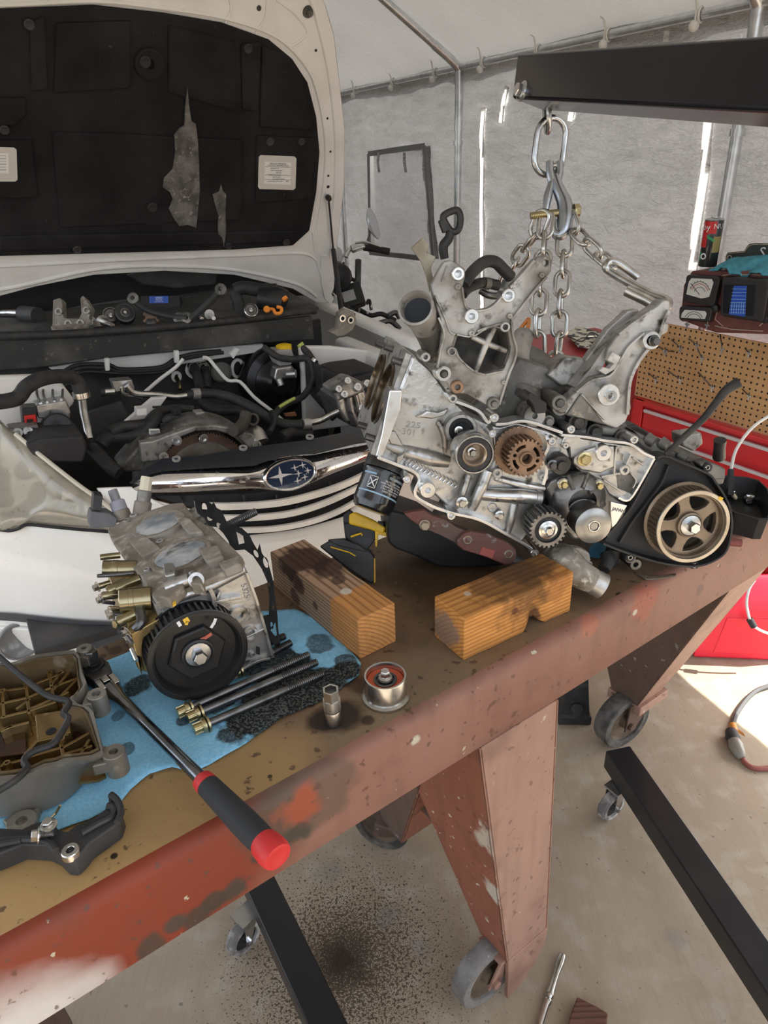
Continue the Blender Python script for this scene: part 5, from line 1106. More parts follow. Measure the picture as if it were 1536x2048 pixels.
# intake face (upwards)
TA = hq(520, 945, HK); TB = hq(1130, 640, HK); TD = (TB-TA).normalized(); TN = HN.cross(TD).normalized()
if TN.z < 0: TN = -TN
def ht(x, y, o_=0.): return onpl(*cG(x, y), TA+TN*o_, TN)
def tplate(name, pts, o1, o0, m, bev=.002):
    g = MB(); g.prism([ht(x, y, o1) for x, y in pts], -TN*(o1-o0)); return g.build(name, m, ch, bev=bev)
def oval2(cx_, cy_, rx, ry, ang, n=28): return [(cx_+rx*math.cos(t)*math.cos(ang)-ry*math.sin(t)*math.sin(ang), cy_+rx*math.cos(t)*math.sin(ang)+ry*math.sin(t)*math.cos(ang)) for t in [2*math.pi*i/n for i in range(n)]]
FILM = mat('hazy_plastic_film', (.25, .28, .31), .18, 0, (.46, .47, .47), 22, .4, .6, (.10, .10, .10), 18, .55, .62, coat=.6, bump=.6, bscale=50, bdist=.003)
DIRTY = mat('sandy_dirty_aluminium', (.34, .31, .27), .7, .3, (.20, .17, .13), 20, .35, .65, (.46, .42, .35), 60, .55, .7, bump=.6, bscale=110)
tplate('intake_face', [(190, 420), (330, 330), (640, 230), (720, 225), (800, 330), (960, 430), (1130, 600), (1120, 650), (900, 760), (700, 850), (530, 925), (500, 880), (420, 740), (300, 600), (215, 480)], .005, -.01, DIRTY, .003)
for cx_, cy_, rx, ry in ((545, 375, 175, 62), (700, 590, 205, 75)):
    tplate('port_pad', oval2(cx_, cy_, rx*1.12, ry*1.3, -.33), .011, .0, DIRTY, .003)
    g = MB(); O = [ht(x, y, .0115) for x, y in oval2(cx_, cy_, rx*.92, ry, -.33, 36)]; C_ = ht(cx_, cy_, .0118); rings = []
    for f_ in (1., .8, .55, .28, .02): rings.append([C_.lerp(p, f_)+TN*(.004*(1-f_*f_)+.0015*mnoise.noise(p.lerp(C_, 1-f_)*70)) for p in O])
    g.loft(rings, cap=False); g.build('port_film', FILM, ch, smooth=70, clean=False)
for pts, o1 in (([(540, 880), (640, 780), (700, 760), (720, 800), (610, 900)], .016), ([(575, 650), (650, 640), (660, 720), (590, 740)], .026), ([(760, 790), (780, 730), (840, 730), (850, 800)], .018), ([(820, 540), (960, 520), (1000, 600), (880, 640)], .018), ([(640, 300), (760, 330), (860, 430), (760, 440)], .014), ([(330, 480), (450, 450), (560, 540), (430, 600)], .012), ([(960, 640), (1110, 590), (1120, 650), (1000, 700)], .012)):
    tplate('cast_step', pts, o1, -.002, DIRTY if o1 < .02 else ALUC, .003)
g = MB(); g.tube([ht(600, 820, .014), ht(760, 760, .014)], .009, 12); g.build('bolt_column', ALUC, ch)
p = ht(812, 768, .016); g = MB(); g.boss(frame(p, (HN+TN*.6), TD), .011, .005, -.02, .003, .012); g.build('bolt_lug', ALUC, ch)
for x, y, r in ((375, 318, .007), (330, 355, .006), (560, 500, .006), (470, 700, .005)): g = MB(); g.boss(frame(ht(x, y, .006), TN, TD), r, r*.5, -.004, .003, .004); g.build('top_hole', ALU, ch)
tplate('paint_mark', [(640, 905), (665, 893), (668, 935), (648, 948)], .0065, .0045, MATS['yellow_paint_mark'], 0)
# coolant sensors at the far end
def sens(base, tip, segs, dz=0.):
    b_ = ht(*base, .0); dd = depth(b_)+dz; t_ = at(*cG(*tip), dd)
    for nm, m, f0, f1, rpx, sg in segs:
        A = b_.lerp(t_, f0); B_ = b_.lerp(t_, f1); g = MB(); r = pr(A, rpx); g.lathe(frame(A, B_-A), [(0, 0), (r, 0), (r, (B_-A).length*.9), (r*.9, (B_-A).length), (0, (B_-A).length)], sg); g.build(nm, m, ch, smooth=25)
sens((430, 300), (468, 45), (('sensor_boss', DIRTY, -.05, .32, 17, 20), ('sensor_hex', ALUD, .3, .62, 13.5, 20), ('sensor_connector', IVORY, .6, 1., 12, 8)))
sens((300, 330), (225, 140), (('sensor_boss', DIRTY, -.1, .25, 17, 20), ('sensor_collar', mat('lilac_grey_plastic', (.33, .33, .38), .5), .25, .6, 15, 18), ('sensor_connector', GREYP, .58, 1., 10, 8)))
b_ = ht(240, 390, .0); dd = depth(b_)
g = MB(); q_ = [at(*cG(x, y), dd) for x, y in ((75, 290), (200, 300), (260, 340), (255, 400), (70, 410), (62, 360))]; g.prism(q_, HN*-.03); g.build('sensor_block', mat('dusty_grey_plastic', (.13, .13, .135), .7, col2=(.2, .2, .19), nscale=20), ch, bev=.003)
g = MB(); q_ = [at(*cG(x, y), dd) for x, y in ((95, 170), (160, 175), (150, 290), (85, 285))]; g.prism(q_, HN*-.022); g.build('sensor_plug', BLK, ch, bev=.002)
# rocker gear on the left side
d0 = depth(TA)
def rod(nm, a, b_, rpx, da, m, open_=True, sg=22):
    A = at(*cG(*a), d0+da); B_ = at(*cG(*b_), d0+da-.012); r = pr(A, rpx*.28646); L_ = (B_-A).length; F = frame(A, B_-A); g = MB()
    if open_: g.lathe(F, [(r*.9, 0), (r, .001), (r, L_*.55), (r*1.04, L_*.56), (r*1.04, L_*.7), (r, L_*.71), (r, L_-.001), (r*.95, L_), (r*.82, L_), (r*.8, L_-.002), (r*.8, L_-.022), (0, L_-.022)], sg)
    else: g.lathe(F, [(0, 0), (r, 0), (r, L_*.9), (r*.85, L_), (0, L_)], sg)
    return g.build(nm, m, ch)
BRS = mat('oily_brass_tint', (.36, .31, .19), .25, .95, (.20, .17, .10), 30, .4, .7)
rod('plug_tube', (400, 690), (160, 690), 60, .115, BRS); rod('plug_tube', (500, 892), (275, 915), 84, .03, BRS)
for a, b_, r, da in (((280, 595), (140, 610), 22, .13), ((330, 780), (190, 850), 36, .09), ((420, 760), (250, 830), 34, .08), ((210, 790), (110, 820), 22, .10), ((260, 870), (150, 880), 30, .08), ((300, 980), (200, 970), 24, .06), ((420, 990), (260, 1060), 38, .02), ((300, 1060), (240, 1080), 30, .04), ((350, 1100), (270, 1130), 20, .03), ((380, 720), (120, 740), 14, .10), ((400, 1010), (230, 1010), 12, .05), ((240, 930), (160, 920), 14, .075)):
    rod('rocker_arm', a, b_, r, da, BRS if r > 20 else STEELD, False, 16)
for x, y, da in ((125, 815, .1), (215, 985, .06), (225, 1010, .05), (150, 900, .08), (345, 1175, .0), (330, 1130, .02)):
    p = at(*cG(x, y), d0+da-.01); g = MB(); g.hexbolt(frame(p, -HU+HN*.3, Z), .0055, .007); g.build('rocker_bolt', STEEL, ch)
rod('carrier_stud', (360, 1250), (395, 1330), 16, -.03, STEEL, False, 10); rod('carrier_stud', (330, 1165), (365, 1210), 15, -.02, STEELD, False, 10)
P = [at(*cG(x, y), d0+dz) for x, y, dz in ((480, 940, .03), (420, 960, .02), (430, 1060, .0), (390, 1110, .0))]; g = MB(); g.tube(P, .007, 10, n=5); g.build('rocker_shaft_clip', STEELD, ch)
# cam pulley
PC = hq(832, 1300, 0.); R = pr(PC, 101); F = frame(PC, HN, HU)
g = MB(); g.lathe(F, [(R*.95, -.004), (R, -.003), (R, -.0005), (R*.985, 0), (R*.885, 0), (R*.87, -.002), (R*.82, -.012), (R*.80, -.014), (R*.30, -.014)], 80); pl = g.build('cam_pulley', mat('black_pulley_enamel', (.011, .011, .012), .28, 0, (.022, .02, .019), 6, .4, .8), ch)
g = MB(); g.gear(F, 46, R*.90, R*.955, -.034, -.003, hole=R*.86); g.build('pulley_teeth', mat('worn_black_teeth', (.045, .046, .05), .4, .5), pl, smooth=30)
g = MB(); g.lathe(F, [(0, -.040), (R*.98, -.040), (R*.98, -.035), (0, -.034)], 60); g.build('pulley_back_flange', MATS['black_pulley_enamel'], pl)
hx = lambda q, z, rot=.12: [F @ V((R*q*math.cos(rot+math.pi*j/3), R*q*math.sin(rot+math.pi*j/3), z)) for j in range(6)]
g = MB(); g.loft([hx(.60, -.016), hx(.60, -.009), hx(.56, -.007), hx(.30, -.008)]); g.build('hex_recess', MATS['black_pulley_enamel'], pl, bev=.001)
g = MB(); g.lathe(F, [(R*.34, -.010), (R*.33, -.004), (R*.29, -.003), (R*.27, -.006), (0, -.006)], 40); g.build('hub_ring', BLK, pl)
g = MB(); g.hexbolt(F @ Matrix.Translation((0, 0, -.006)), R*.145, .015, 1.75, .22); g.build('cam_bolt', ZINC, pl)
def pmark(x, y, w_, h_, m, ang=0., k=.0006): p = hq(x, y, k); g = MB(); g.box(frame(p, HN, HU*math.cos(ang)+HV*math.sin(ang)), w_, h_, .0006); g.build('paint_mark', m, pl)
pmark(742, 1050, .0075, .0075, MATS['yellow_paint_mark'], .3); pmark(745, 1068, .004, .006, MATS['yellow_paint_mark'], -.4); pmark(692, 1075, .0045, .008, WINK, .3); pmark(940, 1058, .004, .009, WINK, -.5); pmark(925, 1085, .004, .008, WINK, -.7); pmark(893, 1160, .012, .005, mat('red_paint_mark', (.45, .12, .07), .6), .35, -.0065); pmark(865, 1172, .010, .003, MATS['red_paint_mark'], .1, -.0065)
ZMIN[0] = None
# ------------------------------------------------------------------ head gasket leaning behind the head
GQ = onz(*cG(1410, 1255), TT+.006); GN = (V((.35, -.85, .45))).normalized()
def gq(x, y): return onpl(*cG(x, y), GQ, GN)
out_ = [(795, 195), (830, 205), (870, 195), (920, 240), (935, 225), (955, 265), (985, 280), (1010, 330), (1040, 395), (1075, 385), (1130, 405), (1185, 455), (1205, 500), (1240, 560), (1255, 515), (1270, 580), (1315, 650), (1345, 760), (1362, 880), (1378, 1010), (1385, 1120), (1408, 1270), (1380, 1250), (1330, 1190), (1295, 1110), (1270, 1020), (1320, 1010), (1325, 900), (1310, 780), (1270, 690), (1210, 600), (1150, 555), (1105, 560), (1050, 560), (1040, 500), (1000, 440), (960, 400), (900, 390), (870, 340), (820, 300), (805, 250)]
holes_ = [oval2(870, 265, 18, 36, -.2, 12), oval2(1298, 645, 18, 40, -.25, 12), oval2(1230, 585, 14, 30, -.5, 10), [(1090, 425), (1140, 460), (1150, 510), (1110, 520)], oval2(970, 385, 16, 22, -.4, 10), oval2(910, 330, 22, 26, .2, 10), oval2(1340, 1085, 10, 26, -.2, 10), [(1330, 1120), (1365, 1060), (1380, 1180)], oval2(1322, 800, 7, 16, -.1, 8), oval2(1350, 960, 7, 20, 0, 8)]
g = MB(); g.prism([gq(*q) for q in out_], GN*-.0022, [[gq(*q) for q in h] for h in holes_])
o = g.build('head_gasket', mat('black_gasket', (.008, .008, .008), .6, 0., (.02, .02, .02), 30, spec=.15), None); tag(o, 'thin black head gasket with pierced holes leaning against the cylinder head', 'gasket')
st = thing('threaded_stud', 'black threaded stud poking through the leaning head gasket', 'stud', gq(1100, 450))
A = gq(960, 475)+V((0, .03, 0)); B_ = gq(1195, 395)+V((.0, .05, 0)); dd_ = (B_-A).normalized(); g = MB(); g.lathe(frame(A, dd_), [(0, 0)]+[(.0066*(1 if k % 2 else .86), (B_-A).length*k/40) for k in range(41)]+[(0, (B_-A).length)], 14); g.build('thread', STEELD, st, smooth=50)
# ------------------------------------------------------------------ valve cover, open side up
VZ = TT+.062; VB = TT+.006
vc = thing('valve_cover', 'oil-stained cast valve cover lying open side up by the bench edge', 'valve cover', onz(60, 1500, TT))
rim = [(-330, 260), (0, 212), (60, 222), (180, 188), (300, 142), (500, 112), (690, 92), (735, 140), (765, 300), (805, 395), (765, 465), (695, 500), (672, 545), (720, 592), (822, 622), (868, 670), (912, 850), (962, 1050), (880, 1092), (760, 1112), (600, 1132), (520, 1165), (400, 1185), (280, 1240), (120, 1290), (0, 1300), (-330, 1330)]
botp = {17: (905, 1130), 18: (880, 1190), 19: (820, 1280), 20: (740, 1380), 21: (640, 1470), 22: (520, 1540), 23: (400, 1590), 24: (230, 1640), 25: (0, 1650), 26: (-330, 1680)}
RR = [onz(*cH(x, y), VZ) for x, y in rim]; cen = V((0, 0, 0))
for p in RR: cen += p
cen /= len(RR)
bot = [onz(*cH(*botp[i]), VB) if i in botp else V((p.x, p.y, VB)) for i, p in enumerate(RR)]
def off(p, d_): v = (cen-p); v.z = 0; return p+v.normalized()*d_
g = MB(); g.loft([bot, [a.lerp(b_, .55)+(a-cen).normalized()*.0 for a, b_ in zip(bot, RR)], [p-Z*.006 for p in RR], RR, [off(p, .006) for p in RR], [off(p, .007)-Z*.004 for p in RR], [off(p, .009)-Z*.004 for p in RR]], cap=False)
g2 = MB(); g2.loft([[off(p, .009)-Z*.004 for p in RR], [off(p, .010) for p in RR], [off(p, .013) for p in RR], [off(p, .020)-Z*.046 for p in RR]], cap=False); g2.build('cover_inner_wall', mat('brown_varnished_wall', (.26, .20, .12), .38, .6, (.15, .10, .05), 9, .4, .7, (.36, .31, .22), 40, .6, .75), vc, smooth=50)
g.build('cover_wall', mat('dull_cover_casting', (.30, .285, .25), .5, .55, (.17, .15, .12), 12, .4, .7, (.42, .40, .35), 40, .6, .75, bump=.2, bscale=120), vc, smooth=50)
FZ = VZ-.046
fl_ = [V((off(p, .012).x, off(p, .012).y, FZ)) for p in RR]; g = MB(); g.prism(fl_, -Z*.004); g.build('cover_floor', GOLDAL, vc)
fo_ = [V((off(p, .004).x, off(p, .004).y, VB)) for p in RR]
def rib(a, b_, zt=FZ+.022, w_=.0022, nm='rib'):
    A = onz(*cH(*a), zt); B_ = onz(*cH(*b_), zt); d = (B_-A); d.z = 0; s_ = Z.cross(d).normalized()*w_
    g = MB(); g.loft([[V((A.x, A.y, FZ))-s_*1.3, V((A.x, A.y, FZ))+s_*1.3, A+s_, A-s_], [V((B_.x, B_.y, FZ))-s_*1.3, V((B_.x, B_.y, FZ))+s_*1.3, B_+s_, B_-s_]]); g.build(nm, GOLDAL, vc, bev=.0008)
for a, b_ in (((-40, 480), (240, 440)), ((240, 440), (460, 350)), ((460, 350), (700, 240)), ((-40, 600), (260, 530)), ((260, 530), (500, 430)), ((500, 430), (720, 350)), ((0, 720), (250, 660)), ((250, 660), (520, 570)), ((20, 470), (35, 720)), ((240, 400), (270, 680)), ((460, 300), (500, 560)), ((270, 640), (640, 480)), ((0, 830), (270, 760)), ((280, 540), (150, 640)), ((600, 250), (470, 420)), ((680, 250), (500, 460)), ((720, 360), (580, 500)), ((0, 1170), (250, 1100)), ((60, 1140), (70, 1260)), ((250, 1090), (560, 1000)), ((560, 920), (590, 1090)), ((560, 1010), (830, 860)), ((590, 1060), (860, 980)), ((330, 940), (640, 870)), ((230, 1060), (340, 940)), ((830, 920), (740, 1080)), ((0, 1230), (220, 1200)), ((120, 790), (0, 850))):
    rib(a, b_)
for x, y in ((245, 395), (460, 300), (20, 470), (600, 245), (60, 1140), (570, 915), (665, 235)):
    p = onz(*cH(x, y), FZ+.028); g = MB(); g.lathe(frame(V((p.x, p.y, FZ)), Z), [(.0055, 0), (.0045, .028), (.002, .028), (.002, .02), (0, .02)], 14); g.build('rib_post', GOLDAL, vc)
g = MB(); q_ = [onz(*cH(x, y), FZ+.020) for x, y in ((320, 690), (560, 650), (650, 740), (660, 860), (340, 930))]; g.prism(q_, -Z*.020); g.build('baffle_box', GOLDAL, vc, bev=.002)
p = onz(*cH(475, 850), FZ+.0203); g = MB(); g.cyl(frame(p, Z), .0065, 0, .0003, 16); g.build('baffle_hole', BLK, vc)
def pool(pts, z=FZ+.004): g = MB(); g.prism([onz(*cH(x, y), z) for x, y in pts], -Z*.003); g.build('oil_pool', OIL, vc, bev=.001)
pool([(-40, 860), (230, 800), (245, 1050), (-40, 1090)], FZ+.010); pool([(100, 460), (230, 440), (240, 520), (110, 550)]); pool([(600, 900), (800, 760), (860, 900), (760, 1000), (640, 1060)]); pool([(280, 1060), (550, 980), (600, 1100), (300, 1190)]); pool([(500, 470), (660, 500), (600, 620), (510, 600)]); pool([(40, 620), (240, 570), (250, 650), (50, 700)])
def ear(x, y, zt, zb_, r, hr, arm=None):
    p = onz(*cH(x, y), zt); g = MB(); g.lathe(frame(V((p.x, p.y, zb_)), Z), [(0, 0), (r, 0), (r, zt-zb_-.001), (r-.001, zt-zb_), (hr, zt-zb_), (hr, zt-zb_-.012), (0, zt-zb_-.012)], 22); g.build('bolt_ear', MATS['dull_cover_casting'], vc)
    if arm:
        A = onz(*cH(*arm), zt-.006); B_ = p-Z*.006; d = (B_-A); d.z = 0; s_ = Z.cross(d).normalized()*r*.8; g = MB(); g.loft([[A-s_*1.6-Z*.016, A+s_*1.6-Z*.016, A+s_*1.6, A-s_*1.6], [B_-s_-Z*.016, B_+s_-Z*.016, B_+s_, B_-s_]]); g.build('ear_web', MATS['dull_cover_casting'], vc, bev=.002)
ear(1055, 1035, VZ-.004, VZ-.036, .0135, .0055, (900, 1075)); ear(895, 497, VZ-.004, VZ-.036, .0125, .006, (780, 540)); ear(780, 72, VZ-.002, VZ-.03, .011, .004, (735, 160))
ear(200, 1680, VB+.012, VB-.001, .0165, .0065, (200, 1600))
gc = [(-60, 110), (0, 165), (180, 320), (330, 440), (450, 520), (560, 550), (625, 565), (640, 605), (590, 680), (635, 735), (560, 880), (480, 975), (330, 1030), (245, 1085), (225, 1140), (250, 1195), (150, 1300), (0, 1395), (-60, 1430)]
g = MB(); P = [onz(*cH(x, y), VZ+.006) for x, y in gc]; g.tube(P, .0042, 8, n=5); o = g.build('rubber_seal', RUB, None); tag(o, 'loose black rubber seal draped across the open valve cover', 'seal')
# ------------------------------------------------------------------ black belt-cover piece with bolts
CZ = TT+.030
bc = thing('belt_cover_piece', 'curved black plastic belt cover piece lying at the bench edge', 'cover', onz(90, 1680, TT))
po = [(-200, 1760), (0, 1742), (200, 1752), (300, 1705), (460, 1662), (540, 1752), (620, 1778), (700, 1722), (880, 1642), (1000, 1545), (1012, 1500), (1000, 1470), (1030, 1432), (1092, 1470), (1132, 1600), (1100, 1700), (960, 1800), (830, 1890), (765, 1975), (690, 2048), (600, 2040), (520, 1960), (420, 1912), (200, 1900), (0, 1985), (-200, 2060)]
PO = [onz(*cH(x, y), CZ) for x, y in po]; g = MB(); g.prism(PO, -Z*.027); g.build('cover_body', mat('matt_black_cover', (.02, .02, .021), .5, col2=(.045, .045, .046), nscale=12), bc, bev=.003, seg=3)
for pts, h_ in (([(1000, 1545), (1060, 1560), (1040, 1640), (900, 1720), (760, 1800)], .004), ([(200, 1860), (0, 1900), (-180, 1960)], .006), ([(520, 1960), (440, 1870), (200, 1850), (0, 1860)], .006), ([(1030, 1440), (1090, 1490), (1125, 1600), (1090, 1700)], .010)):
    P = [onz(*cH(x, y), CZ+h_*.4) for x, y in pts]; g = MB(); g.tube(P, .004, 8, n=5); g.build('cover_ridge', MATS['matt_black_cover'], bc)
p = onz(*cH(655, 1962), CZ+.003); g = MB(); g.boss(frame(p, Z), .0095, .0042, -.006, .002, .01); g.build('sleeve_insert', STEEL, bc)
def loosebolt(x, y, tilt, lab, z=CZ, r=.0085):
    p = onz(*cH(x, y), z+.013); b_ = thing('loose_bolt', lab, 'bolt', p-Z*.013, 'bolts lying on the belt cover piece'); d = V(tilt).normalized()
    g = MB(); g.hexbolt(frame(p, d), r*.72, .008, 1.5, .3); g.build('bolt_head', STEEL, b_)
    g = MB(); g.lathe(frame(p, -d), [(0, 0), (r*.42, 0)]+[(r*(.42 if k % 2 else .36), .001*k) for k in range(1, 14)]+[(0, .0135)], 12); g.build('bolt_thread', STEELD, b_, smooth=50)
loosebolt(455, 1730, (0, 0, 1), 'flanged bolt standing upright in the belt cover piece'); loosebolt(365, 1815, (-.8, -.3, .25), 'flanged bolt tipped on its side on the belt cover piece')
P = [onz(*cH(560, 1540), CZ+.02), onz(*cH(520, 1610), CZ+.008), onz(*cH(470, 1660), CZ+.004)]; g = MB(); g.tube(P, .0014, 6); o = g.build('wire_pin', YZINC, None); tag(o, 'thin brassy wire pin between valve cover and belt cover piece', 'pin')
# ------------------------------------------------------------------ cordless drill behind the blocks
ZMIN[0] = TT+.002
dr = thing('cordless_drill', 'yellow and black cordless drill lying behind the greyed timber block', 'drill', onz(700, 1150, TT))
dz0 = depth(onz(735, 1168, TT)); TBK = mat('tool_black', (.02, .02, .021), .55, col2=(.04, .04, .04), nscale=20)
def dq(x, y, d_=0.): return at(*cL(x, y), dz0+d_)
def dplate(nm, pts, d_, th, m, bev=.004): g = MB(); g.prism([dq(x, y, d_) for x, y in pts], FWD*th); return g.build(nm, m, dr, bev=bev, seg=3)
dplate('battery', [(215, 248), (260, 222), (330, 218), (435, 265), (458, 295), (463, 405), (440, 412), (330, 340)], -.01, .06, TBK); dplate('battery_top', [(250, 220), (320, 215), (400, 245), (430, 275), (300, 245)], -.012, .05, TBK, .002)
dplate('battery_edge', [(455, 300), (462, 300), (464, 405), (455, 410)], -.012, .05, DYEL, .001)
dplate('handle', [(320, 130), (460, 150), (470, 210), (430, 260), (400, 265), (330, 215)], .005, .04, TBK)
dplate('motor_housing', [(345, 108), (370, 95), (450, 130), (510, 165), (500, 195), (440, 175), (345, 150)], -.002, .05, DYEL); dplate('motor_cap', [(320, 110), (350, 85), (365, 100), (345, 150), (322, 150)], .0, .05, TBK)
dplate('trigger_guard', [(460, 165), (520, 190), (515, 205), (475, 195), (470, 250), (462, 250)], .0, .03, DYEL, .002); dplate('chuck', [(470, 135), (500, 140), (505, 165), (480, 160)], .0, .035, TBK, .003)
P = [dq(355, 205, -.004), dq(400, 190, -.006), dq(405, 200, -.006)]; g = MB(); g.tube(P, .0018, 6); g.build('badge_line', DYEL, dr)
P = [dq(265, 250, -.013), dq(350, 275, -.013), dq(375, 290, -.013)]; g = MB(); g.tube(P, .0012, 6); g.build('badge_line', DYEL, dr)
ZMIN[0] = None
# ------------------------------------------------------------------ black tray with spark plugs at the far end
ty = thing('parts_tray', 'shallow black plastic cover used as a tray beyond the bronze sprocket', 'tray', onz(1500, 1040, TT))
zt = TT+.05
to = [(1190, 560), (1230, 525), (1400, 535), (1480, 555), (1536, 610), (1560, 700), (1540, 800), (1480, 800), (1330, 760), (1250, 700)]
T1 = [onz(*cC(x, y), zt) for x, y in to]; cn = V((0, 0, 0))
for p in T1: cn += p
cn /= len(T1)
i_ = lambda p, f_, z: V((cn.x+(p.x-cn.x)*f_, cn.y+(p.y-cn.y)*f_, z))
g = MB(); g.loft([[i_(p, .9, TT+.001) for p in T1], T1, [i_(p, .94, zt) for p in T1], [i_(p, .84, TT+.006) for p in T1]]); g.build('tray_shell', BLK, ty, bev=.002)
def plug(x, y, tip, lab):
    p = onz(*cC(x, y), TT+.016); b_ = thing('spark_plug', lab, 'spark plug', p-Z*.008, 'spark plugs in the black tray'); q_ = onz(*cC(*tip), TT+.014); d = (q_-p).normalized()
    g = MB(); g.lathe(frame(p, d), [(0, 0), (.006, 0), (.006, .008), (.008, .009), (.008, .016), (.005, .018), (.005, .034), (0, .034)], 6); g.build('plug_body', STEEL, b_, smooth=20)
    g = MB(); g.lathe(frame(p, -d), [(0, 0), (.0045, 0), (.004, .012), (.002, .015), (0, .015)], 14); g.build('insulator', IVORY, b_)
plug(1345, 622, (1290, 640), 'spark plug lying flat at the shallow side of the black tray'); plug(1325, 655, (1295, 615), 'spark plug leaning across another in the black tray'); plug(1405, 645, (1420, 700), 'spark plug lying tip down in the middle of the black tray'); plug(1450, 650, (1425, 690), 'spark plug lying in the deep corner of the black tray')
wc = thing('white_hose', 'thin white hose running down to a black connector by the tray', 'hose', onz(1428, 1010, TT))
dw = depth(onz(1428, 1010, TT))-.03
P = [at(x, y, dw+dx) for x, y, dx in ((1600, 800, .1), (1536, 833, .06), (1500, 860, .04), (1472, 900, .02), (1462, 940, .0))]
g = MB(); g.tube(P, .0033, 10, n=6); g.build('hose', WPL, wc)
g = MB(); g.tube([at(1462, 938, dw), at(1460, 968, dw), at(1458, 990, dw)], [.006, .008, .009], 8, n=0); g.build('connector', BLK, wc)

# scraps under the engine
cloth('towel_scrap', [(1178, 1098), (1190, 1086), (1212, 1088), (1216, 1108), (1196, 1118), (1180, 1114)], TT+.001, mat('blue_scrap', (.10, .33, .52), .9), 'small blue towel scrap on the bench under the engine', 'towel', .006)
o_, _c = cloth('plastic_film', [(1268, 1146), (1300, 1152), (1352, 1150), (1350, 1156), (1310, 1160), (1292, 1162)], TT+.001, mat('clear_film', (.30, .24, .18), .2, trans=.5), 'scrap of clear plastic film on the bench below the bronze sprocket', 'film', .004)
# ------------------------------------------------------------------ the white car with its hood up
_a = math.radians(30); XC = V((math.cos(_a), math.sin(_a), 0)); YC = V((-math.sin(_a), math.cos(_a), 0)); C0 = V((-.262, 1.842, 0))
def cp(x, y, z): return C0+XC*x+YC*y+Z*z
def cyp(px, py, yc): return onpl(px, py, C0+YC*yc, YC)
def car_xy(p): q = p-C0; return q.dot(XC), q.dot(YC)
def onsurf(px, py, f, off=0.):
    """where the ray meets the surface y = f(x, z) of the car"""
    r = ray(px, py); lo_, hi_ = .6, 6.
    def e(t): p = CAM+r*t; x, y = car_xy(p); return y-f(x, p.z)-off
    for _ in range(50):
        m_ = (lo_+hi_)/2
        if e(m_) > 0: hi_ = m_
        else: lo_ = m_
    return CAM+r*lo_
def fasc(x, z):
    y = .50*(abs(x)/.9)**2.3
    if z > .62: y += (z-.62)*.35
    else: y += -(.035)*(1-((z-.42)/.2)**2) if z > .22 else .0
    return y
car = thing('white_car', 'white car with open hood, stripped engine bay and chrome grille bar', 'car', cp(0, 1.5, 0))
def sgrid(name, rows, m, parent=None, smooth=60, th=0., bev=0.):
    g = MB(); n = len(rows[0]); vs = [p for r in rows for p in r]; fs = [(i*n+j, i*n+j+1, i*n+j+1+n, i*n+j+n) for i in range(len(rows)-1) for j in range(n-1)]
    g.add(vs, fs); o = g.build(name, m, parent or car, smooth=smooth)
    if th: sm = o.modifiers.new('thick', 'SOLIDIFY'); sm.thickness = th; sm.offset = 0
    return o
def sprism(name, pts, f, m, th=.006, off=0., parent=None, bev=.002, fn=cK, n_=0, holes=()):
    """a panel lying on the car surface f; outline in crop units"""
    P = [onsurf(*fn(x, y), f, off) for x, y in pts]
    if n_: P, _ = spline(P, [1]*len(P), n_, True)
    H_ = [[onsurf(*fn(x, y), f, off) for x, y in h] for h in holes]
    g = MB(); g.prism(P, YC*th, H_); return g.build(name, m, parent or car, bev=bev)
# bumper skin: a grid in car coordinates (x across, z up), with the headlamp corner left to the lamp
rows = []
def ztop(x):
    if -.46 < x < .62: return .52+.05*abs(x-.05)
    return .735
zg = [onsurf(*cK(*q), fasc).z for q in ((780, 640), (960, 738), (1180, 712), (1380, 655))]; xg = [car_xy(onsurf(*cK(*q), fasc))[0] for q in ((780, 640), (960, 738), (1180, 712), (1380, 655))]
def ztop(x):
    if x < xg[0]: return zg[0]+min(.2, (xg[0]-x)*1.6)
    if x > xg[3]: return zg[3]+min(.25, (x-xg[3])*.9)
    for k in range(3):
        if xg[k] <= x <= xg[k+1]: t = (x-xg[k])/(xg[k+1]-xg[k]); return zg[k]*(1-t)+zg[k+1]*t
    return zg[3]
for i in range(15):
    row = []
    for j in range(51):
        x = -.93+1.86*j/50; z = .20+(min(.735, ztop(x))-.20)*i/14; row.append(cp(x, fasc(x, z)+.012, z))
    rows.append(row)
sgrid('front_bumper', rows, WHT, th=.006)
# upper bumper / fender pieces beside the grille
sprism('bumper_corner', [(0, 690), (60, 705), (100, 688), (330, 705), (440, 715), (520, 600), (600, 590), (800, 640), (760, 740), (560, 860), (0, 900)], fasc, WHT, .008, .006, bev=.003)
sprism('grille_surround', [(380, 545), (520, 540), (560, 565), (640, 610), (780, 640), (820, 700), (600, 720), (440, 690), (420, 610)], fasc, WHT, .008, .0, bev=.003)
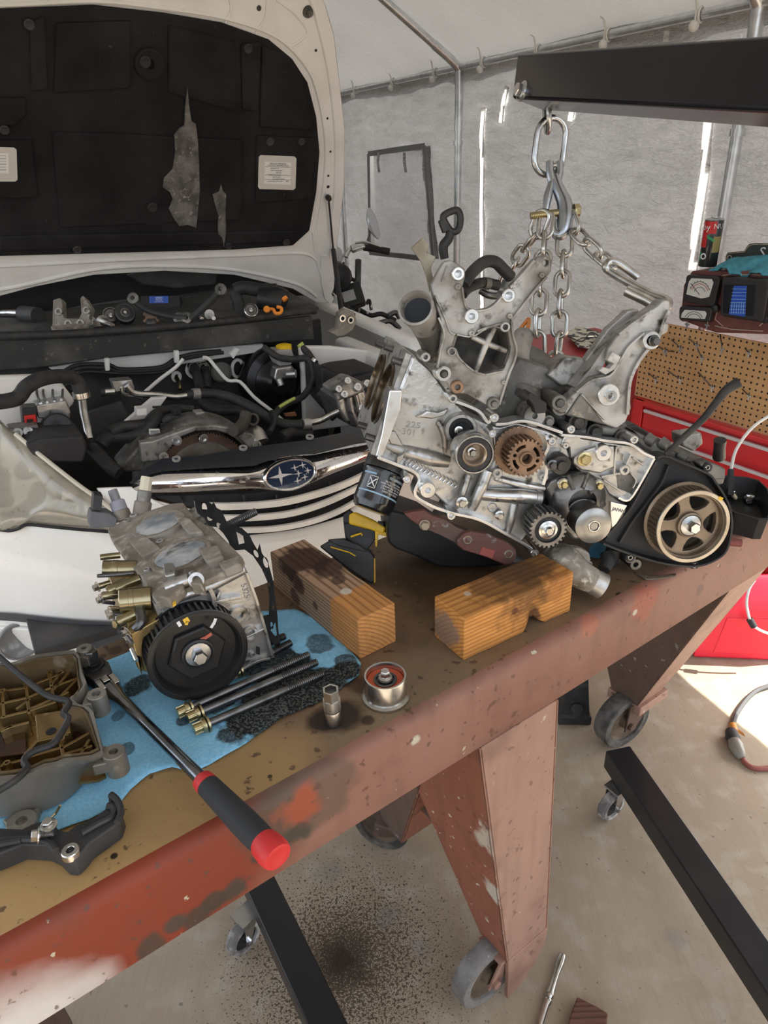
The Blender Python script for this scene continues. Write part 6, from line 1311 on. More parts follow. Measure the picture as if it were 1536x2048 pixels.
# grille: dark mouth, white slats, chrome bar, emblem
sprism('grille_mesh', [(530, 560), (640, 575), (1000, 565), (1200, 530), (1480, 430), (1480, 560), (1380, 650), (1100, 730), (960, 735), (860, 680), (760, 620)], fasc, mat('grille_black', (.02, .021, .023), .5), .02, .03, bev=0)
def slat(pts, w_, m=WHT, nm='grille_slat', o_=-.004, n=5, dpt=.012):
    P = [onsurf(*cK(x, y), fasc, o_) for x, y in pts]; P, _ = spline(P, [1]*len(P), n); g = MB()
    g.loft([[p+Z*w_/2+YC*dpt, p+Z*w_/2, p-Z*w_/2-YC*.003, p-Z*w_/2+YC*dpt] for p in P]); return g.build(nm, m, car, bev=.002)
slat([(770, 612), (900, 618), (1100, 604), (1260, 566), (1380, 522), (1500, 460)], .020); slat([(850, 662), (1000, 662), (1150, 645), (1280, 605), (1400, 550), (1500, 500)], .018); slat([(940, 712), (1080, 706), (1220, 680), (1330, 640), (1420, 590)], .016)
for x0, y0, x1, y1 in ((700, 575, 720, 600), (840, 580, 850, 608), (960, 572, 965, 600), (1090, 570, 1092, 596), (1300, 520, 1305, 545), (890, 630, 900, 655), (1000, 630, 1005, 655), (1170, 612, 1175, 636), (1300, 570, 1306, 598)):
    A = onsurf(*cK(x0, y0), fasc, .02); B_ = onsurf(*cK(x1, y1), fasc, .02); g = MB(); g.tube([A, B_], .005, 6); g.build('grille_strut', MATS['grille_black'], car)
bar = [((522, 545), (600, 487)), ((560, 560), (640, 480)), ((700, 560), (760, 472)), ((850, 552), (880, 464)), ((1000, 545), (1000, 458)), ((1060, 550), (1050, 440)), ((1150, 555), (1140, 420)), ((1235, 520), (1230, 415)), ((1300, 490), (1300, 400)), ((1400, 452), (1400, 375)), ((1500, 415), (1500, 345))]
g = MB(); rings = []
bb = [(onsurf(*cK(*a), fasc, -.002), onsurf(*cK(*b_), fasc, -.002)) for a, b_ in bar]
B0_, _ = spline([a for a, _ in bb], [1]*len(bb), 5); B1_, _ = spline([b_ for _, b_ in bb], [1]*len(bb), 5)
for a, b_ in zip(B0_, B1_):
    m_ = a.lerp(b_, .5)-YC*.014; rings.append([a+YC*.02, a, a.lerp(b_, .25)-YC*.011, m_, a.lerp(b_, .75)-YC*.010, b_, b_+YC*.02])
g.loft(rings); g.build('chrome_bar', CHROME, car, smooth=50)
em = onsurf(*cK(1145, 490), fasc, -.022); ex = (onsurf(*cK(1245, 470), fasc, -.022)-onsurf(*cK(1045, 510), fasc, -.022)); ea = ex.length/2; EF = frame(em, -YC+Z*.25, ex); eb = ea*.56
g = MB(); N = 40; rg = lambda q, z: [EF @ V((ea*q*math.cos(2*math.pi*i/N), (eb+(q-1)*ea)*math.sin(2*math.pi*i/N), z)) for i in range(N)]
g.loft([rg(1.03, -.012), rg(1.03, .001), rg(.99, .004), rg(.94, .003), rg(.92, 0)], cap=False); ebz = g.build('emblem_bezel', CHROME, car, smooth=50)
g = MB(); g.loft([rg(.95, -.006), rg(.93, .0005)]); g.build('emblem_plate', mat('emblem_blue', (.01, .03, .075), .15, coat=1.), ebz)
EMS = mat('emblem_silver', (.72, .73, .75), .35, .3)
def star(cx_, cy_, r, nm='emblem_star'):
    pts = []
    for i in range(8): a = math.pi/4*i; q = r if i % 2 == 0 else r*.20; q *= (1.0 if i % 4 == 0 else .8) if i % 2 == 0 else 1.; pts.append(EF @ V((ea*cx_+q*ea*math.cos(a), ea*cy_+q*ea*math.sin(a), .0006)))
    g = MB(); g.prism(pts, EF.to_3x3() @ V((0, 0, .0015))); g.build(nm, EMS, ebz)
star(-.40, .02, .45)
for x, y in ((.18, .22), (.50, .26), (.30, -.02), (.68, .02), (.22, -.28), (.52, -.20)): star(x, y, .16)
for x0, y0, x1, y1 in ((-.4, .02, .3, -.02), (.18, .22, .5, .26), (.5, .26, .68, .02), (.3, -.02, .22, -.28), (.22, -.28, .52, -.2), (.52, -.2, .68, .02), (.18, .22, .3, -.02)):
    g = MB(); g.tube([EF @ V((ea*x0, ea*y0, .001)), EF @ V((ea*x1, ea*y1, .001))], .0006, 5); g.build('emblem_line', EMS, ebz)
# black top cover of the grille
def topf(x, z): return fasc(x, .85)+.02+(z-.86)*3.0
TC = [(512, 530), (560, 480), (640, 432), (800, 418), (1000, 385), (1200, 360), (1440, 312), (1560, 290), (1560, 350), (1400, 372), (1240, 412), (1150, 415), (1050, 440), (1000, 458), (800, 468), (640, 480), (590, 492)]
sprism('grille_top_cover', TC, topf, mat('satin_black_trim', (.025, .028, .034), .35), .012, .0, bev=.003)
for x, y in ((695, 432), (958, 388), (1220, 345)):
    p = onsurf(*cK(x, y), topf, -.002); g = MB(); g.ring(frame(p, Z-YC*.3), .012, .006, 0, .005, 20); g.build('cover_clip', mat('grey_clip', (.30, .30, .29), .5), car)
# headlamp
def lampf(x, z): return fasc(x, z)+.0
HLp = [(-40, 280), (30, 312), (80, 345), (160, 418), (230, 478), (300, 528), (380, 580), (425, 612), (440, 640), (438, 705), (330, 700), (200, 690), (110, 680), (70, 695), (40, 702), (-40, 690)]
LENS = mat('hazed_lens', (.70, .66, .56), .12, 0, (.52, .48, .38), 6, .35, .7, (.50, .43, .30), 40, .62, .72, coat=.8, trans=.62)
P = [onsurf(*cK(x, y), lampf, -.012) for x, y in HLp]; cc = V((0, 0, 0))
for p in P: cc += p
cc /= len(P); P2, _ = spline(P, [1]*len(P), 3, True); g = MB(); rings = []
for f_ in (1., .97, .8, .6, .35, .12): rings.append([cc.lerp(p, f_)-YC*(.028*(1-f_**4))+YC*(.02 if f_ == 1. else 0) for p in P2])
g.loft(rings, cap=False); k = len(g.v)-len(P2); g.f.append(tuple(range(k, len(g.v)))); hl_ = g.build('headlamp_lens', LENS, car, smooth=60)
g = MB(); rings = []
for f_, b_ in ((.985, .0), (.96, .03), (.8, .05), (.5, .06), (.05, .062)): rings.append([cc.lerp(p, f_)+YC*b_ for p in P2])
g.loft(rings, cap=False); g.f.append(tuple(range(len(g.v)-len(P2), len(g.v)))); g.build('lamp_housing', mat('lamp_housing_silver', (.72, .68, .58), .25, .6, (.5, .46, .36), 8), hl_, smooth=50)
RFL = mat('lamp_reflector', (.80, .74, .58), .30, .5, (.62, .55, .40), 12)
for x, y, r in ((15, 540, 78), (190, 575, 66), (110, 470, 40), (290, 620, 40)):
    p = onsurf(*cK(x, y), lampf, .025); r_2 = pr(p, r*.508)
    g = MB(); g.lathe(frame(p, -YC+Z*.2), [(r_2*1.0, -.006), (r_2*1.0, .003), (r_2*.86, .004), (r_2*.80, -.001), (r_2*.72, .002), (r_2*.55, -.001), (r_2*.3, .0), (0, .001)], 36); g.build('lamp_ring', RFL, hl_)
P = [onsurf(*cK(x, y), lampf, -.02) for x, y in ((60, 330), (160, 415), (300, 525), (420, 612), (500, 690))]; g = MB(); g.tube(P, .006, 8, n=4); g.build('lamp_trim', mat('pale_trim', (.62, .58, .48), .4), car)
P = [onsurf(*cK(x, y), lampf, -.012) for x, y in ((-40, 700), (30, 712), (70, 705), (110, 688), (200, 696), (330, 708), (440, 716))]; g = MB(); g.tube(P, .005, 6, n=4); g.build('lamp_gap', BLK, car)
# lower bumper details: dark seam, lamp pocket, fog lamp
P = [onsurf(*cK(x, y), fasc, -.004) for x, y in ((-40, 1046), (60, 1052), (200, 1068), (330, 1080), (470, 1086))]; g = MB(); g.loft([[p+Z*.013, p-Z*.013, p-Z*.013-YC*.004, p+Z*.013-YC*.004] for p in P]); g.build('bumper_seam', mat('dark_grey_trim', (.07, .072, .078), .5), car)
sprism('fog_panel', [(-40, 1095), (100, 1100), (260, 1110), (330, 1140), (320, 1190), (240, 1230), (-40, 1240)], fasc, WHT, .02, -.014, bev=.006)
p = onsurf(*cK(72, 1150), fasc, -.022); R = pr(p, 34); g = MB(); g.lathe(frame(p, -YC+Z*.25, XC), [(R*1.12, -.012), (R*1.1, .004), (R*1.0, .005), (R*.97, .0), (R*.6, -.010), (0, -.012)], 40); g.build('fog_lamp', mat('grey_lamp_cover', (.20, .20, .20), .25, coat=.5), car)
sprism('bumper_grille', [(330, 1100), (480, 1110), (700, 1080), (700, 1300), (330, 1300)], fasc, MATS['dark_grey_trim'], .02, -.008, bev=.004)
P = [onsurf(*cK(x, y), fasc, -.006) for x, y in ((0, 830), (200, 850), (400, 872), (600, 880), (900, 850), (1200, 800))]
# rest of the body: fenders, cabin (mostly out of sight behind the hood)
for sx in (-1, 1):
    rows = []
    for i in range(9):
        y = (.62 if sx < 0 else .48)+(1.4-(.62 if sx < 0 else .48))*i/8; rows.append([cp(sx*(.90+.01*i/8-dx), y, z+.03*i/8) for z, dx in ((.30, .0), (.55, -.01), (.80, .0), (.90, .02), (.945, .07), (.955, .12), (.93, .15))])
    sgrid('fender', rows, WHT, th=.004)
    rows = []
    for y, zz in ((1.4, .0), (2.2, .0), (3.2, .0), (4.3, .0)): rows.append([cp(sx*x, y, z) for x, z in ((.90, .30), (.92, .6), (.90, .98), (.88, 1.0))])
    sgrid('body_side', rows, WHT, th=.004)
    for y in (.98, 3.25):
        g = MB(); g.lathe(frame(cp(sx*.80, y, .32), XC*sx), [(.20, -.09), (.31, -.09), (.325, -.05), (.325, .06), (.31, .09), (.21, .09), (.20, .06), (.05, .05), (0, .05)], 40); g.build('road_wheel', RUB, car)
rows = [[cp(x, 1.32+.08*(x/.75)**2, 1.06) for x in [-.78+1.56*j/16 for j in range(17)]], [cp(x*.82, 2.05+.06*(x/.75)**2, 1.50) for x in [-.78+1.56*j/16 for j in range(17)]]]
sgrid('windshield', rows, GLASSD, th=.004)
rows = [[cp(x*.82, y, z-.03*(x/.78)**2) for x in [-.78+1.56*j/12 for j in range(13)]] for y, z in ((2.05, 1.50), (2.6, 1.55), (3.6, 1.54), (4.2, 1.45), (4.6, 1.0), (4.65, .4))]
sgrid('cabin_roof', rows, WHT, th=.004)
for sx in (-1, 1): g = MB(); g.prism([cp(sx*.86, 1.35, 1.0), cp(sx*.64, 2.05, 1.49), cp(sx*.64, 4.2, 1.44), cp(sx*.8, 4.6, 1.0)], XC*-sx*.01); g.build('cabin_side', GLASSD, car)
# ---- engine bay shell
def box8(name, m, x0, x1, y0, y1, z0, z1, bev=.004): g = MB(); g.box(frame(cp((x0+x1)/2, (y0+y1)/2, (z0+z1)/2), Z, XC), x1-x0, y1-y0, z1-z0); return g.build(name, m, car, bev=bev)
box8('bay_floor', BAYD, -.75, .75, .10, 1.0, .40, .43); box8('firewall', BAYD, -.80, .60, .98, 1.0, .42, .99)
box8('inner_fender', WHTI, -.78, -.70, .50, 1.0, .45, .90, .02); box8('inner_fender', WHTI, .66, .74, .45, 1.0, .45, .90, .02)
def bq(x, y, yc): return cyp(*cI(x, y), yc)
def bplate(name, pts, yc, th, m, bev=.004, parent=None): g = MB(); g.prism([bq(x, y, yc) for x, y in pts], YC*th); return g.build(name, m, parent or car, bev=bev)
def btube(name, pts, r, m, n=6, seg=12, parent=None): g = MB(); g.tube([bq(*q) for q in pts], r, seg, n=n); return g.build(name, m, parent or car)
bplate('strut_panel', [(1180, 300), (1300, 300), (1480, 320), (1520, 380), (1500, 600), (1200, 640), (1190, 400)], .72, .03, WHTI, .012)
bplate('strut_panel', [(-40, 420), (130, 415), (240, 440), (300, 520), (170, 660), (0, 640), (-40, 600)], .50, .03, WHTI, .012)
bplate('firewall_strip', [(190, 385), (420, 345), (700, 320), (900, 300), (1040, 290), (1040, 320), (900, 345), (700, 375), (420, 400), (240, 412)], .90, .02, WHTI, .006)
# cowl
COWF = .86
bplate('cowl_face', [(-60, 275), (300, 262), (640, 240), (900, 215), (1230, 180), (1240, 275), (1040, 288), (700, 322), (420, 348), (120, 390), (-60, 400)], COWF, .02, COWL, .006)
btube('cowl_seal', [(-60, 262, COWF-.01), (300, 250, COWF-.012), (640, 225, COWF-.01), (900, 200, COWF-.01), (1180, 165, COWF-.01), (1240, 160, COWF)], .014, RUB)
ct = bq(640, 225, COWF).z-.012
g = MB(); g.prism([cp(-.80, COWF+.01, ct), cp(.54, COWF+.01, ct), cp(.56, 1.42, ct+.03), cp(-.80, 1.42, ct+.03)], Z*-.01); g.build('cowl_tray', COWL, car)
def cwp(x, y, h=.0): return onz(*cI(x, y), ct+.012+h)
g = MB(); P = [cwp(0, 160), cwp(300, 120), cwp(700, 60), cwp(900, 55), cwp(1040, 62)]; g.tube([p+Z*.03 for p in P], .02, 10, n=5); g.build('cowl_pipe', BLKD, car)
bplate('wiper_cover', [(500, 20), (620, -10), (860, 0), (850, 60), (700, 75), (560, 60)], 1.22, .03, BLKD, .008)
bplate('scuttle_wall', [(-60, 100), (300, 10), (700, -30), (1200, 20), (1200, 100), (700, 130), (-60, 200)], 1.38, .02, mat('scuttle_black', (.012, .012, .013), .8), 0)
# ---- hood
HA = math.radians(63); HUP = (-YC*math.cos(HA)+Z*math.sin(HA)).normalized(); HNM = XC.cross(HUP).normalized()
if HNM.dot(V((0, -1, 0))) < 0: HNM = -HNM
HP = cyp(330, 545, 1.15)
def hd_(x, y, o_=0., fn=cJ): return onpl(*fn(x, y), HP+HNM*o_, HNM)
def hpl(name, pts, o1, o0, m, bev=.003, seg=2, n_=0, holes=(), parent=None):
    P = [hd_(x, y, o1) for x, y in pts]
    if n_: P, _ = spline(P, [1]*len(P), n_, True)
    g = MB(); g.prism(P, -HNM*(o1-o0), [[hd_(x, y, o1) for x, y in h] for h in holes]); return g.build(name, m, parent or hood, bev=bev, seg=seg)
arch = [(-560, 1330), (-200, 1300), (0, 1262), (150, 1222), (400, 1172), (700, 1155), (1000, 1172), (1250, 1232), (1350, 1290)]
outl = [(-560, -330), (300, -380), (900, -330), (1200, -200), (1330, -90), (1388, 20), (1425, 150), (1452, 380), (1472, 560), (1468, 800), (1445, 980), (1432, 1120), (1425, 1230), (1400, 1290)]
hood = hood_ = None
g = MB(); P_ = [hd_(x, y, 0) for x, y in outl+arch[::-1]]; g.prism(P_, -HNM*.012); hood = g.build('hood', WHTI, car, bev=.003)
g = MB(); g.prism([p-HNM*.035 for p in P_], -HNM*.004); g.build('hood_skin', WHT, hood)
g = MB(); g.loft([P_, [p-HNM*.037 for p in P_]], cap=False); g.build('hood_edge', WHT, hood, smooth=30)
padl = [(-560, 40), (0, 42), (400, 25), (700, 58), (950, 100), (1150, 172), (1250, 255), (1315, 355), (1352, 500), (1366, 650), (1352, 820), (1322, 985), (1250, 1050), (1000, 1068), (500, 1082), (0, 1096), (-560, 1100)]
hpl('insulation_pad', padl, .014, .0, PAD, .012, 4)
def lump(nm, pts, o_=.017): hpl(nm, pts, o_+.006, .008, PAD, .007, 3)
lump('pad_emboss', [(225, 565), (500, 572), (1035, 600), (1030, 940), (260, 975), (235, 700)]); lump('pad_emboss', [(128, 100), (190, 70), (205, 385), (135, 395)]); lump('pad_emboss', [(1030, 190), (1115, 180), (1100, 480), (1035, 470)]); lump('pad_emboss', [(1120, 200), (1220, 235), (1290, 330), (1335, 560), (1110, 545)]); lump('pad_emboss', [(1095, 580), (1345, 590), (1330, 850), (1090, 870)])
lump('pad_emboss', [(-400, 420), (110, 420), (110, 500), (60, 540), (-400, 540)]); lump('pad_emboss', [(-400, 600), (140, 600), (165, 845), (-400, 860)]); lump('pad_emboss', [(0, 1010), (1280, 985), (1250, 1035), (0, 1075)]); lump('pad_emboss', [(240, 100), (560, 90), (560, 380), (230, 400)], .016); lump('pad_emboss', [(720, 110), (1000, 180), (1010, 480), (720, 400)], .016)
for x, y, r in ((125, 105, 22), (620, 265, 24), (650, 885, 22), (1058, 208, 20), (330, 1066, 18), (975, 1050, 16), (1222, 1035, 16), (20, 555, 20), (1152, 605, 18), (1286, 605, 16)):
    p = hd_(x, y, .0235); R = pr(p, r*.469); g = MB(); g.lathe(frame(p, HNM), [(R*1.0, -.004), (R, .002), (R*.8, .004), (R*.6, .0025), (0, .003)], 20); g.build('pad_clip', BLKD, hood)
for x, y in ((640, 275), (660, 905)):
    p = hd_(x, y, .0235); R = pr(p, 30); g = MB(); g.lathe(frame(p, HNM), [(R, -.003), (R*.97, .002), (R*.85, .003), (R*.75, .0005), (R*.3, .0)], 30); g.build('pad_dimple', PAD, hood)
hpl('torn_patch', [(800, 368), (806, 440), (818, 520), (836, 530), (845, 600), (850, 700), (853, 820), (845, 900), (838, 972), (800, 960), (765, 966), (740, 930), (720, 890), (738, 850), (725, 820), (695, 800), (700, 760), (738, 720), (748, 650), (745, 580), (770, 550), (790, 540), (792, 470), (795, 440)], 0.0255, .015, WOOL, .001)
hpl('torn_patch', [(944, 788), (950, 812), (966, 832), (963, 900), (965, 990), (956, 1056), (948, 1015), (932, 1000), (932, 920), (920, 880), (908, 830), (935, 818)], 0.0255, .015, WOOL, .001)
lb = hpl('spec_label_plate', [(1112, 662), (1258, 668), (1266, 678), (1262, 803), (1252, 812), (1108, 808), (1101, 798), (1104, 672)], .0245, .014, mat('cream_plate', (.62, .60, .55), .5), .002)
hpl('spec_label', [(1130, 690), (1242, 694), (1240, 788), (1127, 784)], .0250, .0244, PAPER, 0, parent=lb)
p = hd_(1186, 699, .0254); hx_ = hd_(1286, 702, .0254)-p; sc = pr(p, 1)
text('label_print', 'VEHICLE EMISSION', frame(p, HNM, hx_), sc*4.4, INK, lb, ext=.0001); p = hd_(1186, 707, .0254); text('label_print', 'CONTROL INFORMATION', frame(p, HNM, hx_), sc*4.0, INK, lb, ext=.0001)
for i, t_ in enumerate(('ENGINE 2.5L', 'FUEL UNLEADED', 'GROUP', 'SPARK PLUG GAP', 'VALVE LASH', 'NO ADJUSTMENT', 'CONFORMS TO RULES')):
    p = hd_(1172+(i % 3)*8, 719+i*9.2, .0254); text('label_print', t_, frame(p, HNM, hx_), sc*3.4, INK, lb, ext=.0001)
p = hd_(1226, 774, .0254); text('label_print', '8H', frame(p, HNM, hx_), sc*5, INK, lb, ext=.0001)
for y in (711, 746, 765):
    g = MB(); g.tube([hd_(1130, y, .0252), hd_(1241, y+3, .0252)], sc*.35, 4); g.build('label_rule', INK, lb)
lb2 = hpl('notice_plate', [(-80, 625), (60, 630), (72, 640), (76, 768), (66, 776), (-80, 776)], .0245, .014, MATS['cream_plate'], .002)
hpl('notice_label', [(-60, 650), (36, 654), (38, 740), (-60, 738)], .0250, .0244, PAPER, 0, parent=lb2)
for i in range(6):
    g = MB(); y = 664+i*12; g.tube([hd_(-60, y, .0252), hd_(26, y+1, .0252)], sc*(.9 if i % 2 else .5), 4); g.build('label_rule', mat('grey_ink', (.35, .35, .35), .6), lb2)
for x, y, r in ((1105, 35, 11), (1348, 215, 6), (1397, 505, 5), (1410, 647, 5), (1401, 750, 5), (1400, 797, 7), (1385, 1110, 9), (1382, 1168, 9)):
    p = hd_(x, y, .0003); R = pr(p, r*.469); g = MB(); g.cyl(frame(p, HNM), R, -.001, .0006, 16); g.build('frame_hole', BLK, hood)
p = hd_(1313, 50, .0); g = MB(); g.lathe(frame(p, HNM), [(.018, 0), (.016, .006), (.010, .008), (.009, .020), (.005, .024), (0, .024)], 20); g.build('rubber_stop', RUBG, hood)
def hrib(pts, r=.006, m=WHTI): g = MB(); g.tube([hd_(x, y, .001) for x, y in pts], r, 8, n=5); g.build('frame_crease', m, hood)
hrib([(-560, 20), (0, 22), (400, 5), (700, 36), (960, 78), (1165, 150), (1272, 240), (1338, 345), (1376, 500), (1390, 650), (1376, 830), (1345, 1000)]); hrib([(1290, -100), (1345, 60), (1390, 240), (1418, 420), (1432, 600), (1430, 800), (1412, 960), (1400, 1100)], .007); hrib([(1150, 172), (1090, 150), (1130, 80), (1140, 0)], .004); hrib([(1240, 200), (1310, 140), (1260, 60), (1180, 0)], .004); hrib([(960, 100), (985, 40), (975, -20)], .004)
hrib([(-560, 1150), (0, 1135), (500, 1110), (1000, 1090), (1280, 1080), (1350, 1110)], .006); hrib([(-560, 1290), (0, 1235), (400, 1150), (700, 1135), (1000, 1152), (1260, 1210), (1350, 1265)], .007); hrib([(1335, 990), (1350, 1100), (1372, 1180)], .006)
btop = hd_(1402, 845, .02); bmid = hd_(1422, 1065, .02); bend = cyp(682, 618, .93)
g = MB(); g.tube([btop, bmid], .0042, 8); g.build('strut_rod', STEELD, car); g = MB(); g.tube([bmid, bend], .0105, 12); g.build('strut_tube', BLK, car); g = MB(); g.lathe(frame(btop, HNM), [(.0, -.012), (.010, -.010), (.012, 0), (.009, .010), (0, .012)], 14); g.build('strut_ball', BLK, car)
hg = MB(); hg.prism([hd_(x, y, .006) for x, y in ((1372, 1090), (1398, 1090), (1402, 1120), (1392, 1180), (1405, 1240), (1425, 1275), (1412, 1300), (1385, 1275), (1372, 1210), (1368, 1150))], -HNM*.006); hg.build('hood_hinge', WHTI, car, bev=.002)
# ---- items in the bay
btube('radiator_hose', [(-60, 525, .30), (60, 508, .32), (105, 460, .34), (160, 430, .36), (240, 418, .40), (295, 430, .42), (318, 470, .42), (322, 500, .42)], .020, RUB)
btube('cooler_pipe', [(322, 495, .42), (330, 560, .38), (342, 620, .34), (352, 665, .32)], .0115, STEEL, n=4)
g = MB(); p = bq(320, 490, .42); g.ring(frame(p, Z), .024, .019, -.008, .008, 20); g.build('hose_clamp', STEEL, car)
ab = bplate('abs_block', [(140, 535), (262, 515), (280, 560), (275, 590), (150, 585)], .44, .10, ALUC)
p = bq(228, 622, .40); R = pr(p, 30); g = MB(); g.lathe(frame(p, -YC+Z*.3), [(R*.9, -.09), (R, -.08), (R, -.004), (R*.9, .002), (R*.5, .004), (R*.3, .001), (0, .001)], 32); g.build('abs_motor', BLK, car)
for k, (x, tx) in enumerate(((165, 150), (190, 175), (215, 212), (242, 250))):
    btube('brake_line', [(x, 535, .48), (tx-4, 490, .49), (tx, 460, .52), (tx+30, 455, .60), (tx+70, 480, .68)], .0035, STEELD, seg=8)
for x, y in ((165, 535), (190, 530), (218, 527), (245, 522)): g = MB(); g.cyl(frame(bq(x, y, .46), Z), .007, -.004, .012, 8); g.build('line_nut', STEEL, car)
bplate('abs_module', [(85, 545), (145, 540), (150, 640), (95, 660)], .42, .05, BLK)
rl = bplate('module_latch', [(95, 575), (140, 570), (148, 612), (135, 612), (130, 588), (106, 590), (108, 615), (98, 615)], .415, .01, REDP, .002)
bplate('horn_bracket', [(30, 625), (150, 610), (170, 670), (60, 685)], .38, .05, ALUD)
for x, y in ((70, 640), (110, 635), (140, 650)): g = MB(); p = bq(x, y, .375); g.boss(frame(p, -YC+Z*.3), .013, .005, -.01, .012, .008); g.build('bracket_boss', ALU, car)
bplate('air_box', [(100, 690), (150, 665), (330, 655), (345, 700), (330, 760), (180, 760), (130, 730)], .28, .16, BLKD, .008)
btube('brake_pipe', [(230, 418, .84), (300, 375, .86), (420, 372, .87), (480, 390, .87), (630, 382, .87), (690, 350, .87), (760, 330, .87), (870, 318, .87)], .007, BLK, seg=8); btube('brake_pipe', [(260, 420, .84), (310, 390, .85), (420, 388, .86), (480, 402, .86), (640, 392, .86), (700, 358, .86), (800, 335, .86), (880, 325, .86)], .007, BLK, seg=8); btube('brake_pipe', [(285, 425, .83), (340, 400, .85), (500, 408, .86), (650, 398, .86), (710, 365, .86)], .006, BLK, seg=8)
for x, y in ((424, 372), (698, 342), (925, 328)): bplate('pipe_clip', [(x-9, y-22), (x+7, y-24), (x+9, y+24), (x-7, y+26)] if x < 900 else [(x-20, y+5), (x+5, y-22), (x+20, y-15), (x-5, y+22)], .84, .02, WPL, .002)
btube('ac_pipe', [(478, 462, .62), (490, 490, .62), (530, 495, .62), (560, 505, .62)], .006, STEEL, seg=8); btube('ac_pipe', [(500, 455, .60), (530, 485, .60), (620, 492, .60), (690, 500, .60), (735, 494, .60)], .011, STEEL)
bplate('expansion_block', [(440, 440), (520, 432), (532, 470), (455, 480)], .62, .05, ALUC, .003); btube('service_port', [(400, 482, .61), (450, 478, .61)], .012, STEEL, n=0); btube('service_cap', [(395, 482, .61), (412, 481, .61)], .015, BLK, n=0)
btube('ac_hose', [(735, 494, .60), (790, 486, .60), (860, 490, .58), (930, 510, .55), (1000, 545, .50), (1070, 590, .45), (1130, 608, .42), (1190, 608, .40)], [.014]+[.0165]*7, RUB)
for x, y, yc in ((772, 488, .60), (1205, 606, .40)): g = MB(); p = bq(x, y, yc); g.tube([bq(x-14, y, yc), bq(x+14, y-1, yc)], .019, 16); g.build('hose_ferrule', ALU, car)
btube('ac_pipe', [(1215, 602, .40), (1260, 592, .40), (1300, 572, .39), (1335, 555, .38)], .0115, STEEL)
btube('heater_hose', [(762, 378, .93), (775, 410, .90), (785, 450, .86), (790, 480, .82), (800, 520, .75), (850, 550, .70), (950, 555, .62), (1000, 575, .6)], .019, RUB); btube('heater_hose', [(803, 390, .93), (812, 420, .90), (816, 470, .85)], .019, RUB)
for x, y in ((762, 380), (803, 385)): g = MB(); p = bq(x, y, .93); g.ring(frame(p, -YC), .021, .017, -.01, .01, 20); g.build('hose_clamp', STEEL, car)
def fwring(x, y, rx, ry, m=WHTI):
    g = MB(); P = [bq(x+rx*math.cos(t), y+ry*math.sin(t), .95) for t in [2*math.pi*i/30 for i in range(30)]]; g.tube(P, .007, 8, closed=True); g.build('firewall_grommet', m, car)
fwring(778, 392, 42, 34); fwring(936, 388, 22, 34); fwring(870, 402, 38, 34, mat('felt_grey', (.16, .155, .14), .9)); fwring(695, 420, 14, 16, WPL)
p = bq(870, 402, .93); R = pr(p, 20); g = MB(); g.lathe(frame(p, -YC), [(R, -.02), (R, .0), (R*.8, .006), (0, .006)], 24); g.build('foam_plug', MATS['felt_grey'], car)
btube('drain_elbow', [(695, 425, .93), (705, 445, .9), (708, 470, .88)], .008, YZINC)
btube('brake_line', [(722, 350, .80), (690, 385, .80), (630, 430, .78), (570, 482, .74)], .0065, WPL, seg=8, n=3); btube('brake_line', [(800, 345, .80), (822, 350, .80), (860, 395, .78), (898, 435, .76), (945, 440, .74), (1000, 500, .68), (1070, 555, .60), (1112, 590, .55)], .0065, WPL, seg=8, n=3)
# brake booster, master cylinder, reservoir
p = bq(1090, 440, .86); R = pr(p, 70); g = MB(); g.lathe(frame(p, -YC+Z*.1), [(R*.95, -.08), (R, -.06), (R, -.01), (R*.92, .01), (R*.7, .02), (R*.66, .012), (R*.4, .03), (R*.3, .05), (0, .05)], 44); g.build('brake_booster', mat('gloss_black_booster', (.012, .012, .013), .25), car)
bplate('master_cylinder', [(1090, 385), (1150, 375), (1168, 400), (1160, 425), (1110, 432), (1095, 445), (1080, 430)], .72, .05, ALUC, .008); btube('master_port', [(1130, 410, .72), (1165, 408, .70)], .016, ALUC, n=0); btube('master_port', [(1098, 430, .72), (1108, 455, .71)], .013, ALUC, n=0)
bplate('fluid_reservoir', [(1085, 318), (1150, 312), (1160, 335), (1150, 375), (1100, 380), (1085, 350)], .72, .07, mat('milky_reservoir', (.34, .34, .33), .4), .008)
p = bq(1118, 306, .755); R = pr(p, 15.5); g = MB(); g.gear(frame(p-Z*.012, Z), 24, R*.96, R, 0, .022); g.lathe(frame(p, Z), [(R*.9, .010), (R*.6, .014), (0, .014)], 24); g.build('reservoir_cap', YEL, car)
btube('clutch_hose', [(1040, 305, .74), (1060, 320, .72), (1100, 345, .70), (1160, 352, .69), (1210, 350, .68), (1235, 400, .66), (1225, 450, .64), (1190, 500, .6), (1130, 525, .56), (1090, 560, .52), (1075, 600, .5)], .0125, RUB); btube('vacuum_hose', [(1185, 300, .74), (1215, 330, .70), (1240, 370, .68), (1258, 400, .66), (1262, 440, .64)], .013, RUB); btube('hose_end', [(1180, 290, .74), (1195, 312, .73)], .013, mat('lime_cap', (.45, .50, .12), .5), n=0)
g = MB(); p = bq(1236, 356, .67); g.ring(frame(p, Z+XC), .017, .0125, -.006, .006, 18); g.build('hose_clamp', STEEL, car)
fb = bplate('fuse_box', [(1265, 375), (1300, 365), (1400, 352), (1478, 385), (1485, 420), (1370, 440), (1290, 400)], .60, .02, BLKD, .008); bplate('fuse_box_side', [(1265, 380), (1375, 425), (1480, 400), (1470, 560), (1340, 590), (1270, 510)], .58, .18, BLKD, .01)
btube('loom', [(1255, 480, .56), (1280, 510, .54), (1300, 560, .5), (1320, 580, .48)], .018, RUB)
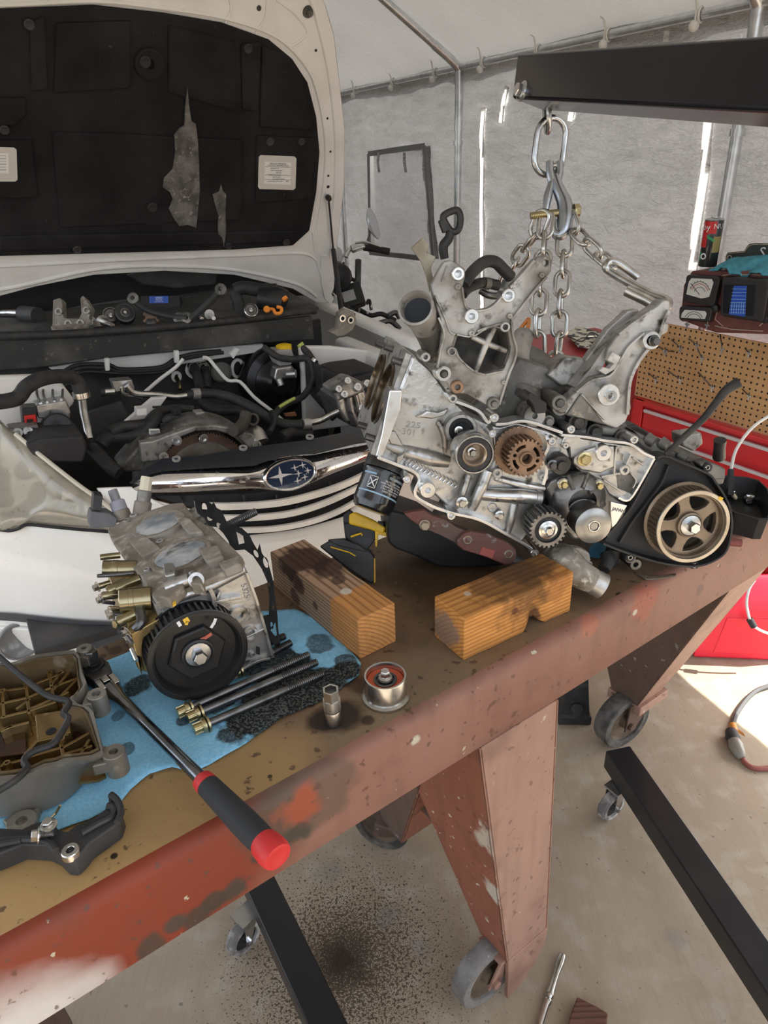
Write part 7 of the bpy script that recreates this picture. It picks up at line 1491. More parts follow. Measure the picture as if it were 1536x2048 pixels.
# a/c compressor
cm = bplate('compressor_body', [(1325, 500), (1390, 480), (1440, 470), (1455, 520), (1450, 600), (1400, 625), (1360, 600), (1335, 560)], .40, .14, ALUC, .012); bplate('compressor_head', [(1315, 475), (1345, 455), (1390, 430), (1430, 440), (1440, 480), (1390, 500), (1330, 520)], .38, .10, ALU, .01)
for x, y, r in ((1352, 490, .013), (1442, 448, .013), (1365, 437, .012), (1330, 470, .012), (1405, 462, .014), (1425, 545, .016)): g = MB(); p = bq(x, y, .375); g.boss(frame(p, -YC+Z*.4), r, r*.45, -.02, .012, .012); g.build('compressor_lug', ALUM, car)
btube('compressor_rib', [(1375, 500, .39), (1385, 560, .39), (1410, 610, .39)], .012, ALUC); btube('compressor_rib', [(1400, 490, .39), (1415, 550, .39), (1435, 600, .39)], .010, ALUC)
# bell housing and flex plate
BHY = .36
bc_ = bq(812, 830, BHY); R = pr(bc_, 112); F = frame(bc_, -YC+Z*.12, XC)
g = MB(); g.lathe(F, [(R*.92, .0), (R*1.10, .0), (R*1.12, -.01), (R*1.16, -.10), (R*1.0, -.2), (R*.90, -.18), (R*.92, 0)], 60); g.build('bell_housing', ALUD, car)
g = MB(); g.gear(F, 100, R*.84, R*.865, -.022, -.012, hole=R*.70); g.build('ring_gear', mat('rusty_ring', (.20, .12, .085), .6, .4, (.11, .075, .055), 20), car, smooth=25); g = MB(); g.lathe(F, [(R*.72, -.016), (R*.6, -.012), (R*.3, -.014), (0, -.014)], 50); g.build('flex_plate', mat('flex_plate_steel', (.28, .26, .235), .45, .7, (.18, .15, .12), 14), car)
bplate('bell_flange', [(552, 680), (600, 675), (680, 645), (770, 615), (850, 612), (920, 625), (1000, 650), (1020, 700), (1000, 720), (940, 660), (850, 632), (770, 636), (700, 662), (660, 720), (640, 750), (560, 760)], BHY-.01, .03, ALU, .005)
for x, y in ((695, 672), (643, 735), (928, 628), (1010, 690), (800, 665)): g = MB(); p = bq(x, y, BHY-.015); g.boss(frame(p, -YC+Z*.2), .015, .007, -.01, .01, .01); g.build('bell_lug', ALUC if x != 800 else STEEL, car)
bplate('side_case', [(540, 700), (570, 660), (700, 640), (640, 700), (600, 790), (500, 800), (470, 780)], BHY+.02, .10, ALUD, .01)
btube('coolant_pipe', [(970, 565, .40), (960, 600, .38), (940, 625, .34), (918, 632, .32)], .020, mat('brown_rubber', (.07, .06, .05), .7)); g = MB(); p = bq(995, 588, .38); g.ring(frame(p, -YC+Z*.4), .021, .014, -.03, .004, 22); g.build('coolant_pipe_end', MATS['brown_rubber'], car)
btube('transfer_pipe', [(990, 640, .40), (1010, 650, .38), (1025, 680, .36)], .03, ALUC)
# harness clutter on the gearbox
for pts, r in (([(400, 690, .45), (430, 660, .46), (500, 655, .46), (560, 640, .45), (600, 600, .46), (620, 570, .48)], .022), ([(580, 600, .5), (620, 560, .52), (700, 545, .55), (760, 550, .55)], .014), ([(440, 640, .46), (480, 620, .46), (560, 610, .46), (620, 600, .47)], .018), ([(640, 600, .46), (680, 580, .46), (740, 590, .46)], .014), ([(360, 700, .4), (400, 740, .36), (440, 780, .32), (470, 800, .3)], .02), ([(660, 620, .44), (720, 610, .44), (770, 600, .45)], .010), ([(1060, 640, .36), (1080, 600, .4), (1070, 560, .45)], .010), ([(1110, 660, .38), (1150, 640, .4), (1220, 640, .42)], .02), ([(600, 540, .55), (660, 540, .55), (730, 552, .55), (745, 560, .55)], .004)):
    btube('wiring_loom', [q for q in pts], r, RUB if r > .012 else BLK)
for x, y, w_, h_, m in ((765, 590, 60, 30, ALUD), (790, 575, 34, 26, ALU), (650, 620, 36, 30, BLK), (700, 560, 30, 20, BLK), (720, 600, 40, 24, BLKD), (560, 560, 40, 24, WHTI)): bplate('harness_block', [(x-w_/2, y-h_/2), (x+w_/2, y-h_/2-3), (x+w_/2, y+h_/2), (x-w_/2, y+h_/2+3)], .44, .04, m, .003)
wl2 = bplate('barcode_tag', [(588, 628), (630, 628), (633, 668), (590, 670)], .40, .01, WPL, .002)
for i in range(5): bplate('tag_line', [(592, 634+i*7), (628, 633+i*7), (628, 635.5+i*7), (592, 636.5+i*7)], .3985, .001, INK, 0, parent=wl2)
bplate('battery_tray', [(490, 600), (600, 505), (660, 500), (590, 600), (520, 620)], .55, .02, WHTI, .004); bplate('lower_shroud', [(350, 560), (480, 520), (520, 600), (400, 700), (360, 680)], .62, .02, BAYD)
btube('lime_line', [(1100, 540, .52), (1130, 522, .52), (1160, 505, .53)], .006, MATS['lime_cap'], n=3); bplate('leaf_litter', [(1120, 566), (1165, 560), (1170, 575), (1125, 578)], .48, .01, mat('dry_leaf', (.20, .085, .035), .8), .002)
# ------------------------------------------------------------------ loose parts on the cowl
def put(name, label, cat, p, group=None): return thing(name, label, cat, p, group)
def lq(x, y, d_): return at(*cI(x, y), d_)
mb_ = put('mount_bracket', 'silver U-shaped mount bracket standing on the car cowl', 'bracket', cwp(280, 232)); D = depth(cwp(280, 228))
g = MB(); g.prism([lq(x, y, D) for x, y in ((205, 234), (208, 118), (235, 108), (245, 120), (248, 185), (265, 190), (310, 190), (320, 170), (315, 112), (325, 100), (338, 112), (360, 150), (350, 190), (372, 210), (400, 215), (398, 222))], FWD*.035); g.build('bracket_plate', DIRTY, mb_, bev=.003)
g = MB(); g.box(frame(lq(300, 222, D-.01), Z, XC), .16, .05, .016); g.build('bracket_foot', DIRTY, mb_, bev=.002)
for x, y in ((232, 165), (342, 160), (270, 212), (318, 210)): g = MB(); g.boss(frame(lq(x, y, D-.001), -FWD), .014, .007, -.004, .006, .008); g.build('bracket_boss', ALUC, mb_)
def dpulley(x, y, rpx, lab, m, grooves=True):
    p = lq(x, y, depth(cwp(x, y+rpx))); b_ = put('belt_pulley', lab, 'pulley', p-Z*pr(p, rpx*.508)); R = pr(p, rpx*.508); F = frame(p, -FWD+XC*.35, Z)
    if grooves: g = MB(); g.gear(F, 36, R*.95, R, -.012, .012); g.build('pulley_rim', m, b_)
    else: g = MB(); g.lathe(F, [(R*.9, -.012), (R, -.01), (R, .01), (R*.9, .012)], 36); g.build('pulley_rim', m, b_)
    g = MB(); g.lathe(F, [(R*.9, .0121), (R*.82, .0125), (R*.75, .009), (R*.5, .009), (R*.45, .013), (R*.3, .013), (R*.26, .010), (0, .011)], 32); g.build('pulley_web', STEELD, b_)
    g = MB(); g.hexbolt(F @ Matrix.Translation((0, 0, .010)), R*.18, .008); g.build('pulley_bolt', STEEL, b_)
dpulley(493, 172, 40, 'ribbed black belt pulley on the cowl beside the rusty flange', RUB); dpulley(436, 180, 30, 'smooth steel pulley on the cowl behind the ribbed pulley', STEEL, False); dpulley(987, 160, 28, 'small steel pulley on the cowl beside the orange clip', STEEL, False)
p = lq(598, 188, depth(cwp(598, 212))); th_ = put('gearbox_cap', 'rusty knobbed filler cap standing on the cowl', 'cap', p-Z*.03); F = frame(p, -FWD, Z)
g = MB(); g.gear(F, 6, .022, .032, -.008, .010); g.build('cap_flange', mat('rusty_cap', (.22, .14, .09), .7, .2, (.13, .08, .05), 20), th_, bev=.002); g = MB(); g.lathe(frame(p-Z*.03, Z), [(0, 0), (.028, 0), (.026, .02), (.018, .03), (0, .03)], 18); g.build('cap_base', GREASE, th_)
def cbolt(a, b_, r, lab, m=None, h=.0):
    A = cwp(*a, r+h); B_ = cwp(*b_, r+h); o = put('long_bolt', lab, 'bolt', A-Z*r); d = (B_-A).normalized(); L_ = min((B_-A).length, .09)
    g = MB(); g.hexbolt(frame(A, -d), r*1.4, r*1.2); g.build('bolt_head', m or STEEL, o); g = MB(); g.lathe(frame(A, d), [(0, 0), (r*.8, 0), (r*.8, L_), (0, L_)], 12); g.build('bolt_shank', m or STEEL, o)
cbolt((360, 205), (362, 228), .010, 'steel bolt standing off the foot of the mount bracket'); cbolt((405, 205), (450, 222), .012, 'steel bolt lying between mount bracket and smooth pulley'); cbolt((778, 180), (795, 193), .009, 'steel bolt on the cowl beside the black link arms'); cbolt((825, 175), (842, 190), .009, 'bright bolt on the cowl right of the link arms', WPL)
lk = put('link_arm', 'pair of black link arms joined at a steel ball end on the cowl', 'link arm', cwp(720, 195))
for pts in ([(520, 108), (545, 135), (600, 165), (690, 185), (740, 188)], [(870, 76), (850, 100), (800, 150), (755, 190)]):
    P = [cwp(x, y, .02+max(0, (190-y))*.0009) for x, y in pts]; g = MB(); g.tube(P, .012, 10, n=5); g.build('arm', BLKD, lk)
for x, y in ((525, 112), (870, 77), (735, 190), (705, 190)): g = MB(); p = cwp(x, y, .02+max(0, 190-y)*.0009); g.lathe(frame(p, -FWD), [(.019, -.01), (.020, .006), (.013, .009), (.008, .009), (.008, .002), (0, .002)], 18); g.build('ball_end', ALUD, lk)
bx_ = put('relay_box', 'black box with blue printed label on the cowl', 'box', cwp(630, 150)); D = depth(cwp(630, 152))
g = MB(); g.prism([lq(x, y, D) for x, y in ((552, 102), (706, 100), (710, 150), (555, 148))], FWD*.06); g.build('box_body', BLKD, bx_, bev=.004)
lbx = None
g = MB(); g.prism([lq(x, y, D-.0012) for x, y in ((588, 103), (662, 102), (663, 130), (588, 131))], FWD*.001); lbx = g.build('blue_label', BLUEL, bx_)
p = lq(626, 109, D-.0015); sx_ = lq(700, 108, D-.0015)-p; text('label_print', 'AIRBAG', frame(p, -FWD, sx_), pr(p, 4.2), WINK, lbx, ext=.0001)
for i, t_ in enumerate(('88 89 PP 86', 'MR 33 NR', 'HOL-8 BOL 80')): p = lq(626, 115+i*5, D-.0015); text('label_print', t_, frame(p, -FWD, sx_), pr(p, 2.8), WINK, lbx, ext=.0001)
oc = put('hose_clip', 'orange plastic clamp on the cowl beside the black canister', 'clip', cwp(1085, 172)); D = depth(cwp(1085, 172))
g = MB(); P = [lq(x, y, D) for x, y in ((1045, 155), (1075, 155), (1085, 170), (1105, 168), (1108, 150), (1090, 145))]; g.tube(P, .0065, 10, n=4); g.build('clip_body', ORNG, oc); g = MB(); g.cyl(frame(lq(1052, 157, D-.01), -FWD), .012, 0, .012, 14); g.build('clip_knob', ORNG, oc)
cn_ = put('oil_canister', 'black ribbed canister and hose lump on the cowl', 'canister', cwp(1080, 165)); D = depth(cwp(1090, 150))+.03
g = MB(); g.tube([lq(1020, 110, D), lq(1090, 120, D), lq(1120, 130, D)], [.04, .055, .05], 18, n=3); g.build('canister_body', BLK, cn_); g = MB(); g.tube([lq(925, 80, D), lq(960, 70, D), lq(1030, 80, D), (lq(1090, 80, D))], .026, 12, n=5); g.build('ribbed_hose', RUB, cn_); g = MB(); g.tube([lq(925, 90, D), lq(940, 130, D), lq(945, 180, D)], .022, 12, n=4); g.build('ribbed_hose', RUB, cn_); g = MB(); g.tube([lq(1118, 108, D-.05), lq(1126, 118, D-.05)], .012, 12); g.build('orange_collar', ORNG, cn_)
tb = put('chrome_tube', 'chrome tube lying across the cowl edge', 'tube', cwp(60, 200)); g = MB(); g.tube([cwp(-60, 172, .03), cwp(40, 168, .03), cwp(90, 172, .03)], .016, 14); g.build('tube', STEEL, tb); g = MB(); g.tube([cwp(90, 172, .03), cwp(150, 180, .03)], .03, 14); g.build('tube_end', BLKD, tb)
# roll restrictor on the fender
rr_ = put('torque_mount', 'cast two-hole torque mount hanging on the fender edge by the hood strut', 'mount', cyp(*cI(1360, 260), .78)); 
def rq(x, y, o_=0.): return cyp(*cI(x, y), .78+o_)
g = MB(); g.prism([rq(x, y) for x, y in ((1300, 245), (1330, 230), (1335, 170), (1360, 152), (1395, 165), (1405, 200), (1390, 235), (1355, 260), (1330, 262))], YC*.03, [[rq(1348+12*math.cos(t), 190+14*math.sin(t)) for t in [2*math.pi*i/14 for i in range(14)]], [rq(1380+13*math.cos(t), 197+15*math.sin(t)) for t in [2*math.pi*i/14 for i in range(14)]]]); g.build('mount_casting', DIRTY, rr_, bev=.004)
g = MB(); g.prism([rq(x, y, .012) for x, y in ((1332, 170), (1400, 170), (1398, 215), (1335, 215))], YC*.004); g.build('mount_rubber', RUB, rr_)
for x, y in ((1380, 197), (1348, 190)): g = MB(); g.ring(frame(rq(x, y, -.002), -YC), .014, .008, -.01, .004, 16); g.build('mount_sleeve', STEEL, rr_)
# ------------------------------------------------------------------ right side: tool chest, pegboard, analyser
OC = .36
PD = V((.53, -.848, 0)).normalized(); PN = V((-.848, -.53, 0)).normalized(); PA = onwall(1268, 797, .42)-PN*OC
def wq(px, py, o_=OC): return onpl(px, py, PA+PN*o_, PN)
def wl_c(s_, z, o_=0.): return V((PA.x, PA.y, 0))+PD*s_+Z*z+PN*o_
def wplate(name, pts, o1, o0, m, parent, bev=.003, fn=None, holes=()): g = MB(); g.prism([wq(*(fn(x, y) if fn else (x, y)), o1) for x, y in pts], -PN*(o1-o0), holes); return g.build(name, m, parent, bev=bev)
A = wq(1268, 797); sA = (A-PA).dot(PD); zC = A.z
chs = thing('tool_chest', 'glossy red tool chest with pale drawer trims', 'tool chest', wl_c(sA+.4, 0, .2))
S1_ = sA+.64
def cbox(nm, s0, s1, o0, o1, z0, z1, m, bev=.004): g = MB(); g.box(frame(wl_c((s0+s1)/2, (z0+z1)/2, (o0+o1)/2), Z, PD), s1-s0, o1-o0, z1-z0); return g.build(nm, m, chs, bev=bev)
cbox('cabinet_body', sA, S1_, .06, OC-.012, .10, zC, REDT); cbox('corner_post', sA, sA+.045, OC-.015, OC+.004, .10, zC, REDT); cbox('corner_post', S1_-.045, S1_, OC-.015, OC+.004, .10, zC, REDT); cbox('top_rail', sA, S1_, OC-.015, OC+.003, zC-.018, zC, REDT)
TRIM = mat('pale_trim_strip', (.62, .60, .60), .4, .3); zz = zC-.024
for k, hh_ in enumerate((.075, .075, .10, .10, .13)):
    d_ = cbox('drawer', sA+.05, S1_-.05, OC-.02, OC, zz-hh_, zz-.002, REDT, .003)
    g = MB(); g.box(frame(wl_c((sA+S1_)/2, zz-.007, OC+.004), Z, PD), S1_-sA-.11, .012, .011); g.build('drawer_trim', TRIM, d_, bev=.002)
    zz -= hh_+.014
for s_ in (sA+.08, S1_-.08):
    for o_ in (.07, OC-.07):
        g = MB(); g.lathe(frame(wl_c(s_, .05, o_), PD), [(0, -.018), (.048, -.018), (.05, -.012), (.05, .012), (.048, .018), (0, .018)], 24); g.build('caster_wheel', RUB, chs); g = MB(); g.box(frame(wl_c(s_, .095, o_), Z, PD), .05, .06, .012); g.build('caster_plate', ZINC, chs)
# pegboard standing on the chest
PO_ = OC-.03
pts = [(1262, 792), (1290, 638), (1345, 632), (1760, 640), (1760, 915)]
pg0 = wq(1262, 792, PO_)
A0 = wq(1290, 638, PO_); zt_ = A0.z; s0_ = (A0-PA).dot(PD)
MP = Matrix((PD, Z, PN)).transposed().to_4x4(); MP.translation = wl_c(s0_, zC+.002, PO_)
PEG = make_pegboard(.0205, MP)
g = MB(); W_, H_ = .70, zt_-zC-.002
g.box(MP @ Matrix.Translation((W_/2, H_/2, 0)), W_, H_, .006); pgb = g.build('pegboard', PEG, None, M=MP, bev=.001); tag(pgb, 'brown perforated pegboard standing on the red tool chest', 'pegboard')
hooks = [((960, 1590), (910, 1585)), ((945, 1520), (1000, 1570)), ((1045, 1515), (1095, 1550)), ((1230, 1490), (1242, 1575)), ((1375, 1570), (1400, 1600)), ((1085, 1545), (1125, 1630)), ((810, 1715), (855, 1755)), ((920, 1700), (1000, 1755)), ((1100, 1710), (1185, 1800)), ((1360, 1810), (1400, 1850)), ((1040, 1405), (1038, 1430)), ((1145, 1410), (1155, 1435)), ((870, 1560), (912, 1590))]
for k, (a, b_) in enumerate(hooks):
    A = wq(*cE(*a), PO_+.004); B_ = wq(*cE(*b_), PO_+.045); h = put('peg_hook', 'bent wire hook plugged into the pegboard', 'hook', A, 'pegboard hooks')
    g = MB(); g.tube([A, B_.lerp(A, .1), B_, B_+Z*.012+PN*.004], .0022, 6); g.build('hook_wire', STEELD, h); g = MB(); g.box(frame(B_, PN, PD), .016, .005, .004); g.box(frame(B_-Z*.008, PN, PD), .005, .014, .004); g.build('hook_tip', ZINC, h)
# engine analyser on top of the pegboard
AO = PO_+.02
an = thing('engine_analyser', 'vintage maroon test console with two dial meters and a blue screen', 'test console', wq(1440, 655, AO))
MAR = mat('maroon_hammer_paint', (.115, .032, .025), .45, col2=(.16, .05, .04), nscale=30)
body = [(1010, 1420), (1015, 1200), (1060, 1118), (1200, 1115), (1800, 1130), (1800, 1500), (1200, 1480), (990, 1405)]
wplate('console_body', body, AO, AO-.25, MAR, an, .006, cE)
def meter(q, dq, nm):
    b_ = wplate('meter_bezel', q, AO+.022, AO, mat('bakelite', (.022, .020, .02), .4), an, .006, cE); wplate('meter_face', dq, AO+.024, AO+.021, mat('dial_face', (.62, .61, .57), .45), b_, .002, cE); return b_
m1 = meter([(1040, 1140), (1215, 1150), (1228, 1170), (1195, 1310), (1180, 1325), (1015, 1300), (1010, 1290), (1030, 1150)], [(1060, 1160), (1180, 1165), (1190, 1185), (1165, 1270), (1120, 1280), (1030, 1255), (1045, 1180)], 'a')
m2 = meter([(1000, 1322), (1170, 1330), (1180, 1345), (1165, 1420), (990, 1405), (990, 1335)], [(1020, 1345), (1140, 1352), (1150, 1370), (1140, 1400), (1000, 1392), (1005, 1365)], 'b')
def arc(c, rx, ry, a0, a1, o_, m, par, r=.0012): g = MB(); g.tube([wq(*cE(c[0]+rx*math.cos(a), c[1]-ry*math.sin(a)), o_) for a in [a0+(a1-a0)*i/14 for i in range(15)]], r, 5); g.build('dial_scale', m, par)
for rx in (60, 50, 34): arc((1110, 1255), rx, rx*1.25, .35, 2.7, AO+.0245, INK if rx != 50 else mat('dial_red', (.4, .08, .05), .5), m1, .0009)
for i in range(9): a = .4+2.2*i/8; g = MB(); g.tube([wq(*cE(1110+60*math.cos(a), 1255-75*math.sin(a)), AO+.0245), wq(*cE(1110+66*math.cos(a), 1255-82*math.sin(a)), AO+.0245)], .0009, 4); g.build('dial_tick', INK, m1)
g = MB(); g.tube([wq(*cE(1110, 1258), AO+.0245), wq(*cE(1058, 1190), AO+.0245)], .0009, 4); g.build('dial_needle', INK, m1)
for rx in (58, 46): arc((1075, 1420), rx, rx*1.1, .5, 2.6, AO+.0245, INK, m2, .0009)
sb_ = wplate('screen_bezel', [(1235, 1165), (1260, 1150), (1500, 1165), (1520, 1190), (1480, 1400), (1460, 1420), (1235, 1385), (1225, 1365)], AO+.03, AO, MATS['bakelite'], an, .008, cE)
wplate('screen_recess', [(1250, 1195), (1440, 1200), (1425, 1385), (1245, 1365)], AO+.0315, AO+.029, mat('screen_black', (.006, .006, .01), .3), sb_, .002, cE)
scn = wplate('blue_screen', [(1310, 1205), (1385, 1205), (1375, 1385), (1280, 1372)], AO+.0325, AO+.031, mat('blue_graticule', (.012, .035, .15), .2, emit=(.02, .06, .3), estr=.35), sb_, .001, cE)
for i in range(8): y = 1222+i*20; g = MB(); g.tube([wq(*cE(1300-i*2.5, y), AO+.033), wq(*cE(1384-i, y+2), AO+.033)], .0007, 4); g.build('graticule_line', BLUEP, scn)
for i in range(6): x = 1300+i*14; g = MB(); g.tube([wq(*cE(x, 1300), AO+.033), wq(*cE(x-6, 1368), AO+.033)], .0006, 4); g.build('graticule_line', BLUEP, scn)
for q in ([(1230, 1330), (1215, 1345), (1200, 1400), (1245, 1440)], [(1200, 1440), (1300, 1460), (1480, 1470)], [(1460, 1440), (1500, 1400), (1510, 1340)], [(1240, 1145), (1300, 1135), (1480, 1142)]):
    g = MB(); g.tube([wq(*cE(x, y), AO+.001) for x, y in q], .0012, 5); g.build('panel_line', mat('cream_line', (.5, .42, .36), .6), an)
for x, y in ((1490, 1300), (1500, 1395), (1210, 1335)): g = MB(); p = wq(*cE(x, y), AO); g.lathe(frame(p, PN), [(.014, 0), (.013, .014), (.010, .016), (0, .016)], 16); g.build('knob', BLK, an)
# rag, sign, aerosol
def topo(x, y, o_): return wq(*cE(x, y), o_)
zTop = wq(*cE(1200, 1115), AO).z
rows = []
for j in range(9):
    row = []
    for i in range(25):
        t = i/24; x = 1160+t*420; yb = [1128, 1110, 1150, 1168, 1140, 1165, 1150][min(6, int(t*6.99))]; yt = 1085-18*math.sin(t*3.3); f_ = j/8
        o_ = AO-.16+f_*.185; p = topo(x, yt+(yb-yt)*f_, AO+.012+.010*math.sin(t*17+f_*3)); row.append(p-PN*(.12*(1-f_))+Z*(.006*mnoise.noise(V((t*7, f_*4, 3)))+.006))
    rows.append(row)
g = MB(); n = 25; g.add([p for r in rows for p in r], [(i*n+j, i*n+j+1, i*n+j+1+n, i*n+j+n) for i in range(8) for j in range(24)]); rag = g.build('blue_rag', mat('teal_microfibre', (.07, .26, .33), .95, col2=(.10, .33, .41), nscale=60, bump=.6, bscale=300, spec=.1), None, smooth=70); sm = rag.modifiers.new('thick', 'SOLIDIFY'); sm.thickness = .004; tag(rag, 'crumpled teal microfibre rag draped over the top of the test console', 'rag')
sg = thing('metal_sign', 'dark arched metal sign lettered in white behind the teal rag', 'sign', topo(1400, 1110, AO-.15))
SO = AO-.14
def sgp(x, y, o_=SO): return wq(*cE(x, y), o_)
arcs = [(1258, 1090), (1262, 1030), (1275, 1010), (1370, 1000), (1385, 975), (1400, 960), (1430, 954), (1700, 960), (1700, 1130), (1258, 1120)]
wplate('sign_plate', arcs, SO, SO-.004, mat('dark_olive_sign', (.035, .045, .04), .45), sg, .001, cE)
g = MB(); g.tube([sgp(x, y, SO+.0005) for x, y in [(1262, 1085), (1268, 1034), (1280, 1016), (1372, 1006), (1390, 980), (1405, 967), (1432, 961), (1690, 966)]], .0014, 5); g.build('sign_border', mat('gold_border', (.45, .38, .24), .5), sg)
p = sgp(1478, 1014, SO+.001); dx = sgp(1560, 1016, SO+.001)-p; text('sign_lettering', 'S', frame(p, PN, dx), pr(p, 88*.342), WINK, sg, ext=.0004); p = sgp(1540, 1020, SO+.001); text('sign_lettering', 'un', frame(p, PN, dx), pr(p, 62*.342), WINK, sg, ext=.0004)
p = sgp(1312, 1052, SO+.001); text('sign_lettering', 'ELECTRIC', frame(p, PN, dx), pr(p, 25*.342), WINK, sg, ext=.0004, align='LEFT'); g = MB(); g.ring(frame(sgp(1285, 1040, SO), PN), .008, .006, 0, .001, 18); g.build('sign_roundel', WINK, sg)
p0 = wq(*cE(1150, 1112), AO-.06); p0.z = zTop; hcan = .235; R = pr(p0, 17.5)
sp = thing('aerosol_can', 'red and black aerosol can standing on the test console', 'spray can', p0); F = frame(p0, Z, PN)
tp = wq(*cE(1213, 800), AO-.06); hcan = tp.z-p0.z
g = MB(); g.lathe(F, [(0, 0), (R*.95, 0), (R, .004), (R, hcan*.93), (R*.97, hcan*.945)], 32); cb = g.build('can_body', mat('can_black', (.016, .018, .018), .3, coat=.5), sp)
g = MB(); g.lathe(F, [(R*.99, hcan*.93), (R*1.02, hcan*.945), (R*.85, hcan*.965), (R*.45, hcan*.99), (R*.44, hcan*1.0), (0, hcan*1.0)], 28); g.build('can_dome', ZINC, sp)
va = math.atan2((CAM-p0).dot(F.to_3x3() @ V((0, 1, 0))), (CAM-p0).dot(F.to_3x3() @ V((1, 0, 0))))
def cpatch(a0, a1, z0, z1, m, nm='can_print', skew=0.): g = MB(); n = 12; g.loft([[F @ V(((R+d_)*math.cos(va+a), (R+d_)*math.sin(va+a), hcan*(z+skew*(a-a0)))) for d_, z in ((.0002, z0), (.0006, z0), (.0006, z1), (.0002, z1))] for a in [a0+(a1-a0)*i/n for i in range(n+1)]]); g.build(nm, m, cb)
CRED = mat('can_red', (.55, .03, .03), .35); CGRN = mat('can_green', (.02, .28, .10), .35)
cpatch(-1.5, .35, .68, .92, CRED); cpatch(-1.5, -.5, .40, .68, CRED); cpatch(-.62, .5, .60, .66, CGRN, skew=-.1); cpatch(.2, 1.1, .30, .62, mat('can_gold', (.28, .24, .08), .4)); cpatch(-1.2, -.9, .14, .30, CGRN)
textcyl('can_print', 'by', F, R+.0006, -(va-.75), hcan*.80, .028, WINK, cb); textcyl('can_print', 'NU', F, R+.0006, -(va+.55), hcan*.82, .022, WINK, cb)
p = F @ V((R*math.cos(va-.6), R*math.sin(va-.6), hcan*.22)); g = MB(); g.ring(frame(p, p-p0-Z*(p-p0).z), .010, .006, 0, .0012, 18); g.build('can_badge', WINK, cb)
# ------------------------------------------------------------------ red stand behind the engine
zc_ = .87; k0 = onz(1118, 735, zc_); 
rc = thing('red_tool_cart', 'red tool cart with a white sheet on top behind the hanging engine', 'tool cart', wl(.95, 0, .45))
def rcb(nm, s0, s1, o0, o1, z0, z1, m, bev=.006, par=None): g = MB(); g.box(frame(wl((s0+s1)/2, (z0+z1)/2, (o0+o1)/2), Z, WD), s1-s0, o1-o0, z1-z0); return g.build(nm, m, par or rc, bev=bev)
sK = (onz(1150, 690, zc_)-WP).dot(WD); oK = (onz(1150, 690, zc_)-WP).dot(WN)
REDM = mat('faded_red_enamel', (.42, .05, .05), .4)
sM = min(sK+.30, (wl_c(sA, 0, 0)-WP).dot(WD)-.06)
rcb('cart_body', sK-.28, sM, max(.05, oK-.32), oK+.22, .12, zc_-.02, REDM); rcb('cart_lip', sK-.30, sM+.02, oK+.21, oK+.245, zc_-.05, zc_, REDM, .012)
rcb('cart_lip', sM, sM+.035, max(.05, oK-.32), oK+.24, zc_-.05, zc_, REDM, .012)
for s_ in (sK-.2, sM-.08):
    for o_ in (max(.1, oK-.25), oK+.15): g = MB(); g.lathe(frame(wl(s_, .06, o_), WD), [(0, -.02), (.056, -.02), (.06, -.014), (.06, .014), (.056, .02), (0, .02)], 24); g.build('caster_wheel', RUB, rc)
sh = [onz(*cE(x, y), zc_+.004) for x, y in ((330, 1480), (395, 1440), (540, 1480), (490, 1570), (400, 1560))]; g = MB(); g.prism(sh, Z*-.003); o = g.build('paper_sheet', mat('printed_sheet', (.72, .68, .55), .6, col2=(.04, .04, .05), nscale=22, lo=.5, hi=.53), None); tag(o, 'printed paper sheet with dark graphics on the red tool cart', 'paper')
P = [onz(*cE(x, y), zc_+.012) for x, y in ((340, 1500), (420, 1530), (470, 1480), (520, 1500), (480, 1540))]; g = MB(); g.tube(P, .003, 6, n=6); o = g.build('thin_wire', BLK, None); tag(o, 'thin black wire curled on the paper sheet', 'wire')
P = [onz(*cE(x, y), zc_+.02) for x, y in ((50, 1470), (90, 1420), (110, 1400), (105, 1450), (80, 1480), (95, 1500))]; g = MB(); g.tube(P, .009, 8, n=6); o = g.build('orange_cord', mat('orange_cable', (.75, .25, .03), .5), None); tag(o, 'loop of orange cord at the edge of the red tool cart', 'cord')
# ------------------------------------------------------------------ fuel can
gq0 = onz(1386, 1318, 0); gq1 = onz(1540, 1324, 0)
gd_ = (gq1-gq0).normalized(); gn_ = Z.cross(gd_).normalized()
if gn_.y < 0: gn_ = -gn_
gcn = thing('fuel_can', 'bright red plastic fuel can standing in the sunlight on the floor', 'fuel can', gq0.lerp(gq1, .6)); L_ = .33
def gr_ring(z, e, dep=.15): a = gq0-gd_*(-e); return [gq0+gd_*e+gn_*e+Z*z, gq0+gd_*(L_-e)+gn_*e+Z*z, gq0+gd_*(L_-e)+gn_*(dep-e)+Z*z, gq0+gd_*e+gn_*(dep-e)+Z*z]
g = MB(); g.loft([gr_ring(.0, .012), gr_ring(.012, .0), gr_ring(.19, .0), gr_ring(.24, .02), gr_ring(.29, .05), gr_ring(.305, .07)]); g.build('can_body', REDC, gcn, bev=.012, seg=3)
g = MB(); c_ = gq0+gd_*.1+gn_*.095+Z*.30; g.tube([c_+gd_*.0, c_+gd_*.02+Z*.045, c_+gd_*.12+Z*.05, c_+gd_*.15], .014, 12, n=4); g.build('handle', REDC, gcn); g = MB(); g.cyl(frame(c_+gd_*.03-Z*.01, Z), .03, 0, .04, 24); g.build('spout_cap', BLK, gcn)
g = MB(); q_ = [gq0+gd_*x_-gn_*.002+Z*z_ for x_, z_ in ((.06, .03), (.27, .03), (.25, .18), (.08, .18))]; g.prism(q_, gn_*.006); g.build('moulded_panel', REDC, gcn, bev=.003)
wcd = thing('white_lanyard', 'white plastic cord with a black toggle hanging over the fuel can', 'cord', gq0+gd_*.2)
dC = depth(gq0+gd_*.2+Z*.15)-.04
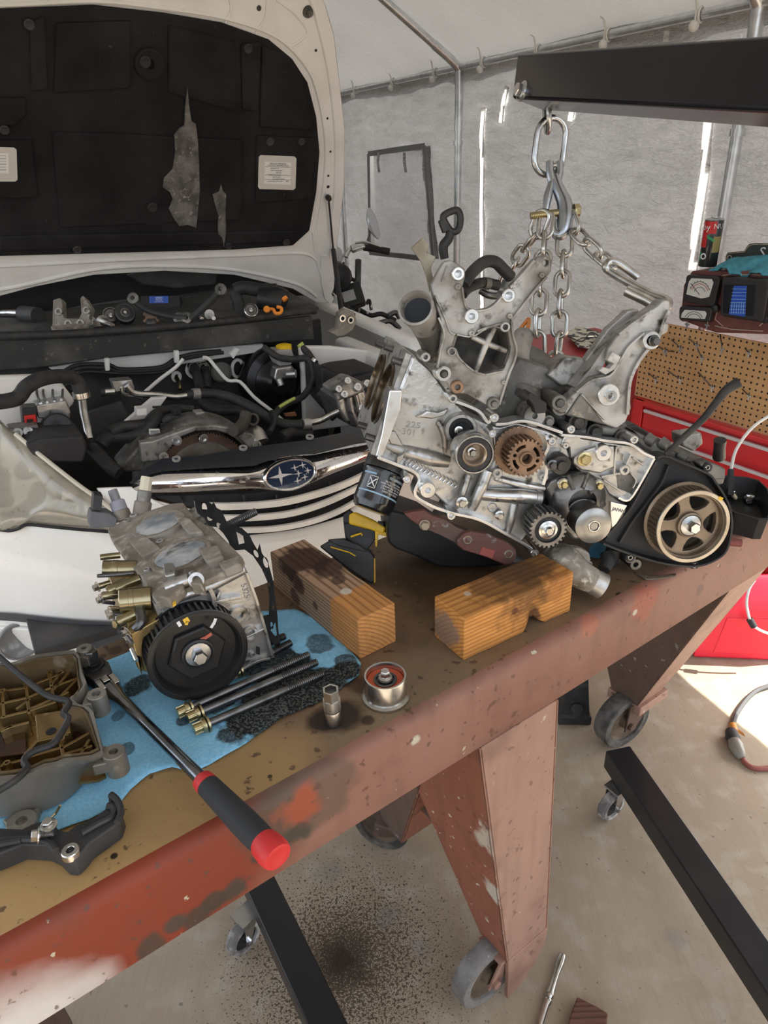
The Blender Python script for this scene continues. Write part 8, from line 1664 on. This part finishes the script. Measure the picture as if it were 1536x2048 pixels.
P = [at(*cN(x, y), dC) for x, y in ((885, 130), (862, 165), (850, 215), (853, 260), (870, 315), (905, 345), (960, 365), (1010, 370))]; g = MB(); g.tube(P, .0045, 8, n=6); g.build('cord', WPL, wcd); g = MB(); g.tube([at(*cN(862, 298), dC-.001), at(*cN(882, 332), dC-.001)], .011, 12); g.build('toggle', BLK, wcd)
# ------------------------------------------------------------------ cables and bits on the floor
def fl(x, y, z=.0): return onz(*cN(x, y), z)
ec = thing('extension_cord', 'dark extension cord ending in a taped plug on the floor', 'cord', fl(790, 770))
g = MB(); g.tube([fl(1000, 575, .008), fl(942, 590, .008), fl(890, 610, .008), fl(845, 650, .008), fl(805, 710, .008), fl(790, 755, .009)], .0075, 10, n=6); g.build('cord', mat('grey_black_cord', (.05, .052, .055), .5), ec)
g = MB(); g.tube([fl(789, 755, .012), fl(797, 785, .013)], .011, 12); g.build('orange_band', mat('orange_tape', (.62, .26, .05), .5), ec); g = MB(); g.prism([fl(790, 760, .016), fl(835, 790, .012), fl(843, 806, .004), fl(800, 782, .01)], Z*.001); g.build('orange_tag', MATS['orange_tape'], ec)
g = MB(); g.tube([fl(783, 785, .018), fl(790, 810, .02), fl(798, 830, .019)], [.017, .021, .018], 14); g.build('plug', RUB, ec)
rcd = thing('power_cable', 'dull red cord with a clear connector plugged to the dark cord', 'cord', fl(850, 920))
g = MB(); g.tube([fl(795, 825, .018), fl(806, 850, .02), fl(822, 885, .015), fl(830, 900, .012)], [.018, .021, .016, .010], 14, n=3); g.build('connector', mat('smoky_clear_plastic', (.30, .29, .24), .25, trans=.25), rcd)
g = MB(); g.tube([fl(828, 895, .01), fl(845, 920, .008), fl(875, 940, .008), fl(920, 945, .008), (fl(1000, 935, .008))], .0075, 10, n=6); g.build('cord', mat('dull_red_cord', (.26, .075, .06), .55), rcd)
bx2 = thing('rubber_wheel_chock', 'black rubber wheel chock on the floor behind the bench leg', 'wheel chock', onz(1160, 1450, 0))
cP = crop(1100, 1130, .2838); a = onz(*cP(60, 1130), 0); b_ = onz(*cP(290, 1130), 0); d = (b_-a).normalized(); n_ = Z.cross(d).normalized(); n_ = n_ if n_.y > 0 else -n_; Lx = (b_-a).length
g = MB(); q = lambda z, e, t0=0., t1=1.: [a+d*(Lx*t0+e)+n_*e+Z*z, a+d*(Lx*t1-e)+n_*e+Z*z, a+d*(Lx*t1-e)+n_*(.14-e)+Z*z, a+d*(Lx*t0+e)+n_*(.14-e)+Z*z]
g.loft([q(0, .0), q(.03, .0), q(.035, .006), q(.09, .012), q(.17, .02), q(.175, .03)]); g.build('chock_body', RUB, bx2, bev=.006); g = MB(); g.tube([a+d*Lx*.5+n_*.02+Z*.06, a+d*Lx*.5-n_*.006+Z*.07], .018, 14); g.build('chock_plug', BLKD, bx2)
cQ = crop(880, 1750, .26042)
ebx = thing('socket_extension', 'chrome socket extension bar lying on the concrete by the caster', 'extension bar', onz(*cQ(860, 850), 0)); A = onz(*cQ(938, 618), .011); B_ = onz(*cQ(770, 1144), .009); B_ = A+(B_-A)*1.35; d = (B_-A).normalized(); L_ = (B_-A).length
g = MB(); g.lathe(frame(A, d), [(.004, .004), (.0085, 0), (.0095, .004), (.0095, .02), (.0075, .034), (.0065, .05), (.0085, .085), (.0095, .09), (.0095, .096), (.007, .10), (.0095, .104), (.0095, .108), (.0065, .115), (.0065, L_), (0, L_)], 20); g.build('bar', STEEL, ebx)
g = MB(); wq_ = [onz(*cQ(x, y), .028) for x, y in ((1055, 930), (1160, 985), (1210, 1010), (1290, 1060), (1270, 1260), (960, 1260), (1000, 1080))]; g.prism(wq_, Z*-.028); o = g.build('wood_offcut', make_wood('weathered_brown_wood', (.17, .085, .06), (.07, .035, .025), [], None, 2.2), None, bev=.003); tag(o, 'weathered brown wood offcut with a ragged end on the concrete', 'wood offcut')
# ------------------------------------------------------------------ motorcycle between the car and the wall
mc = thing('motorcycle', 'parked black motorcycle with pale-painted mirror beyond the car', 'motorcycle', V((at(715, 500, 5.2).x, at(715, 500, 5.2).y, 0)))
MD = 5.2
def mq(x, y, d_=0.): return at(*cA(x, y), MD+d_)
g = MB(); P = [mq(20, 240), mq(35, 215), mq(70, 200), mq(110, 205)]; g.tube(P, .018, 12, n=4); g.build('handlebar', STEEL, mc)
g = MB(); P = [mq(85, 205, -.02), mq(130, 212, -.02), mq(178, 222, -.02)]; g.tube(P, [.026, .023, .026], 14); g.build('grip', RUB, mc); g = MB(); g.tube([mq(55, 190, -.05), mq(95, 188, -.06), mq(150, 205, -.06)], .009, 8, n=3); g.build('brake_lever', STEEL, mc)
g = MB(); g.box(frame(mq(65, 205, -.03), FWD, XC), .11, .05, .05); g.build('switch_block', STEEL, mc, bev=.01)
g = MB(); g.tube([mq(98, 182), mq(106, 160), mq(112, 140)], .006, 8); g.build('mirror_stem', STEELD, mc)
pM = mq(121, 120); g = MB(); F = frame(pM, -FWD+XC*.9, Z+XC*.3); rgm = lambda q, z: [F @ V((.12*q*math.cos(t), .055*q*math.sin(t), z)) for t in [2*math.pi*i/28 for i in range(28)]]; g.loft([rgm(.7, -.03), rgm(1., -.006), rgm(1., .004), rgm(.93, .005), rgm(.92, .003)]); g.build('mirror', mat('mirror_painted_sky', (.75, .77, .80), .25, .4), mc, smooth=50)  # pale colour stands in for the sky reflected in the mirror
ib = None
g = MB(); g.box(frame(mq(35, 385), FWD, XC), .20, .17, .10); ib = g.build('instrument_box', BLK, mc, bev=.015)
g = MB(); g.box(frame(mq(32, 380, -.055), FWD, XC), .09, .075, .006); g.build('meter_window', mat('dial_glass', (.45, .47, .48), .3), ib)
wz = mq(40, 500).z; gx = V((mq(40, 500).x-.05, mq(40, 500).y, 0)); back = -WD
def mwheel(c, R): 
    g = MB(); F = frame(c, WN, Z); g.lathe(F, [(R*.72, -.05), (R*.92, -.055), (R, -.02), (R, .02), (R*.92, .055), (R*.72, .05), (R*.70, 0), (R*.72, -.05)], 40); w_ = g.build('wheel', RUB, mc)
    g = MB(); g.lathe(F, [(0, -.04), (.05, -.04), (.05, .04), (0, .04)], 20)
    for i in range(10): a_ = 2*math.pi*i/10; g.tube([F @ V((.04*math.cos(a_), .04*math.sin(a_), 0)), F @ V((R*.72*math.cos(a_), R*.72*math.sin(a_), 0))], .008, 6)
    g.build('spokes', ALUD, w_)
mwheel(gx+Z*.31, .31); mwheel(gx+back*1.35+Z*.31, .31)
hb_ = mq(40, 210)
for sx in (-.09, .09): g = MB(); g.tube([gx+WN*sx+Z*.31, V((hb_.x, hb_.y, hb_.z-.1))+WN*sx+back*.1], .024, 12); g.build('fork_leg', STEELD, mc)
def mloft(nm, secs, m): g = MB(); g.loft([[gx+back*y_+WN*(w_*math.cos(t))+Z*(z_+h_*math.sin(t)) for t in [2*math.pi*i/16 for i in range(16)]] for y_, z_, w_, h_ in secs]); g.build(nm, m, mc, smooth=50)
mloft('fuel_tank', [(.20, .86, .06, .05), (.28, .90, .13, .10), (.45, .92, .15, .12), (.62, .86, .12, .08), (.70, .82, .08, .05)], mat('tank_white', (.55, .55, .53), .25, coat=.6)); mloft('seat', [(.62, .82, .10, .04), (.80, .80, .14, .05), (1.15, .83, .14, .05), (1.35, .86, .08, .03)], RUB); mloft('engine_mass', [(.30, .42, .10, .12), (.45, .45, .16, .2), (.75, .45, .16, .2), (.9, .42, .08, .12)], GREASE); mloft('headlamp_shell', [(-.02, .80, .05, .05), (.02, .80, .09, .09), (.12, .80, .10, .10), (.18, .80, .06, .06)], BLK)
for pts, r in (([(70, 430), (110, 450), (150, 445), (200, 470)], .018), ([(80, 470), (130, 480), (180, 470), (215, 500)], .02), ([(95, 410), (105, 395), (112, 430)], .012), ([(130, 500), (165, 520), (200, 510)], .03), ([(60, 330), (20, 300), (10, 260)], .014), ([(175, 450), (200, 440), (215, 460)], .02)): g = MB(); g.tube([mq(x, y, .15) for x, y in pts], r, 10, n=5); g.build('cable', STEELD if r > .018 else BLK, mc)
